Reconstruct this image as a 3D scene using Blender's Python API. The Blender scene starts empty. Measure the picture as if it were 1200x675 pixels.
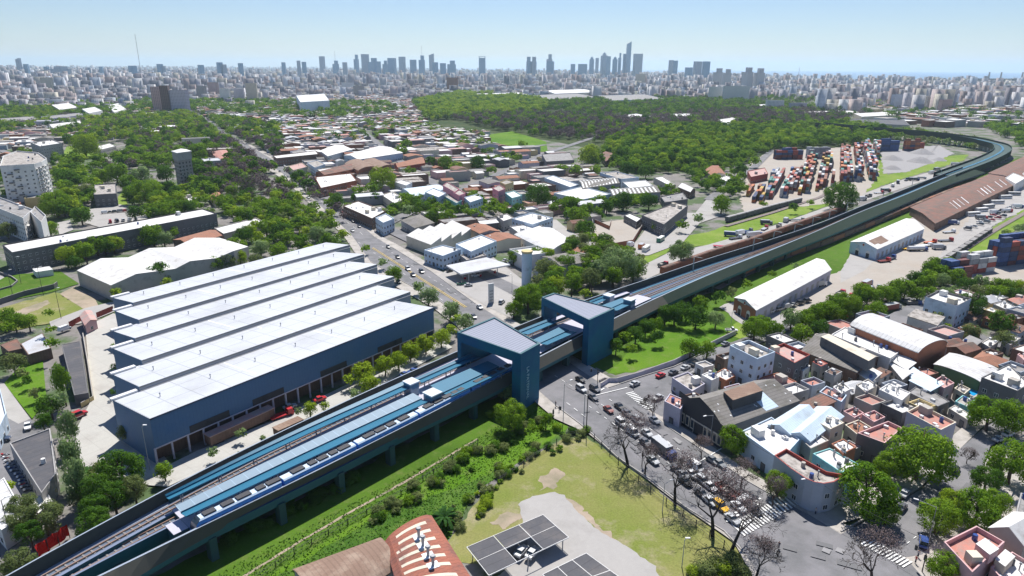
import bpy, math, random
import numpy as np
from mathutils import Vector, Matrix
R=random.Random(11)
SC=bpy.context.scene
COL=SC.collection
F=785.0; CH=100.0; HZ=78.5
PIT=math.atan((337.5-HZ)/F); ROL=math.radians(0.4)
cP,sP=math.cos(PIT),math.sin(PIT); cR,sR=math.cos(ROL),math.sin(ROL)
def P(px,py,z=0.0):
    "point of the real ground (or of height z) that was surveyed at this place of the aerial photograph"
    a=px-600.0; b=337.5-py
    x=a*cR-b*sR; y=a*sR+b*cR
    dy=F*cP+y*sP; dz=-F*sP+y*cP
    t=(z-CH)/dz
    return (x*t,dy*t)
def PD(px,py,D):
    a=px-600.0; b=337.5-py
    x=a*cR-b*sR; y=a*sR+b*cR
    dy=F*cP+y*sP; dz=-F*sP+y*cP
    t=D/dy
    return (x*t,CH+dz*t)
def W(x,y,z=0.0):
    Z=z-CH
    d=y*cP-Z*sP; u=y*sP+Z*cP
    if d<1: return (-9999,-9999)
    a=x/d*F; b=u/d*F
    return (600+a*cR+b*sR, 337.5-(-a*sR+b*cR))
def depth(x,y,z=0): return y*cP-(z-CH)*sP
def inpoly(x,y,pl):
    c=False;n=len(pl);j=n-1
    for i in range(n):
        xi,yi=pl[i];xj,yj=pl[j]
        if (yi>y)!=(yj>y) and x<(xj-xi)*(y-yi)/(yj-yi)+xi: c=not c
        j=i
    return c
# ---------------------------------------------------------------- materials
M={}
def nn(t,k,**kw):
    n=t.nodes.new(k)
    for a,b in kw.items(): setattr(n,a,b)
    return n
def mth(t,op,a,b=None,c=None):
    n=nn(t,'ShaderNodeMath',operation=op)
    for i,v in enumerate((a,b,c)):
        if v is None: continue
        if isinstance(v,(int,float)): n.inputs[i].default_value=v
        else: t.links.new(v,n.inputs[i])
    return n.outputs[0]
def mixc(t,f,a,b,bt='MIX'):
    n=nn(t,'ShaderNodeMix',data_type='RGBA',blend_type=bt)
    for i,v in ((0,f),(6,a),(7,b)):
        if isinstance(v,(int,float)): n.inputs[i].default_value=v
        elif isinstance(v,tuple): n.inputs[i].default_value=(v[0],v[1],v[2],1)
        else: t.links.new(v,n.inputs[i])
    return n.outputs[2]
def noise(t,scale,detail=4,rough=.6,vec=None):
    n=nn(t,'ShaderNodeTexNoise'); n.inputs['Scale'].default_value=scale
    n.inputs['Detail'].default_value=detail; n.inputs['Roughness'].default_value=rough
    if vec is None:
        vec=nn(t,'ShaderNodeNewGeometry').outputs['Position']
    t.links.new(vec,n.inputs['Vector'])
    return n.outputs['Fac']
def ramp(t,v,lo,hi):
    n=nn(t,'ShaderNodeMapRange'); n.inputs[1].default_value=lo; n.inputs[2].default_value=hi
    t.links.new(v,n.inputs[0]); return n.outputs[0]
def mat(name,col,rough=.85,var=.18,vs=.35,dirt=None,da=(.5,.72),ds=.12,pat=None,per=1.0,pc=.7,pw=.25,rnd=0,metal=0,spec=.3,alpha=None,bump=0):
    m=bpy.data.materials.new(name); m.use_nodes=True; t=m.node_tree; t.nodes.clear()
    o=nn(t,'ShaderNodeOutputMaterial'); b=nn(t,'ShaderNodeBsdfPrincipled')
    t.links.new(b.outputs[0],o.inputs[0])
    b.inputs['Roughness'].default_value=rough; b.inputs['Metallic'].default_value=metal
    b.inputs['Specular IOR Level'].default_value=spec
    c=(col[0],col[1],col[2])
    if dirt is not None:
        c=mixc(t,ramp(t,noise(t,ds,5,.65),*da),c,dirt)
    if rnd:
        oi=nn(t,'ShaderNodeObjectInfo').outputs['Random']
        c=mixc(t,1.0,c,_v(t,mth(t,'MULTIPLY_ADD',oi,rnd*2,1-rnd)),'MULTIPLY')
    if pat in('corr','grid','win','brick'):
        uv=nn(t,'ShaderNodeUVMap').outputs[0]; s=nn(t,'ShaderNodeSeparateXYZ'); t.links.new(uv,s.inputs[0])
        fu=mth(t,'FRACT',mth(t,'DIVIDE',s.outputs[0],per)); 
        a=mth(t,'LESS_THAN',fu,pw)
        if pat=='grid':
            fv=mth(t,'FRACT',mth(t,'DIVIDE',s.outputs[1],per)); a=mth(t,'MAXIMUM',a,mth(t,'LESS_THAN',fv,pw))
        if pat=='win':
            fv=mth(t,'FRACT',mth(t,'DIVIDE',s.outputs[1],3.0)); a=mth(t,'MULTIPLY',a,mth(t,'LESS_THAN',fv,.5))
        if pat=='brick':
            fv=mth(t,'FRACT',mth(t,'DIVIDE',s.outputs[1],per*.4)); a=mth(t,'MAXIMUM',a,mth(t,'LESS_THAN',fv,pw))
        c=mixc(t,a,c,mixc(t,1.0,c,(pc,pc,pc) if not isinstance(pc,tuple) else pc,'MULTIPLY'))
    if var:
        f=mth(t,'MULTIPLY_ADD',noise(t,vs,6,.65),var*2,1-var)
        f2=mth(t,'MULTIPLY_ADD',noise(t,vs*9,3,.6),var*1.2,1-var*.6)
        c=mixc(t,1.0,c,_v(t,mth(t,'MULTIPLY',f,f2)),'MULTIPLY')
    if isinstance(c,tuple): b.inputs['Base Color'].default_value=(c[0],c[1],c[2],1)
    else: t.links.new(c,b.inputs['Base Color'])
    M[name]=m; return m
def _v(t,s):
    n=nn(t,'ShaderNodeCombineColor')
    for i in range(3): t.links.new(s,n.inputs[i])
    return n.outputs[0]
def leafmat(name,c1,c2,tr=.35):
    m=bpy.data.materials.new(name); m.use_nodes=True; t=m.node_tree; t.nodes.clear()
    o=nn(t,'ShaderNodeOutputMaterial'); d=nn(t,'ShaderNodeBsdfDiffuse'); e=nn(t,'ShaderNodeBsdfTranslucent'); x=nn(t,'ShaderNodeMixShader')
    x.inputs[0].default_value=tr
    at=nn(t,'ShaderNodeAttribute',attribute_name='tint').outputs['Fac']
    oi=nn(t,'ShaderNodeObjectInfo').outputs['Random']
    f=mth(t,'MULTIPLY_ADD',oi,.5,mth(t,'MULTIPLY',at,.5))
    c=mixc(t,f,c1,c2)
    c=mixc(t,1.0,c,_v(t,mth(t,'MULTIPLY_ADD',noise(t,.5,3),1.0,.5)),'MULTIPLY')
    for s in(d,e): t.links.new(c,s.inputs[0])
    t.links.new(d.outputs[0],x.inputs[1]); t.links.new(e.outputs[0],x.inputs[2]); t.links.new(x.outputs[0],o.inputs[0])
    M[name]=m; return m
def grassmat(name,c1,c2,c3,s1=.02,s2=.25):
    m=bpy.data.materials.new(name); m.use_nodes=True; t=m.node_tree; t.nodes.clear()
    o=nn(t,'ShaderNodeOutputMaterial'); b=nn(t,'ShaderNodeBsdfPrincipled'); b.inputs['Roughness'].default_value=.95; b.inputs['Specular IOR Level'].default_value=.1
    c=mixc(t,ramp(t,noise(t,s1,6,.65),.38,.62),c1,c2)
    c=mixc(t,ramp(t,noise(t,s2,6,.7),.52,.7),c,c3)
    c=mixc(t,1.0,c,_v(t,mth(t,'MULTIPLY_ADD',noise(t,2.2,4,.7),1.0,.5)),'MULTIPLY')
    t.links.new(c,b.inputs['Base Color']); t.links.new(b.outputs[0],o.inputs[0]); M[name]=m; return m
mat('asphalt',(.205,.20,.21),.9,.16,.25,(.15,.15,.155),(.42,.6),.09)
mat('asphalt_dark',(.155,.155,.16),.9,.15,.2)
mat('concrete',(.36,.345,.33),.9,.12,.1,(.28,.265,.25),(.5,.75),.08)
mat('concrete_slab',(.44,.43,.40),.9,.1,.1,(.33,.31,.29),(.5,.75),.1,pat='grid',per=5,pc=.86,pw=.03)
mat('sidewalk',(.42,.39,.36),.9,.2,.25,(.27,.25,.22),(.45,.7),.2)
mat('dirt',(.36,.29,.22),.95,.25,.1,(.22,.2,.13),(.45,.65),.08)
mat('sand_yard',(.37,.335,.295),.95,.15,.06,(.36,.31,.26),(.5,.7),.05)
mat('urban_ground',(.20,.185,.175),.95,.45,.08,(.07,.11,.04),(.47,.56),.035)
mat('gravel',(.30,.29,.29),.95,.25,.5)
mat('paint_white',(.78,.78,.76),.7,.1,1.0)
mat('paint_yellow',(.7,.5,.12),.7,.1,1.0)
mat('line_faint',(.27,.265,.27),.8,.2,1.0)
for n,c,p in(('white',(.70,.69,.67),None),('cream',(.62,.56,.45),None),('grey',(.36,.35,.345),None),('conc',(.42,.39,.35),None),('pink',(.60,.38,.38),None),('rose',(.62,.25,.30),None),
  ('blueish',(.52,.62,.72),None),('lilac',(.50,.48,.56),None),('bluegrey',(.37,.41,.47),None),('dark',(.06,.06,.065),None),('darkgrey',(.15,.15,.155),None),('yellow',(.60,.48,.25),None),('teal',(.25,.52,.52),None),('green',(.12,.2,.1),None),('brown',(.24,.15,.11),None),('redwall',(.33,.075,.06),None)):
    mat('w_'+n,c,.85,.13,.2,tuple(v*.55 for v in c),(.55,.8),.25)
mat('w_brick',(.36,.15,.09),.9,.15,.3,(.22,.12,.09),(.5,.8),.2,pat='brick',per=.9,pc=.8,pw=.12)
mat('w_brickdark',(.20,.13,.10),.9,.2,.3,(.1,.07,.06),(.5,.8),.2,pat='brick',per=.9,pc=.8,pw=.12)
mat('r_white',(.66,.65,.63),.7,.13,.35,(.42,.39,.36),(.50,.74),.35)
mat('r_whitecorr',(.60,.60,.60),.6,.12,.3,(.44,.42,.40),(.48,.72),.25,pat='corr',per=1.6,pc=.78,pw=.2)
mat('r_tin',(.50,.51,.53),.55,.15,.15,(.36,.33,.31),(.5,.7),.1,pat='corr',per=.9,pc=.82,pw=.25)
mat('r_blue',(.55,.66,.76),.6,.1,.15,(.42,.48,.52),(.5,.7),.1,pat='corr',per=.9,pc=.86,pw=.2)
mat('r_asb',(.23,.215,.20),.9,.2,.2,(.15,.14,.12),(.45,.65),.2,pat='corr',per=1.1,pc=.82,pw=.3)
mat('r_conc',(.42,.39,.36),.9,.25,.5,(.20,.18,.16),(.44,.62),.45)
mat('r_grey',(.30,.29,.285),.9,.2,.25,(.19,.18,.17),(.45,.62),.3)
mat('r_coral',(.46,.20,.16),.85,.22,.5,(.34,.24,.21),(.42,.66),.45)
mat('r_pink',(.50,.29,.26),.85,.2,.5,(.40,.33,.30),(.42,.66),.4)
mat('r_tile',(.36,.17,.11),.9,.2,.3,(.24,.13,.09),(.45,.65),.3,pat='corr',per=.45,pc=.75,pw=.3)
mat('r_rust',(.23,.115,.085),.85,.3,.3,(.15,.11,.09),(.42,.6),.18,pat='corr',per=1.0,pc=.8,pw=.25)
mat('r_barn',(.33,.12,.08),.85,.25,.3,(.22,.10,.08),(.45,.65),.25,pat='corr',per=1.0,pc=.8,pw=.25); mat('r_brown',(.24,.16,.12),.9,.2,.2,(.34,.26,.2),(.5,.7),.2,pat='corr',per=1.0,pc=.85,pw=.25)
mat('r_dark',(.085,.085,.095),.8,.2,.3,(.13,.12,.12),(.5,.7),.2,pat='corr',per=2.2,pc=.8,pw=.1)
mat('r_skylight',(.75,.76,.76),.5,.1,.5)
mat('glass',(.03,.045,.06),.15,.1,.5,spec=.6)
mat('glass_blue',(.10,.20,.30),.12,.1,.2,spec=.8)
mat('metal_dark',(.05,.05,.055),.6,.1)
mat('metal_grey',(.35,.36,.37),.5,.1)
mat('metal_white',(.7,.7,.7),.5,.08)
mat('mall_blue',(.088,.175,.30),.6,.12,.12,(.055,.14,.29),(.5,.75),.06,pat='corr',per=1.0,pc=.9,pw=.1)
mat('mall_roof',(.50,.52,.555),.6,.07,.12,(.40,.41,.43),(.48,.72),.06,pat='grid',per=7.5,pc=.74,pw=.04)
mat('gutter',(.34,.35,.37),.6,.1,.2)
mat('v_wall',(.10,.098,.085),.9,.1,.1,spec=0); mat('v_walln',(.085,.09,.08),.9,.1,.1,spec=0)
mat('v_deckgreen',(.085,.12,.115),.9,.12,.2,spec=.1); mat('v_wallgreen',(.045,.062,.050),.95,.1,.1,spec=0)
mat('v_deck',(.17,.21,.30),.8,.1,.2)
mat('v_navy',(.05,.09,.20),.7,.1,.2)
mat('v_trackbed',(.12,.15,.20),.8,.15,.4)
mat('v_teal',(.03,.11,.13),.6,.1,.2)
mat('v_tealbright',(.02,.14,.23),.5,.08,.2)
mat('v_tealdark',(.015,.10,.19),.5,.08,.2)
mat('v_canopy',(.20,.28,.35),.5,.06,.1,pat='corr',per=12,pc=1.3,pw=.02)
mat('v_canopywhite',(.55,.6,.64),.5,.06,.1,pat='corr',per=12,pc=1.2,pw=.02)
mat('v_platform',(.48,.47,.56),.8,.08,.3,pat='grid',per=3,pc=.92,pw=.04)
mat('v_kerb',(.28,.33,.40),.7,.08,.3)
mat('v_column',(.035,.085,.085),.8,.1,.3)  # v_column is darkened to stand in for the shade under the deck
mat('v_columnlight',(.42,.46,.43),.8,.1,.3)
mat('gate_blue',(.004,.085,.19),.7,.1,.2,(.006,.13,.19),(.4,.65),.06)
mat('gate_roof',(.25,.27,.34),.6,.06,.3,pat='corr',per=1.2,pc=.68,pw=.3)
mat('rail',(.30,.18,.13),.6,.15,1)
mat('ballast',(.23,.20,.19),.95,.2,1.5)
mat('sleeper',(.24,.23,.23),.9,.1,1)
mat('train_blue',(.05,.22,.60),.35,.05)
mat('train_white',(.55,.66,.78),.35,.05)
mat('letter',(.25,.45,.52),.6,0)
mat('bark',(.10,.075,.06),.95,.25,2)
mat('bark_dark',(.035,.03,.028),.95,.2,2)
mat('skin',(.5,.3,.22),.7,0); mat('cloth_dark',(.04,.045,.07),.9,0); mat('cloth_light',(.4,.4,.42),.9,0)
mat('tyre',(.02,.02,.02),.9,0); mat('rim',(.3,.3,.3),.4,0,metal=.6)
for n,c in(('white',(.78,.78,.78)),('silver',(.45,.46,.47)),('black',(.02,.02,.025)),('graphite',(.09,.095,.11)),('red',(.45,.02,.03)),('yellow',(.8,.45,.02)),('blue',(.03,.07,.25)),('darkblue',(.03,.05,.10)),('grey',(.22,.23,.24)),('green',(.02,.2,.12)),('orange',(.6,.15,.04)),('maroon',(.2,.04,.03))):
    mat('car_'+n,c,.3,.04,1,spec=.5)
for n,c in(('blue',(.04,.10,.30)),('red',(.42,.07,.045)),('rust',(.30,.11,.06)),('orange',(.60,.18,.05)),('white',(.70,.70,.70)),('green',(.05,.25,.20)),('yellow',(.62,.40,.06)),('grey',(.35,.37,.40)),('maroon',(.20,.05,.045)),('navy',(.035,.06,.16))):
    c=tuple(v*.78+.035 for v in c); mat('ct_'+n,c,.7,.2,.6,tuple(v*.6 for v in c),(.5,.75),.4,pat='corr',per=.6,pc=.75,pw=.4)
mat('water',(.10,.19,.30),.35,.03,.002)
mat('pool',(.02,.30,.62),.1,.03,.5)
mat('banner_red',(.55,.01,.01),.7,.1)
leafmat('leaf_g',(.092,.195,.018),(.245,.375,.035)); leafmat('leaf_y',(.20,.31,.02),(.36,.46,.045))
leafmat('leaf_d',(.048,.12,.02),(.13,.245,.03)); leafmat('leaf_o',(.13,.18,.06),(.24,.28,.10))
leafmat('leaf_p',(.13,.10,.10),(.22,.175,.17),.1); leafmat('leaf_palm',(.04,.10,.025),(.08,.18,.04))
leafmat('leaf_w',(.16,.25,.08),(.32,.42,.18)); leafmat('tuft',(.05,.12,.015),(.10,.2,.03))
grassmat('grass',(.055,.115,.012),(.085,.165,.018),(.12,.16,.04))
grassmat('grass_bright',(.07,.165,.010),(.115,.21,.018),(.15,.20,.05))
grassmat('grass_dry',(.165,.20,.045),(.235,.225,.085),(.33,.28,.19),.03,.07)
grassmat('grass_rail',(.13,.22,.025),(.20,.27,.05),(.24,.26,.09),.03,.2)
grassmat('park_floor',(.03,.06,.015),(.06,.08,.03),(.10,.09,.06)); grassmat('meadow',(.04,.10,.012),(.075,.15,.02),(.12,.19,.04),.05,.3)  # park floor is dark green to paint the shade between crowns
# ---------------------------------------------------------------- mesh builder
class MB:
    def __init__(s): s.v=[];s.f=[];s.m=[];s.uv=[];s.ml=[]
    def mi(s,m):
        if m not in s.ml: s.ml.append(m)
        return s.ml.index(m)
    def face(s,pts,m):
        i=len(s.v); s.v+=[tuple(p) for p in pts]; n=len(pts); s.f.append(tuple(range(i,i+n))); s.m.append(s.mi(m))
        p0=Vector(pts[0]); e=(Vector(pts[1])-p0)
        if e.length<1e-6: e=Vector((1,0,0))
        e.normalize(); nrm=Vector((0,0,0))
        for a in range(1,n-1): nrm+=(Vector(pts[a])-p0).cross(Vector(pts[a+1])-p0)
        if nrm.length<1e-9: nrm=Vector((0,0,1))
        nrm.normalize(); t=nrm.cross(e)
        for p in pts:
            d=Vector(p)-p0; s.uv+=[d.dot(e),d.dot(t)]
    def prism(s,poly,z0,z1,side,top=None,bottom=False):
        if area(poly)<0: poly=poly[::-1]
        n=len(poly)
        for i in range(n):
            a=poly[i];b=poly[(i+1)%n]
            s.face([(a[0],a[1],z0),(b[0],b[1],z0),(b[0],b[1],z1),(a[0],a[1],z1)],side)
        if top: s.face([(p[0],p[1],z1) for p in poly],top)
        if bottom: s.face([(p[0],p[1],z0) for p in poly[::-1]],side)
    def box(s,cx,cy,z0,sx,sy,sz,rot,m,top=None):
        c,q=math.cos(rot),math.sin(rot)
        pl=[(cx+c*x-q*y,cy+q*x+c*y) for x,y in((-sx/2,-sy/2),(sx/2,-sy/2),(sx/2,sy/2),(-sx/2,sy/2))]
        s.prism(pl,z0,z0+sz,m,top or m,True)
    def cyl(s,p0,p1,r0,r1,n,m,cap=True):
        p0=Vector(p0);p1=Vector(p1);d=(p1-p0).normalized(); a=d.orthogonal().normalized(); b=d.cross(a)
        A=[p0+(a*math.cos(2*math.pi*i/n)+b*math.sin(2*math.pi*i/n))*r0 for i in range(n)]
        B=[p1+(a*math.cos(2*math.pi*i/n)+b*math.sin(2*math.pi*i/n))*r1 for i in range(n)]
        for i in range(n): j=(i+1)%n; s.face([A[i],A[j],B[j],B[i]],m)
        if cap: s.face(B,m); s.face(A[::-1],m)
    def sph(s,c,r,m,nu=8,nv=5,sc=(1,1,1)):
        g=[[(c[0]+r*sc[0]*math.sin(math.pi*j/nv)*math.cos(2*math.pi*i/nu),c[1]+r*sc[1]*math.sin(math.pi*j/nv)*math.sin(2*math.pi*i/nu),c[2]+r*sc[2]*math.cos(math.pi*j/nv)) for i in range(nu)] for j in range(nv+1)]
        for j in range(nv):
            for i in range(nu):
                k=(i+1)%nu
                if j==0: s.face([g[0][0],g[1][i],g[1][k]],m)
                elif j==nv-1: s.face([g[j][i],g[nv][0],g[j][k]],m)
                else: s.face([g[j][i],g[j+1][i],g[j+1][k],g[j][k]],m)
    def build(s,name,parent=None,smooth=False,link=True):
        me=bpy.data.meshes.new(name); 
        if not s.f: s.face([(0,0,0),(.01,0,0),(0,.01,0)],'metal_dark')
        ox=oy=oz=0
        if parent is not None: ox,oy,oz=parent.location
        vv=[(x-ox,y-oy,z-oz) for x,y,z in s.v]
        me.from_pydata(vv,[],s.f)
        for m in s.ml: me.materials.append(M[m])
        me.polygons.foreach_set('material_index',s.m)
        u=me.uv_layers.new(name='UVMap'); u.data.foreach_set('uv',s.uv)
        if smooth: me.polygons.foreach_set('use_smooth',[True]*len(s.f))
        me.update()
        o=bpy.data.objects.new(name,me)
        if link: COL.objects.link(o)
        if parent is not None: o.parent=parent
        return o
def area(pl):
    return sum(pl[i][0]*pl[(i+1)%len(pl)][1]-pl[(i+1)%len(pl)][0]*pl[i][1] for i in range(len(pl)))/2
def cen(pl): return (sum(p[0] for p in pl)/len(pl),sum(p[1] for p in pl)/len(pl))
def dist(a,b): return math.hypot(a[0]-b[0],a[1]-b[1])
THINGS=[]
def tag(o,label,cat,group=None,kind=None,fix=False,pos=None):
    if label: o['label']=label
    if cat: o['category']=cat
    if group: o['group']=group
    if kind: o['kind']=kind
    if label and not kind:
        p=pos or (o.location.x,o.location.y)
        THINGS.append([o,p,fix])
    return o
def empty(name,x,y,z=0,rot=0):
    o=bpy.data.objects.new(name,None); o.location=(x,y,z); o.rotation_euler=(0,0,rot); o.empty_display_size=.5
    COL.objects.link(o); return o
def sub_of(ch,part):
    "make ch a sub-part of part (both have world-aligned frames)"
    ch.location=ch.location-part.location; ch.parent=part; return ch
def tomesh(o):
    bpy.context.view_layer.update(); me=bpy.data.meshes.new_from_object(o); q=bpy.data.objects.new(o.name,me); COL.objects.link(q); q.parent=o.parent; q.matrix_local=o.matrix_local.copy()
    n=o.name; bpy.data.objects.remove(o); q.name=n; return q
def struct(name,mb): 
    o=mb.build(name); o['kind']='structure'; return o
def stuff(name,mb,lab,cat):
    o=mb.build(name) if isinstance(mb,MB) else mb; tag(o,lab,cat,kind='stuff'); return o
def copytree(o,loc,rot=None,parent=None):
    c=o.copy(); COL.objects.link(c)
    if parent: c.parent=parent
    else:
        c.location=loc
        if rot is not None: c.rotation_euler=(0,0,rot)
    for ch in o.children: copytree(ch,None,None,c)
    return c
# occupancy
OCC=set(); CS=3.0
def occ_fill(pl,g=0):
    x0=min(p[0] for p in pl);x1=max(p[0] for p in pl);y0=min(p[1] for p in pl);y1=max(p[1] for p in pl)
    for i in range(int(x0//CS),int(x1//CS)+1):
        for j in range(int(y0//CS),int(y1//CS)+1):
            if inpoly((i+.5)*CS,(j+.5)*CS,pl): OCC.add((i,j))
def occ(x,y): return (int(x//CS),int(y//CS)) in OCC
# ---------------------------------------------------------------- ground sheets
LZ=[0.0]
def ragged(pl,step,amp,seed):
    g=random.Random(seed); out=[]
    for i in range(len(pl)):
        a,b=pl[i],pl[(i+1)%len(pl)]; d=dist(a,b); n=max(1,int(d/step))
        for k in range(n):
            t=k/n; out.append((a[0]+(b[0]-a[0])*t+g.uniform(-amp,amp),a[1]+(b[1]-a[1])*t+g.uniform(-amp,amp)))
    return out
RAG={'bare_patch':(1.0,.75),'driveway':(1.2,.35),'footpath':(2,.12),'vacant_lot':(1.5,.4),'sunlit_verge':(1.5,.5),'verge_strip':(1.5,.5),'meadow':(2,.6),'gravel_yard':(3,1.5),'railway_lawn':(4,1.2),'container_ground':(4,1.5),'rail_verge':(4,.6),'freight_yard':(4,.8),'vacant_lawn':(3,1),'rail_siding_verge':(4,1)}
def sheet(name,px,m,z=None,occu=True,kind='structure',lab=None,cat=None,group=None):
    pl=[P(*p) for p in px]
    if name in RAG: pl=ragged(pl,*RAG[name],len(px)+int(px[0][0]))
    if area(pl)<0: pl=pl[::-1]
    if z is None: LZ[0]+=.012; z=LZ[0]
    b=MB(); b.face([(p[0],p[1],z) for p in pl],m)
    o=b.build(name)
    # triangulate concave polygons safely
    import bmesh
    bm=bmesh.new(); bm.from_mesh(o.data); bmesh.ops.triangulate(bm,faces=bm.faces[:]); bm.to_mesh(o.data); bm.free()
    u=o.data.uv_layers[0]
    co=[o.data.vertices[l.vertex_index].co for l in o.data.loops]
    a=math.radians(53); ca,sa=math.cos(a),math.sin(a)
    u.data.foreach_set('uv',[w for c in co for w in (c.x*ca+c.y*sa,-c.x*sa+c.y*ca)])
    o['kind']=kind
    if lab: o['label']=lab; o['category']=cat
    if occu: occ_fill(pl)
    return o
def strip(px,w,z=0):
    "closed polygon round a polyline (pixels) with world width w"
    q=[P(*p) for p in px]; L=[];Rr=[]
    for i,p in enumerate(q):
        a=q[max(0,i-1)];b=q[min(len(q)-1,i+1)]
        d=Vector((b[0]-a[0],b[1]-a[1])).normalized()
        L.append((p[0]-d.y*w/2,p[1]+d.x*w/2));Rr.append((p[0]+d.y*w/2,p[1]-d.x*w/2))
    return L,Rr
def ribbon(name,px,w,m,z=None,kind='structure',occu=True,h=0,side=None):
    L,Q=strip(px,w)
    if z is None: LZ[0]+=.012; z=LZ[0]
    b=MB()
    for i in range(len(L)-1):
        b.face([(*Q[i],z),(*Q[i+1],z),(*L[i+1],z),(*L[i],z)],m)
    o=b.build(name); 
    if kind: o['kind']=kind
    if occu: occ_fill(L+Q[::-1])
    return o
def raised(name,px,m,h=.14,mk='concrete'):
    pl=[P(*p) for p in px]; b=MB(); b.prism(pl,-.2,h,mk,m); o=b.build(name)
    import bmesh
    bm=bmesh.new(); bm.from_mesh(o.data); bmesh.ops.triangulate(bm,faces=[f for f in bm.faces if len(f.verts)>4]); bm.to_mesh(o.data); bm.free()
    o['kind']='structure'; occ_fill(pl); return o
HAZE=4.5e-5; EXPO=0.42
# ================================================================ SETTING
def ring(r,n=64): return [(r*math.cos(2*math.pi*i/n),r*math.sin(2*math.pi*i/n)) for i in range(n)]
g=MB(); g.face([(x,y,0) for x,y in ring(42000)],'urban_ground'); struct('ground',g)
sea=MB(); sh=[P(x,y) for x,y in((500,81.6),(560,82.4),(640,83.6),(760,86.2),(900,90.5),(1000,93),(1100,95.5),(1260,99.5))]
pts=sh+[(sh[-1][0]*9,sh[-1][1]*1.2),(40000,9000),(30000,28000),(16000,38000),(2000,41000),(-6000,41000)]
pts=[(x*min(1,41500/max(1,math.hypot(x,y))),y*min(1,41500/max(1,math.hypot(x,y)))) for x,y in pts]
if area(pts)<0: pts=pts[::-1]
sea.face([(x,y,1.0) for x,y in pts],'water'); struct('sea',sea)
# lawns, yards, tracks (drawn from below upwards)
sheet('rail_verge',[(205,700),(250,730),(345,690),(475,615),(600,548),(664,492),(700,430),(720,440),(880,395),(905,372),(1240,205),(1240,180),(1190,186),(1000,270),(860,330),(700,400),(600,455),(0,770)],'grass')  # darker grass stands in for the shade along the viaduct
sheet('meadow',[(150,760),(345,662),(475,585),(600,520),(665,482),(662,512),(600,545),(560,575),(520,640),(440,640),(345,680),(250,760)],'meadow')
sheet('verge_strip',[(290,690),(405,622),(470,578),(600,503),(640,485),(668,500),(600,545),(430,612),(330,672),(300,690)],'grass_bright')
sheet('sunlit_verge',[(712,438),(740,437),(800,418),(870,392),(842,382),(800,368),(765,385)],'grass_bright')  # brighter grass paints the sunlit part past the viaduct's shadow edge
sheet('footpath',[(280,681),(345,640),(407,603.5),(473,567),(560,515),(559,513.5),(472,565),(406,601.5),(344,638),(278,679)],'dirt')
sheet('vacant_lot',[(520,643),(560,588),(590,558),(660,514),(686,512),(705,524),(790,590),(852,628),(872,652),(868,690),(770,700),(640,610),(560,660),(540,660)],'grass_dry')
sheet('bare_patch',[(664,582),(676,590),(690,604),(702,616),(720,630),(735,640),(730,642),(701,624),(672,596),(660,584)],'dirt')
sheet('bare_patch',[(632,560),(650,548),(662,556),(648,572),(634,574)],'dirt')
sheet('bare_patch',[(575,612),(598,600),(612,606),(590,622)],'dirt')
sheet('driveway',[(607,591),(625,581),(649,577),(662,581),(672,595),(701,622),(735,640),(767,664),(790,700),(560,760),(560,690),(620,650)],'concrete')
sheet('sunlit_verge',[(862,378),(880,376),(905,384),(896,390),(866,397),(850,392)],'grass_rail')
# railway green far side
sheet('railway_lawn',[(745,305),(770,282),(830,272),(870,256),(905,245),(960,228),(1000,205),(1022,182),(1040,180),(1040,205),(1110,183),(1135,181),(1130,188),(1050,212),(985,236),(900,266),(830,288),(790,292),(752,312)],'grass_rail')
sheet('freight_road',[(735,330),(752,312),(790,293),(830,289),(900,267),(985,237),(1050,213),(1135,189),(1150,184),(1140,193),(1000,240),(900,277),(800,312)],'concrete')
sheet('dirt_track',[(722,330),(752,315),(790,296),(830,287),(858,279),(820,299),(790,313),(752,330)],'concrete')
sheet('freight_yard',[(842,360),(868,352),(905,350),(985,320),(1000,290),(1090,245),(1200,188),(1240,190),(1240,240),(1180,255),(1110,300),(1050,345),(985,362),(955,372),(905,388),(875,384)],'concrete')
sheet('freight_yard',[(915,366),(975,322),(1030,300),(1090,262),(1150,240),(1100,300),(1050,345),(985,362),(930,378)],'sand_yard')
sheet('concrete_apron',[(985,318),(1000,296),(1030,300),(1012,318),(985,332)],'concrete')
sheet('rail_siding_verge',[(1105,312),(1130,292),(1160,268),(1210,240),(1240,228),(1240,240),(1200,262),(1160,292),(1125,318)],'grass_rail')
sheet('container_ground',[(868,232),(880,190),(900,178),(1000,172),(1028,168),(1030,205),(1010,232),(960,240),(870,250)],'sand_yard')
sheet('gravel_yard',[(1032,178),(1100,170),(1118,180),(1095,190),(1062,202),(1036,204)],'gravel')
sheet('container_ground',[(1110,325),(1140,296),(1200,300),(1240,300),(1240,345),(1190,350),(1110,345)],'sand_yard')
sheet('park_lawn',[(573,158),(600,154),(640,166),(642,178),(610,178),(575,168)],'grass_bright')
sheet('park_lawn',[(78,172),(112,168),(112,184),(95,188),(70,190)],'grass_rail')
sheet('sports_lawn',[(-60,352),(-20,340),(10,323),(70,318),(93,333),(60,343),(0,355),(-60,368)],'grass')
sheet('vacant_lawn',[(-60,388),(0,362),(65,343),(104,362),(92,372),(55,380),(0,392)],'grass_dry')
sheet('bare_patch',[(18,366),(55,352),(60,356),(30,370),(12,372)],'dirt')
sheet('gravel_lane',[(70,345),(88,336),(112,352),(116,360),(100,364)],'dirt')
sheet('garden_lawn',[(5,450),(25,428),(50,418),(52,440),(55,470),(38,492)],'grass_bright')
sheet('garden_lawn',[(137,233),(146,222),(150,243),(136,246)],'grass_rail')
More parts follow.
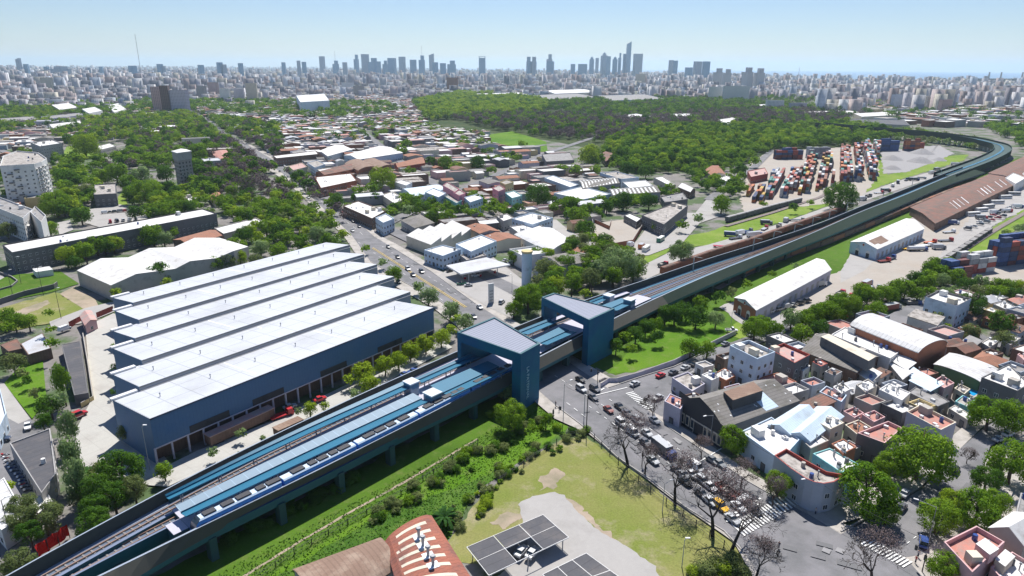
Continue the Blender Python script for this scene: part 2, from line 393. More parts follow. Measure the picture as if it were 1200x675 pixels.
sheet('concrete_yard',[(100,384),(133,368),(146,372),(180,520),(200,545),(230,530),(320,494),(420,445),(520,400),(530,408),(420,466),(300,522),(230,556),(196,572),(175,570),(120,560),(96,548),(88,508),(104,476),(109,466),(104,430)],'concrete_slab')
sheet('lane',[(58,378),(100,362),(134,354),(134,366),(105,378),(72,384),(60,384)],'concrete')
sheet('car_park',[(-80,470),(5,452),(38,494),(60,505),(62,560),(40,590),(-10,630),(-120,600)],'asphalt')
sheet('side_street',[(-70,442),(5,450),(36,492),(22,498),(-30,470)],'concrete')
sheet('car_park',[(100,262),(104,246),(140,240),(176,246),(172,258),(120,268)],'concrete')
sheet('car_park',[(66,262),(82,258),(86,270),(70,276)],'concrete')
sheet('side_street',[(815,250),(828,234),(848,238),(850,252),(820,262),(800,285),(760,300),(738,300),(700,292),(692,284),(715,294),(742,288),(756,270),(800,250)],'concrete')
sheet('side_street',[(640,258),(652,258),(668,272),(692,284),(694,296),(672,288),(648,270)],'concrete')
# avenue and its pavements
AVL=[(905,700),(872,650),(848.5,624.5),(802,595.6),(762,564),(724,538),(684,501.6),(651.6,477),(600,432),(545,376),(517,355),(472,331),(434,307),(412,276),(345,213),(300,183),(262,158)]
AVR=[(1100,700),(1060,655),(985,628),(946,604),(897,578),(877,566.7),(831,535),(782,501),(735,462),(713,457),(640,408),(557,357),(505,319),(460,291),(438.6,278),(365,213),(312,183),(270,158)]
sheet('pavement',[(650,492),(690,510),(790,588),(860,637),(888,690),(1120,700),(1075,640),(985,615),(946,592),(880,556),(820,515),(776,487),(722,448),(640,400),(570,357),(515,317),(465,287),(445,277),(372,213),(315,180),(266,157),(258,158),(290,183),(335,213),(402,276),(424,309),(464,337),(508,362),(536,384),(590,440)],'sidewalk')
sheet('pavement',[(946,592),(985,615),(1020,606),(1080,571),(1122,530),(1150,503),(1190,478),(1180,470),(1130,500),(1098,528),(1060,555),(990,580),(958,572)],'sidewalk')
sheet('pavement',[(1062,655),(1080,652),(1100,630),(1130,600),(1147,560),(1162,527),(1260,485),(1260,720),(1060,720)],'sidewalk')
sheet('avenue',AVL+AVR[::-1],'asphalt')
sheet('cross_street',[(985,628),(1062,655),(1080,652),(1100,630),(1130,600),(1147,560),(1160,525),(1200,500),(1260,470),(1235,455),(1190,480),(1150,505),(1122,530),(1080,575),(1020,610)],'asphalt')
sheet('cross_street',[(713,457),(776,490),(782,478),(800,446),(845,420),(905,398),(930,385),(925,378),(880,394),(840,409),(790,432),(748,445)],'asphalt')
sheet('bus_yard',[(1038,372),(1065,358),(1084,350),(1084,365),(1066,385),(1048,380)],'asphalt')
sheet('filling_station_forecourt',[(512,325),(545,305),(575,300),(620,335),(600,375),(570,360)],'concrete')
sheet('brick_lot_yard',[(695,263),(696,279),(716,289),(740,284),(752,269),(731,258)],'sand_yard')
# kerbs
def kerb(px):
    L,Q=strip(px,.3); b=MB()
    for i in range(len(L)-1):
        for A,B in((Q[i],Q[i+1]),(L[i+1],L[i])): b.face([(*A,0),(*B,0),(*B,LZ[0]+.13),(*A,LZ[0]+.13)],'concrete')
        z=LZ[0]+.13; b.face([(*Q[i],z),(*Q[i+1],z),(*L[i+1],z),(*L[i],z)],'concrete')
    struct('kerb',b)
kerb([(872,650),(848.5,624.5),(802,595.6),(762,564),(724,538),(684,501.6),(651.6,477)])
kerb([(946,604),(897,578),(877,566.7),(831,535),(784,503)])
kerb([(985,625),(1020,606),(1080,571)])
kerb([(545,376),(517,355),(472,331),(434,307)]); kerb([(557,357),(505,319),(460,291)])
kerb([(713,456),(748,444),(790,431),(840,408)])
# far road to the left, streets among blocks
for px,w in(([(262,160),(240,140),(215,128),(200,121)],16),([(440,262),(520,300),(610,345)],9),([(0,176),(60,200),(140,205),(260,190)],8),([(700,160),(640,180),(560,215),(500,240),(455,262)],9),
            ([(330,215),(420,200),(520,186),(640,170)],9),([(420,150),(470,190),(560,250),(615,275)],9),([(0,135),(120,140),(250,150),(400,140)],12),([(1240,420),(1150,400),(1100,372),(1060,350)],9),([(830,235),(880,200),(905,176)],8)):
    ribbon('side_street',px,w,'asphalt')
sheet('park_floor',[(480,124),(545,112),(600,112),(760,117),(990,134),(1040,166),(1000,172),(840,198),(740,204),(700,176),(650,166),(575,156),(500,150)],'park_floor',.03,occu=False)  # dark sheet paints the shaded gaps under the park trees
def patchy(px0,px1,wid,n,seed):
    g=random.Random(seed); A=P(*px0);B=P(*px1); a=math.atan2(B[1]-A[1],B[0]-A[0]); L=dist(A,B); b=MB(); z=LZ[0]+.008
    for k in range(n):
        u=g.uniform(0,L);v=g.uniform(-wid/2,wid/2); l=g.uniform(1,6);w=g.uniform(.5,2.2); x=A[0]+math.cos(a)*u-math.sin(a)*v;y=A[1]+math.sin(a)*u+math.cos(a)*v
        q=[(x+math.cos(a)*i*l/2-math.sin(a)*j*w/2,y+math.sin(a)*i*l/2+math.cos(a)*j*w/2,z+k*.0004) for i,j in((-1,-1),(1,-1),(1,1),(-1,1))]
        b.face(q,g.choice(['asphalt_dark','asphalt','asphalt_dark','line_faint' if g.random()<.12 else 'asphalt_dark']))
    struct('road_repair_patch',b)
patchy((700,470),(870,600),15,34,1); patchy((450,290),(545,362),12,16,2); patchy((900,640),(1010,670),12,4,3); patchy((1080,640),(1140,570),6,8,4); patchy((760,462),(835,424),6,8,5)
# painted markings: each direction line one sheet
mk=MB(); z=LZ[0]+.02
def dash(a,b,n,fill,w,m='paint_white'):
    A=P(*a);B=P(*b)
    for i in range(n):
        t0=i/n;t1=(i+fill)/n
        p=(A[0]+(B[0]-A[0])*t0,A[1]+(B[1]-A[1])*t0);q=(A[0]+(B[0]-A[0])*t1,A[1]+(B[1]-A[1])*t1)
        d=Vector((q[0]-p[0],q[1]-p[1])).normalized()*w/2
        mk.face([(p[0]+d.y,p[1]-d.x,z),(q[0]+d.y,q[1]-d.x,z),(q[0]-d.y,q[1]+d.x,z),(p[0]-d.y,p[1]+d.x,z)],m)
def zebra(a,b,c,n,w=.5):
    "n bars spread from a to b, each as long as a->c"
    A=P(*a);B=P(*b);C=P(*c); v=Vector((C[0]-A[0],C[1]-A[1])); u=Vector((B[0]-A[0],B[1]-A[1]))
    s=u/(n-.5)
    for i in range(n):
        p=Vector(A)+s*i; q=p+s*w
        mk.face([(p.x,p.y,z),(q.x,q.y,z),(q.x+v.x,q.y+v.y,z),(p.x+v.x,p.y+v.y,z)],'paint_white')
zebra((872,631),(915,606),(856,617),14); zebra((915,605),(940,592),(900,591),7)
zebra((733,463),(757,482),(742,461),12,.42)
zebra((1008,640),(1058,668),(1019,634),13)
dash((851,614),(888,593),1,1,.5); dash((856,607),(893,585),8,.5,.5)
dash((690,478),(845,590),14,.35,.18); dash((714,470),(868,582),14,.35,.18); dash((664,474),(690,494),3,.5,.2)
dash((650,442),(735,495),9,.4,.15); dash((700,462),(708,457),1,1,.4); dash((695,466),(735,456),1,1,.3)
dash((436,292),(545,362),1,1,.25,'paint_yellow'); dash((437.5,291.5),(547,361.5),1,1,.25,'paint_yellow')
dash((420,285),(525,358),14,.4,.15); dash((448,290),(540,350),14,.4,.15)
dash((366,228),(430,280),10,.4,.2); dash((812,548),(845,528),1,1,.3)
dash((1062,640),(1100,610),5,.4,.15); dash((790,450),(835,424),5,.4,.12)
for x,y in((968,648),(984,648)): 
    p=P(x,y); mk.box(p[0],p[1],z,1.6,1.6,.01,.9,'line_faint')
struct('road_markings',mk)
# rail tracks on the ground
def track(name,px,g=1.5,bed=3.2):
    ribbon('track_bed',px,bed,'ballast'); b=MB()
    for s in(-g/2,g/2):
        L,Q=strip(px,.16); L2,_=strip(px,abs(s)*2); C=L2 if s>0 else strip(px,g)[1]
        for i in range(len(C)-1):
            A=Vector(C[i]);B=Vector(C[i+1]);d=(B-A).normalized()*.09
            b.face([(A.x+d.y,A.y-d.x,LZ[0]+.15),(B.x+d.y,B.y-d.x,LZ[0]+.15),(B.x-d.y,B.y+d.x,LZ[0]+.15),(A.x-d.y,A.y+d.x,LZ[0]+.15)],'rail')
    struct(name,b)
track('railway_track',[(840,340),(870,323),(898,310),(940,296),(970,286),(1043,256),(1110,228),(1180,203)])
track('railway_track',[(985,372),(1040,350),(1080,326),(1120,300),(1170,268),(1240,228)])
track('railway_track',[(850,266),(905,250),(960,232),(1005,208)])
# ================================================================ VIADUCT + STATION
A48=math.radians(48); UX,UY=math.cos(A48),math.sin(A48)
def su(p): return p[0]*UX+p[1]*UY
def lv(p): return -p[0]*UY+p[1]*UX
def XY(s,l): return (s*UX-l*UY, s*UY+l*UX)
class Ln:
    def __init__(s,px,z,d=0):
        q=sorted(((su(P(x,y,z)),lv(P(x,y,z))+d) for x,y in px)); s.z=z; s.q=q
        # light smoothing
        xs=np.array([a for a,b in q]); ys=np.array([b for a,b in q]); s.lo,s.hi=xs[0],xs[-1]
        g=np.arange(s.lo,s.hi+4,4.0); v=np.interp(g,xs,ys)
        k=7; vp=np.pad(v,k,mode='reflect',reflect_type='odd'); w=np.ones(2*k+1)/(2*k+1); v=np.convolve(vp,w,'valid'); s.g,s.v=g,v
    def __call__(s,t): return float(np.interp(t,s.g,s.v))
class Of:
    def __init__(s,b,d,z=None): s.b=b; s.d=d; s.z=b.z if z is None else z; s.lo,s.hi=b.lo,b.hi
    def __call__(s,t): return s.b(t)+s.d
def loft(mb,a,za,b,zb,s0,s1,m,step=5.0):
    n=max(1,int((s1-s0)/step))
    for i in range(n):
        t0=s0+(s1-s0)*i/n; t1=s0+(s1-s0)*(i+1)/n
        mb.face([(*XY(t0,a(t0)),za),(*XY(t1,a(t1)),za),(*XY(t1,b(t1)),zb),(*XY(t0,b(t0)),zb)],m)
def slab(mb,a,b,z0,z1,s0,s1,side,top=None,step=5.0):
    "a is the south edge, b the north edge"
    top=top or side
    loft(mb,a,z1,b,z1,s0,s1,top,step); loft(mb,b,z0,a,z0,s0,s1,side,step)
    loft(mb,a,z0,a,z1,s0,s1,side,step); loft(mb,b,z1,b,z0,s0,s1,side,step)
    for t in(s0,s1):
        f=[(*XY(t,a(t)),z0),(*XY(t,a(t)),z1),(*XY(t,b(t)),z1),(*XY(t,b(t)),z0)]
        mb.face(f if t==s0 else f[::-1],side)
N0=Ln([(-60,712),(8.5,675),(102,619.6),(199,568.5),(340,499),(400,472),(449,450),(493,428.5),(534.7,412),(604,381.7),(631,372),(686.7,350),(760,326.7),(819.5,305.6),(900,281.6),(960,261.7),(1010,241),(1060,221.6),(1107,202.7),(1155,185.5)],10.2)
S1=Ln([(-40,753),(118,673),(180,643),(212.6,628),(229,622.5),(284,597.5),(340,566),(358.5,557),(400,538),(480,497.4),(549,461.7),(603,433.6),(634.7,416),(684.7,393),(720,372),(760,353.7),(786.7,342),(825,324),(900,295),(960,270),(1010,247.5),(1060,229),(1107,208.6),(1155,190)],9.2)
S2=Ln([(-40,800),(157,675),(221.5,637),(284,606),(340,577),(400,546.5),(480,508),(507.7,496),(580,461),(632.7,431.7),(684.7,404.8),(719.5,387.4),(777,358.6),(825,336),(873,317),(910,300),(960,281),(1010,260),(1060,239),(1107,218),(1155,202)],6.4)
T1=Ln([(-40,728),(55,675),(184,601),(260,562),(340,521),(400,492),(483,455),(560,420),(640,384.5),(700,361),(757,341),(800,324),(860,304),(910,287),(960,267),(1010,244),(1060,224),(1107,204.5),(1155,187)],7.4)
T2=Ln([(-30,733),(75,675),(180,619),(230,594),(340,541),(480,472),(600,413),(690,373),(760,346),(825,320),(900,291),(960,268),(1010,245.5),(1060,225.3),(1107,206),(1155,188)],7.4)
EB=Ln([(-30,737),(85,675),(180,623),(202,612.5),(260,585),(300,566)],7.9)
lo=max(N0.lo,S1.lo,S2.lo,T1.lo,T2.lo,EB.lo)+1; hi=min(N0.hi,S1.hi,S2.hi,T1.hi)-1
sPl=su(P(204,624,9)); sEnd=su(P(775,347,9))     # platform start / where the two decks merge again
vx,vy=XY(su(P(450,520,0)),lv(P(450,520,0)))
vd=empty('railway_viaduct',vx,vy,0)
tag(vd,'long grey green elevated railway viaduct crossing the whole district on columns','viaduct',fix=True)
b=MB()
NI=Of(N0,-.35)
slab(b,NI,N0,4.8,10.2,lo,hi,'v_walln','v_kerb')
# deck body: north twin deck, full deck at the station, then narrowing deck
slab(b,Of(EB,-.3),NI,5.0,7.0,lo,sPl,'v_teal','v_navy')
slab(b,S1,NI,5.0,7.0,sPl,hi,'v_teal','v_navy')
nb=b.build('deck',vd)
b=MB()
loft(b,Of(NI,-1.3),7.06,NI,7.06,lo,hi,'v_kerb')
loft(b,Of(T1,-1.7),7.1,Of(T1,1.7),7.1,lo,hi,'v_trackbed')
loft(b,Of(T2,-1.7),7.1,Of(T2,1.7),7.1,lo,hi,'v_trackbed')
loft(b,Of(T1,1.9),7.2,Of(T1,2.9),7.2,sEnd,hi,'v_tealbright'); loft(b,Of(T2,-3.0),7.2,Of(T2,-1.9),7.2,sEnd,hi,'v_tealbright')
b.build('track_bed',vd)
b=MB()
for T in(T1,T2):
    for d in(-.75,.75): loft(b,Of(T,d-.1),7.45,Of(T,d+.1),7.45,lo,hi,'rail'); loft(b,Of(T,d-.1),7.2,Of(T,d-.1),7.45,lo,hi,'rail')
b.build('rail',vd)
b=MB()
for T in(T1,T2):
    t=lo
    while t<min(hi,lo+330):
        x,y=XY(t,T(t)); sl=math.atan2(T(t+2)-T(t-2),4)+A48
        b.box(x,y,7.1,.35,2.3,.12,sl,'sleeper'); t+=1.6
b.build('sleeper_row',vd)
# parapet beams between and beside the tracks west of the station, edge kerbs
b=MB(); MD=Of(T1,-2.4); 
slab(b,Of(MD,-.8),MD,7.0,8.0,lo,sPl+4,'v_teal','v_deck'); slab(b,Of(EB,-.3),Of(EB,.25),5.0,8.0,lo,sPl+2,'v_teal','v_deck')
b.build('edge_beam',vd)
b=MB()
for ss,se,l0,l1,m,w in((lo,hi,0,0,'v_wall',.4),):
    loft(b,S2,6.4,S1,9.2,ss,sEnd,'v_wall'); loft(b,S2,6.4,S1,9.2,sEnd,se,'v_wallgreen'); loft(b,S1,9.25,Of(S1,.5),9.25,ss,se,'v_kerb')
    loft(b,Of(S1,.5),9.25,Of(S1,.5),7.0,ss,se,'v_wall'); 
loft(b,S2,6.4,S2,5.4,lo,hi,'v_teal'); loft(b,Of(S2,.3),5.0,S2,5.4,lo,hi,'v_teal'); loft(b,Of(S2,2.0),4.2,Of(S2,.3),5.0,lo,hi,'v_teal')
loft(b,Of(S1,3.2),4.2,Of(S2,2.0),4.2,lo,hi,'v_teal'); loft(b,Of(S1,.5),7.0,Of(S1,3.2),4.2,lo,sPl,'v_teal'); 
loft(b,N0,4.8,Of(N0,-3),4.2,lo,hi,'v_teal')
b.build('parapet',vd)
cols=0; t=lo+6
while t<hi:
    b=MB()
    for l in(S1(t)+.6,N0(t)-2.2):
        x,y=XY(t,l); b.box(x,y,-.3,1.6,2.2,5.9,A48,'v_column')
    x,y=XY(t,(S1(t)+N0(t))/2); b.box(x,y,4.3,1.8,N0(t)-S1(t)-.5,1.3,A48,'v_column')
    b.build('column',vd); t+=16
# platforms
b=MB(); sP2=su(P(757,345,9.1))
PN=Of(T1,-2.0)
slab(b,Of(S1,3.2),PN,7.0,8.1,su(P(214,607,9)),sP2,'v_teal','v_platform')
slab(b,Of(S1,3.2),Of(EB,.6),7.0,8.1,sPl,su(P(214,607,9))-.05,'v_teal','v_platform')
slab(b,Of(T1,2.0),NI,7.0,8.1,su(P(200,583,9)),sP2,'v_teal','v_platform')
b.build('platform',vd)
b=MB()
for d in(1.0,2.5): loft(b,Of(S1,d-.1),7.45,Of(S1,d+.1),7.45,sPl,sP2,'rail')
loft(b,Of(S1,.5),7.1,Of(S1,3.2),7.1,sPl,sP2,'v_trackbed'); b.build('rail',vd)
# canopies (one part each), with posts
def canopy(N,Mm,S,zN,zM,zS,top,wing):
    a=Ln(N,zN);c=Ln(Mm,zM);d=Ln(S,zS); b=MB()
    s1=min(a.q[-1][0],d.q[-1][0])
    s0=max(a.q[0][0],d.q[0][0])-1
    loft(b,c,zM,a,zN,s0,s1,top,3); loft(b,d,zS,c,zM-.3,s0,s1,wing,3)
    loft(b,a,zN-.12,c,zM-.12,s0,s1,'v_teal',3); loft(b,c,zM-.42,d,zS-.12,s0,s1,'v_teal',3)
    loft(b,c,zM-.55,c,zM+.06,s0,s1,'v_tealdark',3); loft(b,d,zS-.25,d,zS+.03,s0,s1,'v_tealdark',3); loft(b,a,zN+.05,a,zN-.3,s0,s1,'v_kerb',3)
    o=b.build('canopy',vd)
    t=s0+3
    while t<s1-1:
        b=MB(); x,y=XY(t,c(t)); b.box(x,y,8.0,.25,.25,zM-8.3,A48,'metal_grey'); sub_of(b.build('post',vd),o); b=MB()
        x,y=XY(t,d(t)+.4); b.box(x,y,8.0,.16,.16,zS-8.2,A48,'metal_grey'); sub_of(b.build('post',vd),o); t+=9
canopy([(199,577),(292,526),(340,505.5),(400,480.5),(478,444)],[(200,579.5),(292,530),(340,510),(400,485),(480.5,448)],[(201,584),(292,537.5),(340,517.5),(400,491),(483,453)],11.4,11.0,11.1,'v_tealbright','v_tealbright')
canopy([(489,442),(520,428),(556,412)],[(490,445),(522,431),(558,415)],[(492,449.5),(525,434),(562,418)],11.4,11.0,11.1,'v_tealbright','v_tealbright')
canopy([(609,386.5),(644,373)],[(613,388),(648,374.5)],[(621,391),(656,376)],11.4,11.0,11.1,'v_tealbright','v_tealbright')
canopy([(692,352),(708,346)],[(695,353.2),(711,347)],[(700,355.6),(714,349.5)],11.4,11.0,11.1,'v_tealbright','v_tealbright')
canopy([(211,590),(340,525),(400,501),(495,455)],[(217,597.5),(340,537),(400,510.7),(500,464)],[(222.5,603),(340,549.5),(400,519),(503,470)],11.0,10.7,10.9,'v_canopy','v_tealbright')
canopy([(507,450.5),(576,421)],[(515,462),(585,429)],[(521,468),(596,433)],11.0,10.7,10.9,'v_tealbright','v_tealbright')
canopy([(627,397),(658,381.5)],[(633,402),(668,386)],[(637,406),(676,389)],11.0,10.7,10.9,'v_tealbright','v_tealbright')
canopy([(706,357.5),(731,348.5)],[(715,361.5),(738,351)],[(722,364.5),(745,354)],11.0,10.7,10.9,'v_tealbright','v_tealbright')
for i,(x,y,w) in enumerate(((481.8,446.5,3.2),(506.7,459.5,3.6),(713.7,345.4,3.2),(737.7,350.2,3.4))):
    p=P(x,y,12.4); b=MB(); b.box(p[0],p[1],8.0,w,w,4.1,A48,'glass_blue'); b.box(p[0],p[1],12.1,w+.5,w+.5,.35,A48,'v_canopywhite'); b.build('lift_shaft',vd)
# overhead line masts on the single deck, far part
b0=None
for i,x in enumerate((819,883,905,929,951,972,995,1040,1075,1110)):
    t=su(P(x,np.interp(x,[819,1110],[318,205]),7.4)); l=T1(t)+3.0
    b=MB(); X,Y=XY(t,l); b.box(X,Y,7,.35,.35,6.5,A48,'v_columnlight'); X2,Y2=XY(t,T1(t)+1); b.box(X2,Y2,14.1,.2,4.4,.2,A48,'v_columnlight'); b.build('catenary_mast',vd)
# the far bend
cl=[(1107,205.5),(1130,197),(1152,188.7),(1168,181.2),(1175,175.6),(1172,170.5),(1160,167),(1140,162.6),(1105,157.8),(1064,154),(1032,151.5),(987,147.5),(960,145)]
zc=[8.2,8.2,8.2,8.6,9.4,10.4,11.2,12,12.6,13,13,13,13]; q=[(*P(x,y,z_),z_) for (x,y),z_ in zip(cl,zc)]
pts=[]
for i in range(len(q)-1):
    p0,p1,p2,p3=[Vector(q[max(0,min(len(q)-1,i+k))]) for k in(-1,0,1,2)]
    for k in range(6):
        u=k/6; pts.append(.5*((2*p1)+(-p0+p2)*u+(2*p0-5*p1+4*p2-p3)*u*u+(-p0+3*p1-3*p2+p3)*u**3))
pts.append(Vector(q[-1])); b=MB(); BW=9
def off(i,d):
    a=pts[max(0,i-1)].xy;c=pts[min(len(pts)-1,i+1)].xy; e=(c-a).normalized(); return (pts[i].x-e.y*d,pts[i].y+e.x*d)
prof=[(BW,4.6),(BW,11),(BW-.4,11),(BW-.4,9),(1.2,9),(1.2,9.4),(-1.2,9.4),(-1.2,9),(-BW+.4,9),(-BW+.4,11),(-BW,11),(-BW,4.6)]
mt=['v_wallgreen','v_column','v_wallgreen','v_deckgreen','v_deckgreen','v_tealbright','v_deckgreen','v_deckgreen','v_wallgreen','v_column','v_wallgreen','v_teal']
for i in range(len(pts)-1):
    for k in range(len(prof)):
        (d0,z0),(d1,z1)=prof[k],prof[(k+1)%len(prof)]
        g0,g1=pts[i].z-9,pts[i+1].z-9; b.face([(*off(i,d0),z0+g0),(*off(i,d1),z1+g0),(*off(i+1,d1),z1+g1),(*off(i+1,d0),z0+g1)],mt[k])
b.build('deck',vd)
for i in range(14,len(pts),2):
    b=MB(); e=off(i,1);a=math.atan2(e[1]-pts[i].y,e[0]-pts[i].x)
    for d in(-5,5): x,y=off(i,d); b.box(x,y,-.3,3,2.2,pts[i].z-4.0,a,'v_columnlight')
    b.build('column',vd)
occ_fill([XY(t,N0(t)+3) for t in np.arange(lo,hi,10)]+[XY(t,S2(t)-4) for t in np.arange(hi,lo,-10)])
occ_fill([off(i,12) for i in range(len(pts))]+[off(i,-12) for i in range(len(pts)-1,-1,-1)])
# ------------------------------------------------ gates
def gate(nm,lab,Lf,Bk,Rt,Nr,z,und,legt,text=None):
    L,B,R_,N=[Vector(P(*p,z)) for p in(Lf,Bk,Rt,Nr)]
    e=empty(nm,N.x,N.y,0); tag(e,lab,'station gate')
    def mix(a,c,d): v=(c-a); return a+v.normalized()*d
    b=MB(); N2=mix(N,L,legt);R2=mix(R_,B,legt)
    b.prism([tuple(v) for v in(N,R_,R2,N2)],-.2,z-und,'gate_blue','gate_blue'); leg=b.build('tower_leg',e)
    L2=mix(L,N,1.6);B2=mix(B,R_,1.6); b=MB()
    b.prism([tuple(v) for v in(L,L2,B2,B)],-.2,z-und,'gate_blue','gate_blue'); b.build('tower_leg',e)
    b=MB(); q=[L,N,R_,B]; b.prism([tuple(v) for v in q],z-und,z-.35,'gate_blue','gate_roof',True)
    c=(L+N+R_+B)/4
    for i in range(4):
        a,d=q[i],q[(i+1)%4]; ia=a+(c-a).normalized()*.9; idd=d+(c-d).normalized()*.9
        b.face([(a.x,a.y,z-.35),(d.x,d.y,z-.35),(d.x,d.y,z),(a.x,a.y,z)],'gate_blue')
        b.face([(a.x,a.y,z),(d.x,d.y,z),(idd.x,idd.y,z),(ia.x,ia.y,z)],'v_teal')
        b.face([(idd.x,idd.y,z-.35),(ia.x,ia.y,z-.35),(ia.x,ia.y,z),(idd.x,idd.y,z)],'gate_blue')
    b.build('roof_beam',e)
    if text:
        cu=bpy.data.curves.new('lettering','FONT'); cu.body=text; cu.size=1.75; cu.extrude=.05; cu.align_x='CENTER'; cu.align_y='CENTER'
        cu.materials.append(M['letter']); o=bpy.data.objects.new('lettering',cu); COL.objects.link(o); o.parent=e
        d=(R_-N).normalized(); nr=Vector((d.y,-d.x)); mid=N+d*(R_-N).length*.36+nr*.08
        X=Vector((0,0,-1));Z=Vector((nr.x,nr.y,0));Yv=Z.cross(X)
        mw=Matrix((X,Yv,Z)).transposed().to_4x4(); mw.translation=Vector((mid.x-e.location.x,mid.y-e.location.y,8.4)); o.matrix_local=mw; tomesh(o)
    occ_fill([tuple(v) for v in q])
    return e
gate('station_gate','wedge roofed blue station gate with vertical lettering on its tall leg, before the avenue',(535.7,389),(579,371.4),(633,402.5),(610.4,415),19.2,3.2,3.4,'LA PATERNAL')
gate('station_gate','wedge roofed blue station gate without lettering, at the far side of the avenue',(634.7,348),(649,343),(720.4,361.4),(690.6,375),17.7,3.0,3.2)
# ------------------------------------------------ train on the south track
tr=empty('electric_train',*XY(su(P(400,530,9)),S1(su(P(400,530,9)))+2.1),7.0); tag(tr,'blue and white electric train with grey roof units standing at the platform','train')
t0=su(P(226,618,10)); t1=su(P(606,430,10)); n=5; Lc=(t1-t0)/n
TC=Of(S1,1.75)
for k in range(n):
    a=t0+k*Lc+.3; z=t0+(k+1)*Lc-.3; b=MB(); m=(a+z)/2; sl=A48+math.atan2(TC(z)-TC(a),z-a)
    x,y=XY(m,(TC(a)+TC(z))/2); L=(z-a)/math.cos(sl-A48)
    nose=1.8 if k==0 else 0
    def tp(u,v): c,s=math.cos(sl),math.sin(sl); return (x+c*u-s*v,y+s*u+c*v)
    H=[(-L/2+nose*.0,0)]
    for (z0,z1,mm,w0,w1,n0,n1) in((7.3,8.2,'train_blue',1.2,1.25,.0,0.1),(8.2,9.6,'train_blue',1.25,1.25,.1,.6),(9.6,10.2,'train_blue',1.25,1.15,.6,1.2),(10.2,10.5,'train_white',1.15,.85,1.2,1.7)):
        if k: n0=n1=0
        A=[(-L/2+n0,-w0),(L/2,-w0),(L/2,w0),(-L/2+n0,w0)];B_=[(-L/2+n1,-w1),(L/2,-w1),(L/2,w1),(-L/2+n1,w1)]
        for i in range(4):
            j=(i+1)%4; b.face([(*tp(*A[i]),z0),(*tp(*A[j]),z0),(*tp(*B_[j]),z1),(*tp(*B_[i]),z1)],'glass' if (i==3 and k==0 and z0>8) else mm)
    b.face([(*tp(*p),10.5) for p in B_],'train_white')
    car=b.build('train_car',tr)
    b=MB(); u=-L/2+2.6
    while u<L/2-2.2:
        w=R.choice((2.0,2.6,3.2)); X,Y=tp(u+w/2,0); b.box(X,Y,10.48,w,1.5,.35,sl,'metal_dark'); u+=w+R.choice((.5,.7,1.4))
    rr=b.build('roof_unit',tr); sub_of(rr,car)
    b=MB(); u=-L/2+2
    while u<L/2-2:
        X,Y=tp(u,-1.26); b.box(X,Y,8.55,1.3,.06,.8,sl,'glass'); u+=2.3
    sub_of(b.build('window',tr),car)
# ------------------------------------------------ people (one continuous body)
def person_mesh(top,leg,nm='person'):
    b=MB()
    rings=[(0.0,.10,.07,leg),(.45,.12,.10,leg),(.85,.17,.12,leg),(1.0,.17,.12,top),(1.3,.20,.12,top),(1.42,.23,.11,top),(1.48,.07,.07,'skin'),(1.54,.075,.08,'skin'),(1.63,.10,.11,'skin'),(1.72,.07,.09,'metal_dark')]
    n=8;g=[[(rx*math.cos(2*math.pi*i/n),ry*math.sin(2*math.pi*i/n),z) for i in range(n)] for z,rx,ry,_ in rings]
    for j in range(len(g)-1):
        for i in range(n): k=(i+1)%n; b.face([g[j][i],g[j][k],g[j+1][k],g[j+1][i]],rings[j+1][3])
    b.face(g[-1],'metal_dark')
    for s in(-1,1): b.cyl((s*.21,0,1.4),(s*.29,.04,1.08),.05,.045,6,top); b.cyl((s*.29,.04,1.08),(s*.27,-.1,.82),.042,.03,6,'skin')
    for s in(-1,1): b.cyl((s*.09,0,.5),(s*.11,-.03*s,0),.075,.05,6,leg); b.box(s*.11,-.06,0,.1,.26,.07,0,'metal_dark')
    o=b.build(nm,link=False); return o.data
PM=[person_mesh('cloth_dark','cloth_dark'),person_mesh('cloth_light','cloth_dark'),person_mesh('car_red','cloth_dark'),person_mesh('cloth_dark','cloth_light')]
PC=['in dark clothes','in a light top and dark trousers','in a red top','in a dark top and light trousers']
def person(x,y,z,where,grp,k=None):
    k=R.randrange(4) if k is None else k
    o=bpy.data.objects.new('person',PM[k]); COL.objects.link(o); o.location=(x,y,z); o.rotation_euler=(0,0,R.random()*6.28)
    tag(o,'person %s standing %s'%(PC[k],where),'person',grp)
for px,py in((262,573),(300,558),(316,557),(319,556),(347,533),(356,529),(366,527),(378,515),(400,507),(408,504),(437,500),(446,497),(450,496),(455,495),(478,487),(485,484),(500,478),(362,523),(530,459),(558,449),(350,536),(645,400),(655,397)):
    t=su(P(px,py,8.1)); person(*XY(t,S1(t)+4.0+R.random()*1.5),8.1,'on the platform by the blue train','people waiting on the station platform')
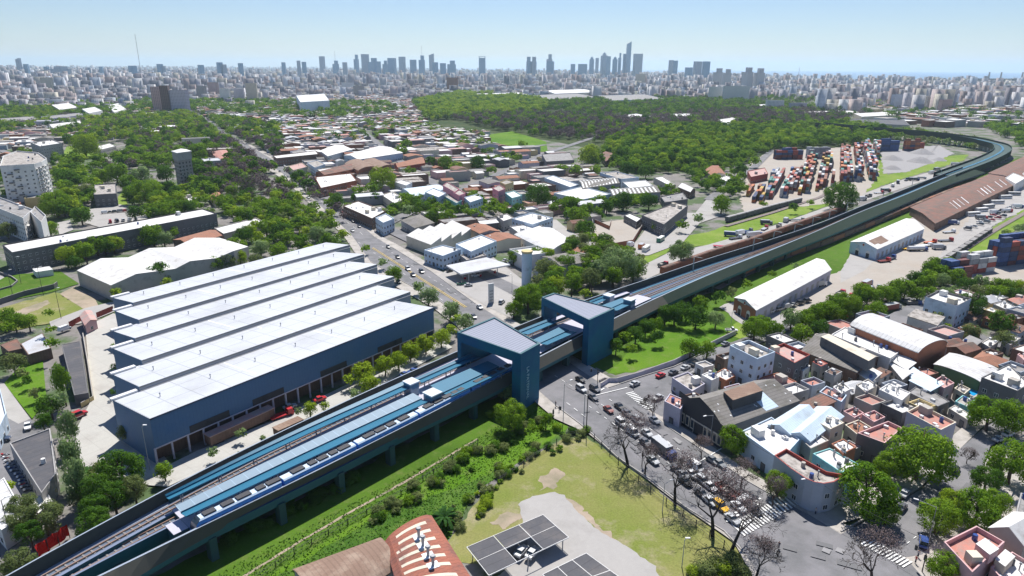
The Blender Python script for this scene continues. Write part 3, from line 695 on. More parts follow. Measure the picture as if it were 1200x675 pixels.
# ================================================================ BUILDINGS
def wmesh():
    b=MB(); b.box(0,0,0,1,.08,1,0,'w_white'); 
    for x in(-.24,.24): b.box(x,-.05,.08,.38,.06,.84,0,'glass')
    o=b.build('window',link=False); return o.data
WM=wmesh()
def dmesh(m='metal_dark'):
    b=MB(); b.box(0,0,0,1,.1,1,0,m); b.box(0,-.03,.0,.8,.1,.92,0,'w_darkgrey'); return b.build('door',link=False).data
DM=dmesh()
def put(mesh,nm,par,x,y,z,ang,sx,sz,sy=1):
    o=bpy.data.objects.new(nm,mesh); COL.objects.link(o); o.parent=par
    o.location=(x-par.location.x,y-par.location.y,z-par.location.z); o.rotation_euler=(0,0,ang); o.scale=(sx,sy,sz); return o
def facade(par,p,q,z0,z1,door=False,w=1.3,h=1.35,sp=3.0,fl=3.1,maxw=40,off=.02):
    "windows on the wall p->q (outward side on the right of p->q)"
    d=Vector((q[0]-p[0],q[1]-p[1])); L=d.length
    if L<2.6: return
    d/=L; n=Vector((d.y,-d.x)); 
    if n.dot(Vector((-p[0],-p[1])))<=0: return
    ang=math.atan2(d.y,d.x); nf=max(1,int((z1-z0-.4)//fl)); k=max(1,int((L-.8)//sp)); c=0
    for f in range(nf):
        for i in range(k):
            if c>=maxw: return
            u=L*(i+.5)/k; x=p[0]+d.x*u+n.x*off;y=p[1]+d.y*u+n.y*off
            if door and f==0 and i==k//2: put(DM,'door',par,x,y,z0+.05,ang,1.6,2.3)
            else: put(WM,'window',par,x,y,z0+f*fl+1.1,ang,w,h)
            c+=1
def quad(A,B,C,z,D=None):
    a=P(*A,z);b=P(*B,z);c=P(*C,z)
    d=P(*D,z) if D else (a[0]+c[0]-b[0],a[1]+c[1]-b[1])
    return [a,b,c,d]
def inset(pl,d):
    c=cen(pl); n=len(pl); out=[]
    if area(pl)<0: pl=pl[::-1]
    for i in range(n):
        p0=Vector(pl[i-1]);p1=Vector(pl[i]);p2=Vector(pl[(i+1)%n])
        a=(p1-p0).normalized();b=(p2-p1).normalized(); na=Vector((-a.y,a.x));nb=Vector((-b.y,b.x)); m=(na+nb)
        m=m/max(.3,m.dot(na)); out.append((p1.x+m.x*d,p1.y+m.y*d))
    return out
def clutter(par,pl,z,n):
    rf=[c for c in par.children if c.name.startswith('roof')]; k0=set(c.name for c in par.children)
    c=cen(pl)
    for _ in range(n):
        i=R.randrange(len(pl)); t=R.uniform(.15,.75); x=c[0]+(pl[i][0]-c[0])*t;y=c[1]+(pl[i][1]-c[1])*t
        k=R.random(); b=MB(); a=math.atan2(pl[1][1]-pl[0][1],pl[1][0]-pl[0][0])
        if k<.3: b.cyl((x,y,z),(x,y,z+1.3),.55,.5,8,R.choice(['w_conc','car_blue','w_white','w_darkgrey'])); b.build('water_tank',par)
        elif k<.6: b.box(x,y,z,R.uniform(.7,1.4),.8,.7,a,'metal_white'); b.build('air_conditioner',par)
        elif k<.8 and abs(area(pl))>70: b.box(x,y,z,R.uniform(2,3.2),R.uniform(1.8,2.6),2.2,a,R.choice(['w_white','w_conc','w_cream'])); b.build('stair_head',par)
        else: b.cyl((x,y,z),(x,y,z+1.6),.14,.14,6,'metal_grey'); b.cyl((x,y,z+1.6),(x,y,z+1.9),.3,.2,6,'metal_grey'); b.build('flue',par)
    if rf:
        for c_ in list(par.children):
            if c_.name not in k0: sub_of(c_,rf[0])
def house(nm,lab,cat,pl,z,wall,roof,style='flat',win=1,par=.6,clut=0,group=None,z0=0,fix=False,door=True,rise=2.0,coping=None,maxw=24,pos=None,pattern=None,force=0):
    if style in('gable','arch','hip') and not force and dist(pl[0],pl[1])<dist(pl[1],pl[2]): pl=pl[1:]+pl[:1]
    if area(pl)<0: pl=pl[::-1]
    c=cen(pl); e=empty(nm,c[0],c[1],z0); tag(e,lab,cat,group,fix=fix)
    occ_fill(pl)
    b=MB()
    if style in('flat','terrace'):
        h=par; inn=inset(pl,.28) if len(pl)==4 or len(pl)>2 else pl
        b.prism(pl,z0-.2,z+h,wall)
        for i in range(len(pl)):
            j=(i+1)%len(pl)
            b.face([(*inn[j],z),(*inn[i],z),(*inn[i],z+h),(*inn[j],z+h)],coping or wall)
            b.face([(*pl[i],z+h),(*pl[j],z+h),(*inn[j],z+h),(*inn[i],z+h)],coping or wall)
        b.build('wall',e); r=MB(); r.face([(*p,z) for p in inn],roof); r.build('roof',e)
    elif style=='shed':  # single slope: side pl[0]-pl[1] low
        zz=[z,z,z+rise,z+rise]
        for i in range(4):
            j=(i+1)%4; b.face([(*pl[i],z0-.2),(*pl[j],z0-.2),(*pl[j],zz[j]),(*pl[i],zz[i])],wall)
        b.build('wall',e); o=inset(pl,-.35); r=MB(); r.face([(*o[i],zz[i]+.04) for i in range(4)],roof)
        for i in range(4):
            j=(i+1)%4; r.face([(*o[i],zz[i]-.12),(*o[j],zz[j]-.12),(*o[j],zz[j]+.04),(*o[i],zz[i]+.04)],roof)
        r.face([(*o[i],zz[i]-.12) for i in(3,2,1,0)],roof); r.build('roof',e)
    elif style in('gable','arch','hip'):
        # ridge parallel to pl[0]->pl[1]
        m0=((pl[0][0]+pl[3][0])/2,(pl[0][1]+pl[3][1])/2); m1=((pl[1][0]+pl[2][0])/2,(pl[1][1]+pl[2][1])/2)
        o=inset(pl,-.3)
        def sec(t,A,D): # section point from A to D
            x=A[0]+(D[0]-A[0])*t;y=A[1]+(D[1]-A[1])*t
            if style=='arch': return (x,y,z+rise*math.sqrt(max(0,1-(2*t-1)**2*.93))-rise*.26)
            return (x,y,z+rise*(1-abs(2*t-1)))
        n=10 if style=='arch' else 2
        if style=='hip':
            W_=dist(pl[0],pl[3])/2; L_=max(.1,dist(pl[0],pl[1])); f=min(.49,W_/L_)
            r0=(m0[0]+(m1[0]-m0[0])*f,m0[1]+(m1[1]-m0[1])*f,z+rise);r1=(m1[0]+(m0[0]-m1[0])*f,m1[1]+(m0[1]-m1[1])*f,z+rise)
            b.prism(pl,z0-.2,z,wall); b.build('wall',e); r=MB()
            O=[(*p,z) for p in o]
            r.face([O[0],O[1],r1,r0],roof); r.face([O[2],O[3],r0,r1],roof); r.face([O[1],O[2],r1],roof); r.face([O[3],O[0],r0],roof); r.build('roof',e)
        else:
            for i in(0,2): 
                j=i+1 if i==0 else 3
                b.face([(*pl[i],z0-.2),(*pl[j],z0-.2),(*pl[j],z),(*pl[i],z)],wall)
            e1=[(*pl[1],z0-.2),(*pl[2],z0-.2)]+[sec(t/n,pl[2],pl[1]) for t in range(n+1)]
            e2=[(*pl[3],z0-.2),(*pl[0],z0-.2)]+[sec(t/n,pl[0],pl[3]) for t in range(n+1)]
            b.face(e1,wall); b.face(e2,wall); b.build('wall',e); r=MB()
            for k in range(n):
                a0=sec(k/n,o[0],o[3]);a1=sec((k+1)/n,o[0],o[3]);b0=sec(k/n,o[1],o[2]);b1=sec((k+1)/n,o[1],o[2])
                up=lambda p,d=.06:(p[0],p[1],p[2]+d)
                r.face([up(a0),up(b0),up(b1),up(a1)],roof); r.face([up(a1,-.1),up(b1,-.1),up(b0,-.1),up(a0,-.1)],roof)
                for s,t_ in((a0,a1),(b1,b0)): r.face([up(s,-.1),up(s),up(t_),up(t_,-.1)],roof)
            A0=sec(0,o[0],o[3]);B0=sec(0,o[1],o[2]); r.face([(A0[0],A0[1],A0[2]-.25),(B0[0],B0[1],B0[2]-.25),(B0[0],B0[1],B0[2]+.06),(A0[0],A0[1],A0[2]+.06)],roof)
            r.build('roof',e)
    if win:
        for i in range(len(pl)): facade(e,pl[i],pl[(i+1)%len(pl)],z0,z,door and i==0,maxw=maxw)
    if clut: clutter(e,pl,z,clut)
    return e
def H(lab,A,B,C,z,wall,roof,style='flat',nm='house',cat=None,D=None,**k):
    return house(nm,lab,cat or nm.replace('_',' '),quad(A,B,C,z,D),z,wall,roof,style,**k)
def sub(par,nm,A,B,C,z0,z1,wall,top,D=None):
    b=MB(); b.prism(quad(A,B,C,z1,D),z0,z1,wall,top); return b.build(nm,par)
# ------------------------------------------------ the blue saw-roofed market hall
mx,my=P(250,540,0)
mall=empty('market_hall',mx,my); tag(mall,'huge blue metal hall with six white stepped roof strips beside the viaduct','market hall',fix=True)
ST=[((132,349),(156,355),(410,287),(382,284.2)),((134.5,364.4),(162.6,375),(426.7,298),(391,295)),((132,388),(158,396.6),(442,309.8),(405,306)),((132,408.4),(166,422.6),(461.8,324),(420.8,319)),
    ((132,439),(163,453.5),(481,342),(440,334)),((132,469),(175.5,491),(508,360.5),(460,352))]
def lerp(a,b,t): return tuple(a[i]+(b[i]-a[i])*t for i in range(len(a)))
for k,(BL,FL,FR,BR) in enumerate(ST):
    q=[P(*FL,14.0),P(*FR,14.0),P(*BR,12.6),P(*BL,12.6)]; zz=[14.0,14.0,12.6,12.6]
    occ_fill(q); last=k==5
    b=MB()
    for i in(1,3): j=(i+1)%4; b.face([(*q[i],-.2),(*q[j],-.2),(*q[j],zz[j]),(*q[i],zz[i])],'mall_blue')
    b.face([(*q[2],-.2),(*q[3],-.2),(*q[3],12.6),(*q[2],12.6)],'mall_blue')
    zb=5.2 if last else 0
    b.face([(*q[0],zb if last else 10),(*q[1],zb if last else 10),(*q[1],14),(*q[0],14)],'mall_blue' if last else 'gutter')
    if not last: b.face([(*q[0],-.2),(*q[1],-.2),(*q[1],10),(*q[0],10)],'mall_blue')
    b.build('wall',mall)
    b=MB(); o=q
    b.face([(*o[i],zz[i]+.05) for i in range(4)],'mall_roof'); b.face([(*o[0],13.55),(*o[1],13.55),(*o[1],14.05),(*o[0],14.05)],'metal_dark'); b.build('roof',mall)  # dark strip paints the shadow gap below the roof's front edge
    d=Vector((q[1][0]-q[0][0],q[1][1]-q[0][1]));L=d.length;d/=L
    if not last:
        b=MB(); n=Vector((d.y,-d.x)); a0=Vector(q[0])+n*.02;a1=Vector(q[1])+n*.02; b.face([(a0.x,a0.y,13.0),(a1.x,a1.y,13.0),(a1.x+n.x*.5,a1.y+n.y*.5,12.9),(a0.x+n.x*.5,a0.y+n.y*.5,12.9)][::1],'gutter'); b.build('gutter',mall)
    for t in np.linspace(.08,.92,7):
        b=MB(); x,y=lerp(lerp(q[3],q[2],t),lerp(q[0],q[1],t),.45); z=13.2; b.cyl((x,y,z-.3),(x,y,z+1.0),.12,.12,6,'metal_grey'); b.cyl((x,y,z+1.0),(x,y,z+1.3),.3,.12,6,'metal_grey'); b.build('roof_vent',mall)
    for t in(.3,.62) if k%2 else(.45,):
        b=MB(); p=[lerp(lerp(q[3],q[2],t+s),lerp(q[0],q[1],t+s),u) for s,u in((0,.1),(.006,.1),(.006,.9),(0,.9))]
        zf=lambda u:12.6+1.4*u+.08
        b.face([(*p[0],zf(.1)),(*p[3],zf(.9)),(*p[2],zf(.9)),(*p[1],zf(.1))],'r_skylight'); b.build('roof_light',mall)
    # awning at the west end of each strip
    b=MB(); w0=P(*BL,13); e_=Vector((q[0][0]-q[3][0],q[0][1]-q[3][1])).normalized(); 
    b.box(q[3][0]+d.x*3,q[3][1]+d.y*3,12.8,7,1.4,.5,math.atan2(d.y,d.x),'metal_white'); b.build('roof_edge',mall)
    if last:
        n=Vector((d.y,-d.x)); back=-n*3.0; b=MB()
        p0=Vector(q[0])+back;p1=Vector(q[1])+back
        b.face([(p0.x,p0.y,-.2),(p1.x,p1.y,-.2),(p1.x,p1.y,5.2),(p0.x,p0.y,5.2)],'w_brickdark'); b.face([(*q[0],5.2),(p0.x,p0.y,5.2),(p1.x,p1.y,5.2),(*q[1],5.2)],'w_grey')
        b.build('wall',mall)
        N_=24
        for i in range(N_+1):
            p=Vector(q[0])+d*(L*i/N_)-n*.25; b=MB(); b.box(p.x,p.y,-.2,.45,.45,5.4,math.atan2(d.y,d.x),'w_lilac'); b.build('column',mall)
        b=MB(); p=Vector(q[0])+d*L/2+n*.06-n*.2; b.box(p.x,p.y,5.1,L,.5,.35,math.atan2(d.y,d.x),'w_lilac'); b.build('ledge',mall)
        for t0,t1 in((.09,.2),(.27,.37),(.5,.6),(.73,.84)):
            b=MB(); p=Vector(q[0])+d*(L*(t0+t1)/2)+n*.05; b.box(p.x,p.y,5.5,L*(t1-t0),.12,2.0,math.atan2(d.y,d.x),'w_dark'); b.build('window',mall)
# ------------------------------------------------ long old freight car and loads in the hall yard
def longwag(nm,lab,cat,A,B,w,z,h,m,top,grp=None,roofname='roof'):
    p=P(*A,z);q=P(*B,z); c=((p[0]+q[0])/2,(p[1]+q[1])/2); e=empty(nm,*c); tag(e,lab,cat,grp); a=math.atan2(q[1]-p[1],q[0]-p[0]); L=dist(p,q)
    b=MB(); b.box(*c,.9,L,w,h-1.1,a,m); b.build('body',e)
    b=MB(); b.box(*c,h-.2,L+.3,w+.25,.2,a,top); b.build(roofname,e)
    for s in(-.36,.36):
        b=MB(); x,y=c[0]+math.cos(a)*L*s,c[1]+math.sin(a)*L*s
        b.box(x,y,.4,2.4,w-.6,.5,a,'metal_dark')
        for u in(-.8,.8):
            for v in(-.7,.7):
                X=x+math.cos(a)*u-math.sin(a)*v;Y=y+math.sin(a)*u+math.cos(a)*v
                b.cyl((X-math.sin(a)*-.08,Y+math.cos(a)*-.08,.45),(X+math.sin(a)*-.08,Y-math.cos(a)*-.08,.45),.42,.42,8,'metal_dark')
        b.build('bogie',e)
    occ_fill([(c[0]+math.cos(a)*u*L/2-math.sin(a)*v*w,c[1]+math.sin(a)*u*L/2+math.cos(a)*v*w) for u,v in((-1,-1),(1,-1),(1,1),(-1,1))]); return e
longwag('old_railcar','long old railcar with pale pink roof standing before the blue hall','railcar',(243,514),(318,480),3,2.7,3.8,'w_brickdark','r_pink')
longwag('old_railcar','short brown railcar parked in the yard nearer the warehouse trees','railcar',(323,504),(352,491),2.8,2.6,3.0,'r_rust','r_brown')
# ------------------------------------------------ white triple shed, barracks, towers (upper left)
far=[(90,317),(118,302.8),(150,301.8),(175,290.8),(204,289.7),(228,278.7),(257,278.7)]
near=[(130,334.5),(160,321),(205.5,315),(223,306),(254,302.5),(274,294),(291,289)]
fz=[7.5,10,7.5,10,7.5,10,7.5]
e=empty('white_warehouse',*P(200,310,0)); tag(e,'broad white roofed warehouse with three low gables behind the blue hall','warehouse')
fp=[P(*p,z) for p,z in zip(far,fz)]; npx=[P(*p,z) for p,z in zip(near,fz)]
b=MB(); r=MB()
for i in range(6):
    b.face([(*npx[i],-.2),(*npx[i+1],-.2),(*npx[i+1],fz[i+1]),(*npx[i],fz[i])],'w_conc'); b.face([(*fp[i+1],-.2),(*fp[i],-.2),(*fp[i],fz[i]),(*fp[i+1],fz[i+1])],'w_conc')
    r.face([(*npx[i],fz[i]+.05),(*npx[i+1],fz[i+1]+.05),(*fp[i+1],fz[i+1]+.05),(*fp[i],fz[i]+.05)],'r_white')
b.face([(*fp[0],-.2),(*npx[0],-.2),(*npx[0],7.5),(*fp[0],7.5)],'w_conc'); b.face([(*npx[6],-.2),(*fp[6],-.2),(*fp[6],7.5),(*npx[6],7.5)],'w_conc')
b.build('wall',e); r.build('roof',e); occ_fill([fp[0],npx[0],npx[6],fp[6]])
H('long dark grey barrack block with white roof behind the sports lawn',(3,288),(14,297),(254,251),10.5,'w_darkgrey','r_white',nm='barrack_block',cat='building',maxw=90,clut=6,coping='w_dark')
H('low brown tiled annexe between barrack block and white warehouse',(203,281),(222,287),(260,276),5,'w_brickdark','r_tile','gable',nm='annexe',cat='building',rise=1.5,D=(246,269.5))
H('long low white roofed wing behind the tiled annexe',(251,268),(262,275),(312,262),5,'w_conc','r_white',nm='annexe',cat='building')
def balcony(e,x,y,z,ang,w=3.2):
    b=MB(); n=Vector((math.sin(ang),-math.cos(ang))); c=(x+n.x*.75,y+n.y*.75)
    b.box(*c,z,w,1.5,.15,ang,'w_white'); b.box(x+n.x*1.45,y+n.y*1.45,z,w,.1,1.05,ang,'w_darkgrey'); b.build('balcony',e)
def tower(nm,lab,cat,pl,z,wall,roof,fl=3.0,sp=3.4,balc=0,clut=3,w=1.2,h=1.3,maxw=90,group=None):
    e=house(nm,lab,cat,pl,z,wall,roof,'flat',0,1.0,clut,group)
    if area(pl)<0: pl=pl[::-1]
    for i in range(len(pl)): facade(e,pl[i],pl[(i+1)%len(pl)],0,z,False,w,h,sp,fl,maxw)
    if balc:
        for i in range(len(pl)):
            p,q=pl[i],pl[(i+1)%len(pl)]; d=Vector((q[0]-p[0],q[1]-p[1])); L=d.length
            if L<4: continue
            d/=L; n=Vector((d.y,-d.x)); 
            if n.dot(Vector((-p[0],-p[1])))<=0: continue
            for f in range(1,int(z/fl)):
                for u in([.24+.22*(f%2)] if L>12 and balc==1 else [.25,.75]):
                    balcony(e,p[0]+d.x*L*u,p[1]+d.y*L*u,f*fl,math.atan2(d.y,d.x),min(3.4,L*.4))
    return e
tower('apartment_tower','tall white apartment tower with dark staggered balconies at the picture edge','apartment tower',[P(*p,30) for p in((0,196),(40,193.5),(49,191),(55,187),(45,180),(20,178),(4,184))],30,'w_white','r_conc',balc=1,clut=5)
tower('apartment_block','white four storey apartment block in front of the white tower','apartment block',quad((-20,238),(27,257),(39,247),14),14,'w_white','r_grey',balc=2,clut=4)
tower('apartment_block','narrow white block with blank end wall beside the white tower','apartment block',quad((36,250),(48.5,262),(54,254),14),14,'w_white','r_grey',clut=1,maxw=8)
tower('apartment_block','grey concrete apartment block with white roof boxes behind white tower','apartment block',quad((36,168),(47,172.5),(73,168.5),17),17,'w_grey','r_white',clut=6)
H('low grey pavilion with flat white roof on the park lawn',(111,172.5),(118,176),(136,171.5),7,'w_conc','r_white',nm='pavilion',cat='building')
house('office_block','dark box shaped building with pale roof beside the car park','office block',quad((111,217),(110,229),(136.5,227.5),9),9,'w_darkgrey','r_conc',clut=4)
# old square tower
tp=quad((202,177),(208,179),(223,177),30.5); te=empty('brick_tower',*cen(tp)); tag(te,'old square grey brick tower with a pale cap among the trees','tower',fix=True)
b=MB(); mat('p_tower',(.30,.27,.26),.85,.15,.2,pat='win',per=3.4,pc=.3,pw=.4); b.prism(tp,-.2,24,'p_tower'); 
for i in range(4):
    for zc in(8.0,13,18,24): pass
b.build('shaft',te); b=MB(); o=inset(tp,-.5); b.prism(o,24,30,'w_grey','w_grey',True); b.prism(inset(tp,-.9),30,30.6,'w_white','r_white',True); b.build('cap',te)
c=cen(tp); b=MB(); ii=inset(tp,1.0)
for i in range(4): j=(i+1)%4; b.face([(*o[i],30.6),(*o[j],30.6),(*c,32.6)],'w_white')
b.build('roof',te)
for i in range(4): facade(te,tp[i] if area(tp)>0 else tp[::-1][i],tp[(i+1)%4] if area(tp)>0 else tp[::-1][(i+1)%4],0,23,False,1.3,1.8,3.6,4.6)
H('low white annexe at the foot of the old brick tower',(195,236),(200,241),(232,234),5,'w_cream','r_white',nm='annexe',cat='building',clut=5)
H('terracotta roofed cottage beside the old brick tower',(245,228),(250,235),(262,232),4.5,'w_cream','r_tile','hip')
H('brick villa with white dormer roof in the trees by the old street',(248,178),(254,187),(272,184),7,'w_brick','r_coral','hip')
# gatehouse, wall, shed roofs on the left
H('small pink gatehouse with striped red roof by the yard entrance',(94,370),(100,381),(113,375),4,'w_pink','r_pink','gable',nm='gatehouse',cat='gatehouse',rise=1.2)
H('long dark grey carport roof along the yard wall',(72,404),(87,463.5),(103.5,460.5),3.6,'w_darkgrey','r_dark',nm='long_shed',cat='shed',D=(94,400),win=0,par=.1)
H('grey tin roofed shed beside the tall poplars',(24,403),(33,416),(60,408),4,'w_brickdark','r_tin',nm='shed',D=(50,390),win=0,par=.1)
H('rusty roofed low shed behind the grey tin shed',(0,404),(10,412),(28,408),3.5,'w_brickdark','r_rust',nm='shed',win=0,par=.1,D=(20,397))
H('large flat dark roofed building beside the parked motorbikes',(11.5,520.5),(49,579),(66,556),5,'w_grey','r_dark',D=(59,503),nm='workshop',win=1,par=.35,clut=1)
H('white roofed market building cut by the picture edge',(-30,586),(2,622),(30,604),5,'w_white','r_whitecorr',D=(5,560),nm='workshop',par=.2)
H('blue grey house with white roof at the picture edge',(-20,455),(-4,510),(8,486),5,'w_blueish','r_white',D=(-4,440),nm='house')
H('low white roofed kiosk building between two street trees',(34,590),(42,604),(62,588),3,'w_white','r_white',nm='kiosk',par=.1,win=0)
H('white flat canopy at the edge of the sports lawn',(38,315),(42,319),(62,316),3.2,'w_white','r_white',nm='shelter',par=.1,win=0)
# ------------------------------------------------ filling station
def canopy_on_posts(nm,lab,cat,q,z,th,top,post,nx,ny,edge='w_white',grp=None):
    e=empty(nm,*cen(q)); tag(e,lab,cat,grp); b=MB(); b.prism(q,z-th,z,edge,top,True); b.build('roof',e)
    for i in range(nx):
        for j in range(ny):
            u=.15+.7*i/max(1,nx-1);v=.2+.6*j/max(1,ny-1); p=lerp(lerp(q[0],q[1],u),lerp(q[3],q[2],u),v)
            b=MB(); b.box(*p,0,.35,.35,z-th,.9,post); b.build('post',e)
    return e
fs=canopy_on_posts('filling_station','white filling station canopy over dark pumps at the avenue corner','filling station',quad((523,311),(540,321),(598,310),5.6,(570,301.5)),5.6,.7,'r_tin','w_white',3,2)
for x,y in((545,326),(563,323),(580,319)):
    p=P(x,y,1); b=MB(); b.box(*p,0,1.1,.6,1.7,.9,'car_red'); b.box(*p,1.7,1.2,.7,.2,.9,'w_white'); tag(b.build('fuel_pump',),'red and white fuel pump under the filling station canopy','fuel pump','pumps under the canopy',pos=p)
H('long pale shop roof behind the filling station canopy',(539,300),(547,306),(570,300),4.5,'w_grey','r_conc',nm='shop',D=(562,295))
p=P(575.5,356,0); e=empty('price_sign',*p); tag(e,'tall white slab price sign standing alone on the forecourt','sign'); b=MB(); b.box(*p,0,2.6,.5,9.5,.5,'metal_white'); b.build('panel',e); b=MB(); b.box(p[0],p[1],-.1,3,1.2,.35,.5,'concrete'); b.build('base',e)
b=MB(); 
for zz in(1.6,3.0,4.4,5.8): b.box(p[0]+.14,p[1]-.25,zz,1.7,.06,.5,.5,'metal_grey')
b.build('price_row',e)
p=P(617,336,0); e=empty('water_tower',*p); tag(e,'slim grey concrete water tower with a yellow rim behind the station','water tower',fix=True); b=MB(); b.cyl((*p,0),(*p,17),2.4,2.4,16,'w_blueish',False); b.build('shaft',e); b=MB(); b.cyl((*p,17),(*p,17.9),2.7,2.7,16,'w_yellow'); b.build('rim',e)
# ================================================================ MORE BUILDINGS
hb='workshop'
# middle district north of the avenue
e=empty('sawtooth_workshop',*P(512,275,0)); tag(e,'cream workshop roofed with a row of four saw teeth beside the avenue','workshop')
q=[P(476,276,6.5),P(505,287,6.5),P(552,273,6.5),P(530,263,6.5)]
b=MB(); b.prism(q,-.2,6.5,'w_cream','r_conc'); b.build('wall',e); occ_fill(q)
for k in range(4):
    u0,u1=k/4,(k+1)/4; f=lambda u,v,z:(*lerp(lerp(q[1],q[2],u),lerp(q[0],q[3],u),v),z)
    b=MB(); b.face([f(u0,0,6.55),f(u1,0,9.2),f(u1,1,9.2),f(u0,1,6.55)],'r_white'); b.face([f(u1,0,6.55),f(u1,1,6.55),f(u1,1,9.2),f(u1,0,9.2)],'w_dark'); b.face([f(u0,0,6.55),f(u1,0,6.55),f(u1,0,9.2)],'w_cream'); b.face([f(u1,1,6.55),f(u0,1,6.55),f(u1,1,9.2)],'w_cream'); b.build('roof',e)
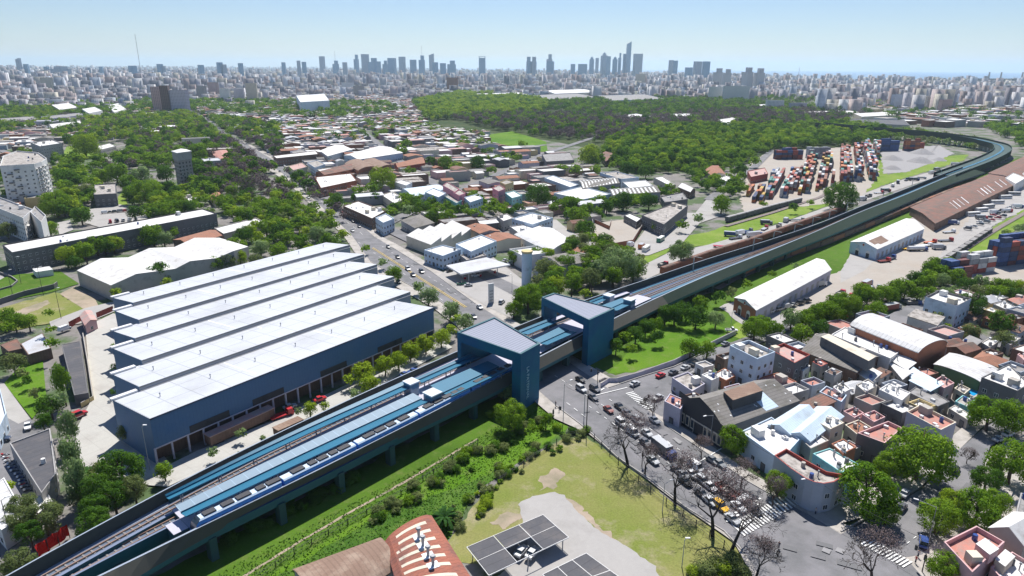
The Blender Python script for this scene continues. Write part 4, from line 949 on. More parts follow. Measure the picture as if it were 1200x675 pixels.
D=[
('light blue corner shop building with white roof opposite filling station',(497,294),(519,301),(540,293),7,'w_blueish','r_white','flat',(519,288),'shop',3),
('white two level depot with grey walls behind the filling station',(534,287),(552,296),(582,283.5),7.5,'w_blueish','r_white','flat',(564,276),'depot',1),
('large white office roof with round vents behind the forecourt trees',(600,257),(624,264),(648,256),7,'w_blueish','r_white','flat',(624,250),'office_block',3),
('white barrel roofed hall beside the brick walled lot',(603,275),(645,296),(672,283.5),5.5,'w_white','r_whitecorr','arch',(648,268),'hall',0),
('low white roofed wing joining the barrel roofed hall',(597,266),(608,274),(640,268),5.5,'w_grey','r_white','flat',(628,262),'annexe',2),
('grey hip roofed house set among trees by the avenue',(470,258),(486,267),(509,261),5.5,'w_grey','r_asb','hip',(492,251),'house',0),
('row house with white flat roofs and dark brick front on avenue',(402,242),(436,257),(452,248),7,'w_brickdark','r_white','flat',(420,236),'row_house',7),
('round cornered pale house where the avenue meets a side street',(440,256),(449,262),(462,257),8,'w_blueish','r_white','flat',(452,251),'house',2),
('white cube house with hipped roof beside the broad trees',(463,214),(476,218),(483,214.5),8,'w_white','r_white','flat',(470,211),'house',0),
('light blue barrel roofed shed behind the white cube house',(471,222),(483,231),(521,222),6,'w_blueish','r_blue','arch',(508,218),'shed',0),
('cluttered white roofed houses between trees below the pink blocks',(447,229),(462,239),(475,234),6,'w_cream','r_white','flat',(460,225),'house',5),
('wide white gabled factory with grey window wall',(403,182),(420,187),(472,179),8,'w_blueish','r_white','gable',(445,171),'factory',0),
('white gabled warehouse left of the wide white factory',(371,178),(384,183),(413,175),7.5,'w_white','r_white','gable',(392,170),'warehouse',0),
('dark brick factory with thin white roof by the old street',(320,183),(324,186),(373,181),8.5,'w_brickdark','r_white','flat',(370,177),'factory',0),
('white roofed depot with long brick front wall',(369,208),(376,221),(418,212),7.5,'w_brick','r_white','flat',(411,203.5),'depot',4),
('white roofed shed behind the long brick fronted depot',(372,199),(378,204),(406,199),7.5,'w_cream','r_white','flat',(400,195),'shed',2),
('rusty brown corrugated shed beside the brown vaulted hall',(370,202),(380,205),(425,196),7.5,'w_brick','r_rust','gable',(415,190),'shed',0),
('brown vaulted hall behind the tall green tree',(404,192),(420,200),(440,196),8,'w_brick','r_brown','arch',(422,187),'hall',0),
('second brown vaulted hall with pale ribs',(423,190),(442,199),(459,194),8,'w_brick','r_brown','arch',(441,186.5),'hall',0),
('grey gable roofed shed on the old street side',(338,195),(344,200),(360,196),6,'w_cream','r_pink','flat',(354,191),'shed',1),
('blue grey flat roofed shop facing the old street',(360,191),(369,197),(381,193),8,'w_blueish','r_conc','flat',(372,188),'shop',1),
('terracotta and white striped roofed hall with dormers',(462,192),(466,196),(498,191),6,'w_redwall','r_tile','gable',(494,184),'hall',0),
('rose coloured stair tower of the pink apartment blocks, nearest the blue shed',(519,218),(533,226),(538,222),13,'w_rose','r_conc','flat',(524,214),'apartment_block',0),
('rose coloured stair tower joined to pale blue flats',(531,226),(538,230),(545.5,227),12.5,'w_rose','r_conc','flat',(539,223),'apartment_block',0),
('pale blue grey flats beside the first rose stair tower',(498,226),(514,232),(523,227),11,'w_blueish','r_white','flat',(508,221),'apartment_block',0),
('pale green flats between the two rose stair towers',(521,231),(535,239),(541,236),9,'w_teal','r_conc','flat',(528,227),'apartment_block',0),
('pale blue flats with white roof beside the second rose tower',(544,232),(551,238),(566,233),10.5,'w_blueish','r_white','flat',(559,228),'apartment_block',0),
('rose coloured block beside the yellow block above the trees',(577,221),(584,225),(592,222),12,'w_rose','r_conc','flat',(585,217),'apartment_block',0),
('yellow ochre apartment block behind the rose block',(586,214),(592,217),(602,214),12.5,'w_yellow','r_conc','flat',(594,211),'apartment_block',0),
('light blue flats behind the large round tree',(592,227),(600,233),(612,230),10,'w_teal','r_white','flat',(602,224),'apartment_block',0),
('white roofed shed at the corner by round vent office',(582,254),(590,260),(602,256),6,'w_conc','r_white','flat',(594,251),'shed',1),
('long white factory roof with light walls in the market district',(649,227),(683,234.5),(716,228),7.5,'w_blueish','r_white','flat',(682,219),'factory',0),
('narrow white roofed factory wing behind the long white factory',(638,209),(668,220),(678,217),7.5,'w_blueish','r_white','flat',(648,206),'factory',0),
('grey factory roof striped with white skylights, rear one',(678,212),(683,221),(726,214.5),8,'w_grey','r_asb','gable',(720,208),'factory',0),
('grey factory roof striped with white skylights, front one',(712,222),(718,229),(774,225),7.5,'w_grey','r_asb','gable',(764,218),'factory',0),
('square white factory roof between the striped roofs',(729.7,214),(738,221),(765,218),8.5,'w_white','r_white','flat',(756,211.6),'factory',0),
('pale grey flat roof with vents behind the striped roofs',(703,203),(728,210.5),(749,208.5),8,'w_blueish','r_conc','flat',(722,201.5),'factory',4),
('long white roof of the low store by the dirt yard',(766,208.5),(785,218.5),(792,217),5,'w_conc','r_white','flat',(776,207),'store',0),
('small white gabled store beside dirt yard gate',(795,219),(809,225),(815,222),5.5,'w_brickdark','r_white','gable',(803,216),'store',0),
('low dark building with rusty roof next to the asphalt corner',(774,231),(779,238),(806,234),5,'w_darkgrey','r_grey','flat',(800,226),'depot',3),
('dark fronted building with pale roof behind the brick lot',(752,253),(778,264),(806,241.5),8,'w_darkgrey','r_conc','flat',(792,238),'depot',3),
('white roofed grey shed inside the brick walled lot corner',(731,253),(746,261),(752,256.5),4.5,'w_darkgrey','r_white','flat',(738,250.5),'shed',0),
('dark brown gabled house in the trees behind the market sheds',(703,181),(710,189),(722,186),6,'w_brickdark','r_rust','gable',(716,178),'house',0),
('grey windowless hall at the end of the housing rows',(635,181),(640,190),(673,188),9,'w_darkgrey','r_grey','flat',(668,179),'hall',0),
('steep brown gabled house with white lean-to by the yard',(826,199),(834,206),(850,204),6,'w_cream','r_tile','gable',(842,194),'house',0),
('white lean-to roof next to the steep brown gabled house',(836,207),(850,213),(858,210),4,'w_white','r_white','flat',(846,203),'store',0),
('red and white roofed terrace of stores by the container yard',(876,201),(880,208),(900,204),6,'w_maroon' if 'w_maroon' in M else 'w_redwall','r_pink','flat',(896,197),'store',3),
# dark building cut by avenue
]
for lab,A,B,C,z,wl,rf,st,DD,nm,cl in D:
    H(lab,A,B,C,z,wl,rf,st,nm=nm,D=DD,clut=cl,rise=2.2 if st!='arch' else 2.8)
# skylight stripes on the striped factories
for th in [t[0] for t in THINGS if t[0].get('label','').startswith('grey factory roof striped')]:
    w=[c for c in th.children if c.name.startswith('roof')][0]
    vs=[w.matrix_local@v.co for v in w.data.vertices]; off_=Vector(th.location)
    for i,o_ in [(i,o_) for o_ in(0,16) for i in range(11)]:
        A=vs[o_]+off_;Bv=vs[o_+1]+off_;Cv=vs[o_+2]+off_;Dv=vs[o_+3]+off_
        t0=(i+.25)/11.5;t1=t0+.035; b=MB(); f=lambda t,u:(A+(Bv-A)*t)*(1-u)+(Dv+(Cv-Dv)*t)*u+Vector((0,0,.06))
        b.face([f(t0,.08),f(t1,.08),f(t1,.92),f(t0,.92)],'r_skylight'); b.build('roof_light',th)
# brick walled lot
def wall_run(nm,lab,cat,px,h,m,w=.3,cap='concrete',grp=None,posts=0):
    L,Q=strip(px,w); b=MB(); c=cen(L)
    for i in range(len(L)-1):
        z=h; b.face([(*Q[i],-.1),(*Q[i+1],-.1),(*Q[i+1],z),(*Q[i],z)],m); b.face([(*L[i+1],-.1),(*L[i],-.1),(*L[i],z),(*L[i+1],z)],m); b.face([(*Q[i],z),(*Q[i+1],z),(*L[i+1],z),(*L[i],z)],cap)
    for i in(0,-1): b.face([(*Q[i],-.1),(*L[i],-.1),(*L[i],h),(*Q[i],h)],m)
    if not posts: o=b.build(nm); tag(o,lab,cat,grp,pos=c); return o
    e=empty(nm,*c); tag(e,lab,cat,grp); b.build('panel',e)
    for i in range(len(L)-1):
        d=dist(L[i],L[i+1]); n=max(1,int(d/posts))
        for k in range(n):
            p=lerp(L[i],L[i+1],k/n); b=MB(); b.box(*p,0,.18,.18,h+.35,0,'metal_dark'); b.build('post',e)
    return e
wall_run('brick_wall','rounded red brick wall enclosing the sandy storage lot','wall',[(752,269),(741,287),(716,291.5),(697,280.5),(694,262)],3.2,'w_brick')
wall_run('brick_wall','inner red brick wall dividing the sandy storage lot','wall',[(697,262),(714,270),(716,262)],3,'w_brick')
wall_run('retaining_wall','curved pale concrete retaining wall round the sunlit lawn corner','wall',[(704,455),(713,449),(722,449),(748,442),(790,427),(835,405),(862,392)],1.9,'w_lilac')
wall_run('retaining_wall','low concrete wall beside the underpass pavement','wall',[(702,449),(708,446),(716,447)],1.2,'w_conc')
wall_run('red_wall','dark red yard wall beside the pink gatehouse','wall',[(82,384),(97,376)],2.6,'w_redwall')
wall_run('red_wall','dark red yard wall reaching from the gatehouse to the blue hall','wall',[(114,373),(133,365)],2.6,'w_redwall')
wall_run('yard_wall','yellow topped wall between the carport and the concrete yard','wall',[(98,395),(104,430),(110,470),(96,478)],1.8,'w_yellow')
wall_run('sports_fence','dark curved fence round the sports lawn','fence',[(-30,368),(0,357),(30,347),(64,339),(68,336)],2.6,'w_darkgrey',posts=5)
wall_run('sports_fence','dark low fence round the pale oval pitch','fence',[(-20,320),(0,321),(14,326),(21,331),(14,337),(0,341),(-30,345)],1.2,'w_darkgrey')
sheet('pitch',[(-40,322),(0,323),(13,328),(18,332),(12,336),(0,339),(-40,342)],'concrete',.05)
# wire fences
def wirefence(lab,px,h=2.0,sp=4,m='metal_dark',nm='fence',rails=True):
    q=[P(*p) for p in px]; c=cen(q); e=empty(nm,*c); tag(e,lab,'fence')
    for i in range(len(q)-1):
        d=dist(q[i],q[i+1]); n=max(1,int(d/sp)); a=math.atan2(q[i+1][1]-q[i][1],q[i+1][0]-q[i][0])
        for k in range(n):
            p=lerp(q[i],q[i+1],k/n); b=MB(); b.box(*p,-.1,.16,.16,h+.1,a,m); b.build('post',e)
        if rails:
            b=MB(); c2=lerp(q[i],q[i+1],.5)
            for z in(.3,1.1,h-.15): b.box(*c2,z,d,.05,.06,a,m)
            b.build('rail',e)
wirefence('post and rail fence between the dry lot and the avenue pavement',[(688,507),(705,524),(735,553),(762,577),(800,606),(848,642),(866,668)])
wirefence('dark overgrown fence between the meadow and the dry lot',[(686,509),(664,513),(640,528),(600,556),(585,566)],1.8)
wirefence('dark fence climbing along the meadow towards the rust roofed barn',[(560,520),(520,548),(470,580),(430,603),(385,627),(345,650),(300,680)],1.6,3.5)
wirefence('thin white fence along the kerb of the far side pavement',[(700,437),(706,441)],1.2,2)
# housing block east of the avenue
D=[
('tall pale cube house, white walls painted shade blue, with cluttered roof terrace',(855,408.5),(887,424.5),(908,416),10.5,'w_blueish','r_conc','flat',(877,402),'house',6,1.2,'w_blueish'),  # light blue walls paint the shade on a white block
('lilac walled house with sandy roof beside the zebra crossing',(787.5,444),(811,460),(826,451),5.5,'w_lilac','r_conc','flat',(806,437),'house',1,.5,None),
('small white cube annex standing on the lilac house side',(822,440),(834,446.5),(843,442.5),8,'w_white','r_white','flat',(831,436),'house',1,.3,None),
('single storey house with pale green roof behind the white cube',(836,439),(851,447),(862,441),4,'w_brick','r_whitecorr','flat',(849,432),'house',1,.3,None),
('corner shop with weathered red roof at the zebra crossing',(778.5,471),(797.5,480.5),(804,470),6.2,'w_lilac','r_coral','flat',(785,462),'shop',0,.3,None),
('large workshop with wide white roof beside the grey garage',(868,507),(915,541),(937,516),6.2,'w_blueish','r_white','flat',(904,490),'workshop',4,.4,None),
('cream cube house with clean white roof',(955,493.5),(973.3,503.5),(989,496),9,'w_cream','r_white','flat',(971.5,486),'house',1,.2,None),
('white roofed house attached to the cream cube house',(936,514),(950,527),(971,517.5),7,'w_conc','r_white','flat',(954,506),'house',2,.4,None),
('white roofed house with grey green walls behind the corner block',(952.5,532.5),(986,555),(1007,545.5),8.6,'w_teal','r_white','flat',(972,526),'house',4,.3,None),
('upper white roof terrace with brick chimney pipes',(974,521),(988,533),(1003,525),9.4,'w_brick','r_white','flat',(988,515),'house',3,.3,None),
('terracotta tiled house beside the cream cube house',(990,499),(1005,511),(1024,504),5.5,'w_cream','r_tile','flat',(1006,493),'house',1,.4,None),
('dark grey walled house with coral terrace and blue water tank',(1004,511),(1036,523),(1057,505),7.5,'w_darkgrey','r_coral','flat',(1040,497),'house',0,1.0,'w_pink'),
('small coral terraced house with red dormer',(988,484),(1001,492),(1012,486),5.5,'w_pink','r_coral','flat',(1000,479),'house',1,.7,'w_pink'),
('coral roofed house between the dormer house and tank terrace',(1010,488),(1024,497),(1037,491),6,'w_pink','r_coral','flat',(1024,483),'house',1,.7,'w_pink'),
('long house with coral roof terrace and grey side wall',(1062,485.5),(1102,507),(1120,498),7.6,'w_lilac','r_coral','flat',(1078,477),'house',4,.9,'w_cream'),
('white two storey house with two dark windows',(1030,457),(1057,470),(1067,461),7.5,'w_white','r_white','flat',(1041,450),'house',3,.3,None),
('long grey corrugated roof running down to the coral terrace',(1064,460),(1099,477),(1113,471),5,'w_darkgrey','r_grey','flat',(1078,450),'workshop',0,.2,None),
('blue grey tin roofed workshop behind the long grey roof',(1066.5,446),(1090,458),(1104,453),6,'w_grey','r_blue','shed',(1080,440),'workshop',0,.2,None),
('sloping white tin roof next to the brick hall corner',(1041,424),(1058,444),(1066,440),5,'w_conc','r_whitecorr','shed',(1050,419),'shed',0,.2,None),
('bright white tin roof close under the brick hall gable',(1043,421),(1062,433),(1072,428),6,'w_conc','r_white','shed',(1056,417),'shed',0,.2,None),
('small white lean-to below the bright white tin roof',(1063,438),(1072,445),(1080,441),5,'w_blueish','r_blue','shed',(1070,434),'shed',0,.2,None),
('white curved workshop roof with dark green side wall',(1095,427),(1148,447),(1169,432.5),7.5,'w_green','r_whitecorr','arch',(1113,414),'workshop',0,.2,None),
('broad flat white roof with streaked dark wall by the plane trees',(1150,443),(1192,459),(1206,451),8.5,'w_darkgrey','r_white','flat',(1182,427.5),'workshop',5,.3,None),
('long grey ribbed shed with wide gabled roof',(940,411),(1004,436),(1030,418),6.5,'w_brickdark','r_asb','gable',(967,391),'workshop',0,.2,None),
('white flat roof strip between the ribbed shed and the barrel hall',(974,393),(1043,421),(1054,413),7.5,'w_white','r_white','flat',(990,384),'workshop',5,.4,None),
('pink roofed building with a dark red parapet',(900,411.5),(931,428.5),(949,418.5),7.5,'w_darkgrey','r_pink','flat',(918,405),'house',0,1.0,'w_redwall'),
('white tiled roof hut beside the red roofed houses',(933,429.5),(941,435.5),(949.5,429),5,'w_white','r_white','flat',(941,425),'house',0,.2,None),
('small house with dark red roof nearest the ribbed shed',(952,424.5),(962,430),(970,426.5),6,'w_grey','r_coral','flat',(960,421),'house',0,.2,'w_redwall'),
('small grey house with maroon roof terrace',(966.5,436),(978,441),(987,436),6.2,'w_grey','r_rust','flat',(975,431),'house',0,.2,None),
('whitewashed house with coral terrace between blue roofs',(960,461),(986,473),(992,465),6.5,'w_blueish','r_coral','flat',(968,454),'house',3,.6,None),
('white house with rounded white stair tower',(976,455),(986,463),(997,457),7.5,'w_white','r_white','flat',(987,449),'house',2,.5,None),
('pale concrete house with two raised roof boxes',(1003,452),(1014,461),(1028,453),7,'w_conc','r_white','flat',(1017,445),'house',4,.4,None),
('white lean-to roofs beside the pale concrete house',(1007,438),(1021,447),(1032,440),5,'w_conc','r_white','shed',(1017,432),'shed',0,.2,None),
('pink walled house with small terraces below the green wall',(1092,449),(1106,457),(1118,451),6,'w_pink','r_pink','flat',(1104,442),'house',2,.7,'w_pink'),
('brown tiled house with patio behind the white curved roof',(1141,420),(1170,430),(1181,422),5.5,'w_cream','r_tile','hip',(1152,412),'house',0,.2,None),
('turquoise walled house with pale roof beside the pool',(1119,471),(1134,478),(1142,470),4.6,'w_teal','r_conc','flat',(1128,464),'house',1,.3,None),
('long white roofed shed near the turquoise walled house',(1112,479),(1134,493),(1142,489),4,'w_conc','r_white','flat',(1119,475),'shed',0,.2,None),
('house with cream roof terrace next to the swimming pool',(1118,456),(1130,463),(1137,457),4.2,'w_cream','r_conc','flat',(1125,451),'house',1,.4,None),
('blue grey apartment house with dark cornice and many windows',(1084,350),(1121,361),(1138,352),9.5,'w_blueish','r_white','flat',(1100,342),'apartment_house',5,.9,'w_darkgrey'),
('white walled workshop with two windows by the bus yard',(1064,370),(1098,381),(1106,374),7,'w_white','r_conc','shed',(1073,365),'workshop',0,.2,None),
('brown roofed cottage row behind the big round tree',(1122,385),(1136,393),(1150,387),4.5,'w_brick','r_tile','flat',(1136,380),'house',2,.4,None),
('red roofed house among white roofs by the far trees',(1181,351),(1196,358),(1215,350),5,'w_cream','r_coral','hip',(1197,346),'house',0,.2,None),
('white roofed house beyond the big round tree',(1160,346),(1170,352),(1182,349),5,'w_conc','r_white','flat',(1171,343),'house',1,.3,None),
('white roofed house with a grey side wall left of red roofed house',(1164,357),(1178,363),(1190,360),5,'w_grey','r_white','flat',(1176,353),'house',2,.3,None),
('green grey roofed shed under the brown tiled house',(1126,401),(1140,407),(1150,402),4,'w_grey','r_grey','shed',(1136,396),'shed',0,.2,None),
('white roofed cottage beside the dark hedge',(1150,402),(1160,408),(1170,401),4.5,'w_conc','r_white','flat',(1160,396),'house',2,.3,None),
('pink awning roofed house at the picture edge',(1192,416),(1200,423),(1212,417),5,'w_pink','r_pink','flat',(1203,410),'house',0,.3,None),
('white roofed house above the streaked wall workshop',(1174,399),(1184,405),(1196,397),5,'w_conc','r_white','flat',(1186,393),'house',1,.3,None),
('pink walled corner house with salmon terrace at bottom right',(1105,640),(1138,676),(1176,640),6.4,'w_pink','r_coral','flat',(1143,621),'house',0,1.1,'w_pink'),
('white gabled tent like roof at the right picture edge',(1160,619),(1200,640),(1230,626),6.6,'w_conc','r_white','gable',(1188,601),'shed',0,.2,None),
('grey roofed shed wall at the right picture edge',(1189,607),(1215,622),(1240,590),8,'w_grey','r_grey','flat',(1196,578),'shed',0,.2,None),
]
for lab,A,B,C,z,wl,rf,st,DD,nm,cl,pa,co in D:
    if not lab.startswith(('tall pale','corner shop','large workshop','blue grey apart','broad flat','pink roofed','pink walled corner','white gabled')): z*=.82
    H(lab,A,B,C,z,wl,rf,st,nm=nm,D=DD,clut=cl+(3 if st=='flat' else 1),par=pa,coping=co,rise={'arch':1.0,'gable':2.6,'shed':1.0}.get(st,1.6),maxw=14)
# pale blue twin roofs
H('pale blue roofed workshop reaching behind the cream cube house',(900,498),(926,509),(957,486),6.8,'w_blueish','r_blue','gable',nm='workshop',D=(937,475),rise=1.6,win=0)
H('second pale blue roof beside the cream cube house',(925,508),(949,517),(988,488),6.6,'w_blueish','r_blue','gable',nm='workshop',D=(958,477),rise=1.6,win=0)
# monitors on the ribbed shed
e=[t[0] for t in THINGS if t[0].get('label','').startswith('long grey ribbed')][0]
sub(e,'roof_monitor',(962,394.5),(1018,423),(1027,417.5),6.5,10.2,'w_darkgrey','w_cream',(971,391))
# barrel vaulted brick hall
H('brick hall with tall pale barrel roof',(997,381),(1076,413),(1110,401.5),9,'w_brick','r_whitecorr','arch',nm='barrel_hall',cat='hall',D=(1027,370.5),rise=3.2,win=0,clut=0)
# grey garage with wavy gable on the avenue
g=[P(798,469.5,7.4),P(849,499.5,7.4),P(938,467.5,7.4),P(884,446,7.4)]
e=empty('garage_hall',*cen(g)); tag(e,'big grey garage with wavy dark gable front on the avenue','garage',fix=True); occ_fill(g)
b=MB(); A_,B_,C_,D_=[Vector(v) for v in g]
prof=[(0,7.4),(.02,9.6),(.2,9.3),(.42,11.2),(.62,10.0),(.78,8.8),(.92,7.0),(1,6.8)]
b.face([(A_.x,A_.y,-.2),(B_.x,B_.y,-.2)]+[((A_+(B_-A_)*t).x,(A_+(B_-A_)*t).y,z+.5) for t,z in prof[::-1]],'w_dark')
b.face([(C_.x,C_.y,-.2),(D_.x,D_.y,-.2),(D_.x,D_.y,7.4),*[((D_+(C_-D_)*t).x,(D_+(C_-D_)*t).y,z) for t,z in((.42,10.6),)],(C_.x,C_.y,6.8)],'w_grey')
b.face([(B_.x,B_.y,-.2),(C_.x,C_.y,-.2),(C_.x,C_.y,6.8),(B_.x,B_.y,6.8)],'w_darkgrey'); b.face([(D_.x,D_.y,-.2),(A_.x,A_.y,-.2),(A_.x,A_.y,7.4),(D_.x,D_.y,7.4)],'w_grey'); b.build('wall',e)
m0=A_+(B_-A_)*.42;m1=D_+(C_-D_)*.42; b=MB()
b.face([(A_.x,A_.y,7.45),(m0.x,m0.y,10.6),(m1.x,m1.y,10.6),(D_.x,D_.y,7.45)],'r_asb'); b.face([(m0.x,m0.y,10.6),(B_.x,B_.y,6.85),(C_.x,C_.y,6.85),(m1.x,m1.y,10.6)],'r_asb'); b.build('roof',e)
def onr(t,u,dz=.06): 
    a=m0+(m1-m0)*t;c=B_+(C_-B_)*t; p=a+(c-a)*u; return (p.x,p.y,10.6+(6.85-10.6)*u+dz)
b=MB(); b.face([onr(.55,.05),onr(.55,.95),onr(.72,.95),onr(.72,.05)],'r_blue'); b.build('roof_light',e)
for _ in range(26):
    t,u=R.uniform(.04,.95),R.uniform(.1,.9)
    if .5<t<.75: continue
    b=MB(); b.face([onr(t,u),onr(t,u+.05),onr(t+.012,u+.05),onr(t+.012,u)],'r_skylight'); b.build('roof_light',e)
sub(e,'roof_monitor',(848,459),(859,469),(894,457.5),8.5,11.6,'w_dark','r_brown',(883,447))
n=(B_-A_).normalized(); nn_=Vector((n.y,-n.x)); ang=math.atan2(n.y,n.x); LL=(B_-A_).length
for t in(.08,.2,.32,.62,.72,.83,.93):
    p=A_+n*LL*t+nn_*.1; b=MB(); b.box(p.x,p.y,.9,1.5,.2,3.2,ang,'w_cream'); b.box(p.x+nn_.x*.1,p.y+nn_.y*.1,1.3,1.0,.1,2.4,ang,'glass'); b.build('window',e)
p=A_+n*LL*.47+nn_*.08; b=MB(); b.box(p.x,p.y,0,4.2,.2,4.0,ang,'w_cream'); b.box(p.x+nn_.x*.08,p.y+nn_.y*.08,0,3.6,.16,3.7,ang,'metal_dark'); b.build('door',e)
# corner house with rounded corner
cp=[P(*p,7.6) for p in((907,537),(926,552.5),(943,564),(953,568.5),(965,570.5),(977,568.5),(990,560),(968,556),(946,544),(921,529))]
house('corner_house','pale blue corner block with curved front and red terrace','corner house',cp,7.6,'w_bluegrey','r_conc','flat',1,.9,3,coping='w_redwall',maxw=26,fix=True)
# swimming pool
p4=quad((1131,459),(1141,464),(1150,459),2.6); b=MB(); b.prism(inset(p4,-.6),0,2.6,'w_cream','w_conc'); e=empty('swimming_pool',*cen(p4)); tag(e,'small bright blue swimming pool on a raised terrace between roofs','swimming pool'); b.build('terrace',e); b=MB(); b.face([(*p,2.65) for p in (p4 if area(p4)>0 else p4[::-1])],'pool'); b.build('water_surface',e); occ_fill(p4)
# pink corner house extras
e=[t[0] for t in THINGS if t[0].get('label','').startswith('pink walled corner')][0]
sub(e,'roof_room',(1143.5,637),(1160,650),(1171,643),6.4,8.8,'w_pink','w_white'); sub(e,'roof_room',(1166,655),(1178,664),(1190,652),4,7,'w_cream','w_white'); 
H('pink walled patio house right of the salmon terrace',(1160,668),(1180,690),(1215,668),5,'w_pink','r_white',nm='house',D=(1185,650),par=.8,clut=4)
# ------------------------------------------------ freight sheds
def fshed(lab,A,B,C,Dd,z,wl,rf,rise,extra=None,gw='w_brick'):
    q=[P(*B,z),P(*C,z),P(*Dd,z),P(*A,z)]
    e=house('freight_shed',lab,'freight shed',q,z,wl,rf,'gable',0,rise=rise,fix=True)
    d=Vector((q[1][0]-q[0][0],q[1][1]-q[0][1]));L=d.length;d/=L;n=Vector((d.y,-d.x)); ang=math.atan2(d.y,d.x)
    k=int(L/6)
    for i in range(k):
        x,y=q[0][0]+d.x*L*(i+.5)/k+n.x*.03,q[0][1]+d.y*L*(i+.5)/k+n.y*.03
        b=MB(); b.box(x,y,.6,2.4,.12,3.0,ang,'w_conc'); b.box(x+n.x*.05,y+n.y*.05,.6,1.9,.08,2.6,ang,'w_grey'); b.build('door',e)
    g0=Vector(q[3]);g1=Vector(q[0]); dd=(g1-g0); W_=dd.length;dd/=W_; gn=Vector((dd.y,-dd.x)); ga=math.atan2(dd.y,dd.x)
    b=MB(); c=g0+dd*W_/2+gn*.06; 
    b.box(c.x,c.y,0,W_+.1,.1,z,ga,gw); b.build('gable_wall',e)
    for t in(.3,.7):
        p=g0+dd*W_*t+gn*.15; b=MB(); b.box(p.x,p.y,0,2.6,.12,3.0,ga,'w_white'); b.cyl((p.x-gn.x*.05,p.y-gn.y*.05,3.0),(p.x+gn.x*.06,p.y+gn.y*.06,3.0),1.3,1.3,14,'w_white'); b.box(p.x+gn.x*.05,p.y+gn.y*.05,0,2,.12,2.8,ga,'metal_dark'); b.build('door',e)
    p=g0+dd*W_*.5+gn*.12; b=MB(); b.cyl((p.x,p.y,z+.4),(p.x+gn.x*.1,p.y+gn.y*.1,z+.4),.9,.9,14,'w_white'); b.cyl((p.x+gn.x*.1,p.y+gn.y*.1,z+.4),(p.x+gn.x*.14,p.y+gn.y*.14,z+.4),.6,.6,14,'w_redwall'); b.build('emblem',e)
    p=g0+dd*W_*.3+gn*.12; b=MB(); b.box(p.x,p.y,z-.3,4.2,.1,.9,ga,'w_white'); b.build('name_board',e)
    return e,q
e,q=fshed('long white roofed freight shed with dark brick gable, nearest the viaduct gates',(861,349),(886,363.5),(974,316),(957,303),6.2,'w_lilac','r_white',2.0)
e2,q2=fshed('white roofed freight shed with open dark door behind the bare apron',(997,283.5),(1028,292),(1083,268),(1062,256),6.5,'w_blueish','r_white',2.2,gw='w_blueish')
b=MB(); f=lambda t,u:(*lerp(lerp(q2[0],q2[1],t),lerp(q2[3],q2[2],t),u),6.5+2.2*(2*u if u<.5 else 2-2*u)+.1)
b.face([f(.05,.12),f(.28,.12),f(.28,.46),f(.05,.46)],'r_brown'); b.build('rusty_patch',e2)
H('very long rust roofed freight shed with white skylights',(1067,243),(1096,262),(1200,211),5.6,'w_brickdark','r_rust','gable',nm='rust_roofed_shed',cat='freight shed',D=(1176,197),rise=1.3,win=0,fix=True)
e3=THINGS[-1][0]; q3=[P(*p,5.6) for p in((1067,243),(1096,262),(1200,211),(1176,197))]
for t in(.22,.25,.29,.33,.5,.54,.58,.62,.72,.78):
    b=MB(); f=lambda t,u:(*lerp(lerp(q3[1],q3[2],t),lerp(q3[0],q3[3],t),u),5.6+1.3*(2*u if u<.5 else 2-2*u)+.12); w=R.choice((.003,.006,.01)) 
    b.face([f(t,.12),f(t+w,.12),f(t+w,.46),f(t,.46)],'r_skylight'); b.build('roof_light',e3)
H('rust roofed goods shed cut by the right picture edge',(1158,203),(1195,213),(1260,176),6,'w_grey','r_rust','gable',nm='freight_shed',D=(1240,165),rise=1.8,win=0)
H('white roof set across the rust roofed goods sheds',(1178,209),(1190,216),(1202,209),7.6,'w_white','r_white','flat',nm='shed',D=(1187,203),win=0)
H('white roofed lorry shed at the back of the freight yard',(1198,204),(1208,211),(1228,200),7,'w_white','r_white','flat',nm='shed',win=0)
# ------------------------------------------------ carports with dark panels
for lab,q,nx,ny in(('dark panelled carport with three by three panels over parked cars',[(547,641),(573,674),(666.5,629.5),(636.5,603)],3,2),('second dark panelled carport at the bottom picture edge',[(636,673),(668,710),(745,690),(687,648)],3,2)):
    w=[P(*p,3.2) for p in q]; e=empty('carport',*cen(w)); tag(e,lab,'carport')
    b=MB()
    for k in range(nx+1):
        p0=lerp(w[0],w[3],k/nx);p1=lerp(w[1],w[2],k/nx); c_=lerp(p0,p1,.5); b.box(*c_,3.0,dist(p0,p1),.1,.2,math.atan2(p1[1]-p0[1],p1[0]-p0[0]),'metal_white')
    for k in range(ny+1):
        p0=lerp(w[0],w[1],k/ny);p1=lerp(w[3],w[2],k/ny); c_=lerp(p0,p1,.5); b.box(*c_,3.01,dist(p0,p1),.1,.2,math.atan2(p1[1]-p0[1],p1[0]-p0[0]),'metal_white')
    b.build('frame',e)
    for i in range(nx):
        for j in range(ny):
            if i==1 and j==1 and lab.startswith('dark'): continue
            f=lambda a,c:(*lerp(lerp(w[0],w[1],a),lerp(w[3],w[2],a),c),3.24)
            g_=.007; b=MB(); b.face([f(j/ny+g_,i/nx+g_),f((j+1)/ny-g_,i/nx+g_),f((j+1)/ny-g_,(i+1)/nx-g_),f(j/ny+g_,(i+1)/nx-g_)],'r_dark'); b.build('panel',e)
    for a in(.08,.92):
        for c in(.05,.5,.95): p=lerp(lerp(w[0],w[1],a),lerp(w[3],w[2],a),c); b=MB(); b.box(*p,0,.18,.18,3,.6,'metal_grey'); b.build('post',e)
    occ_fill(w)
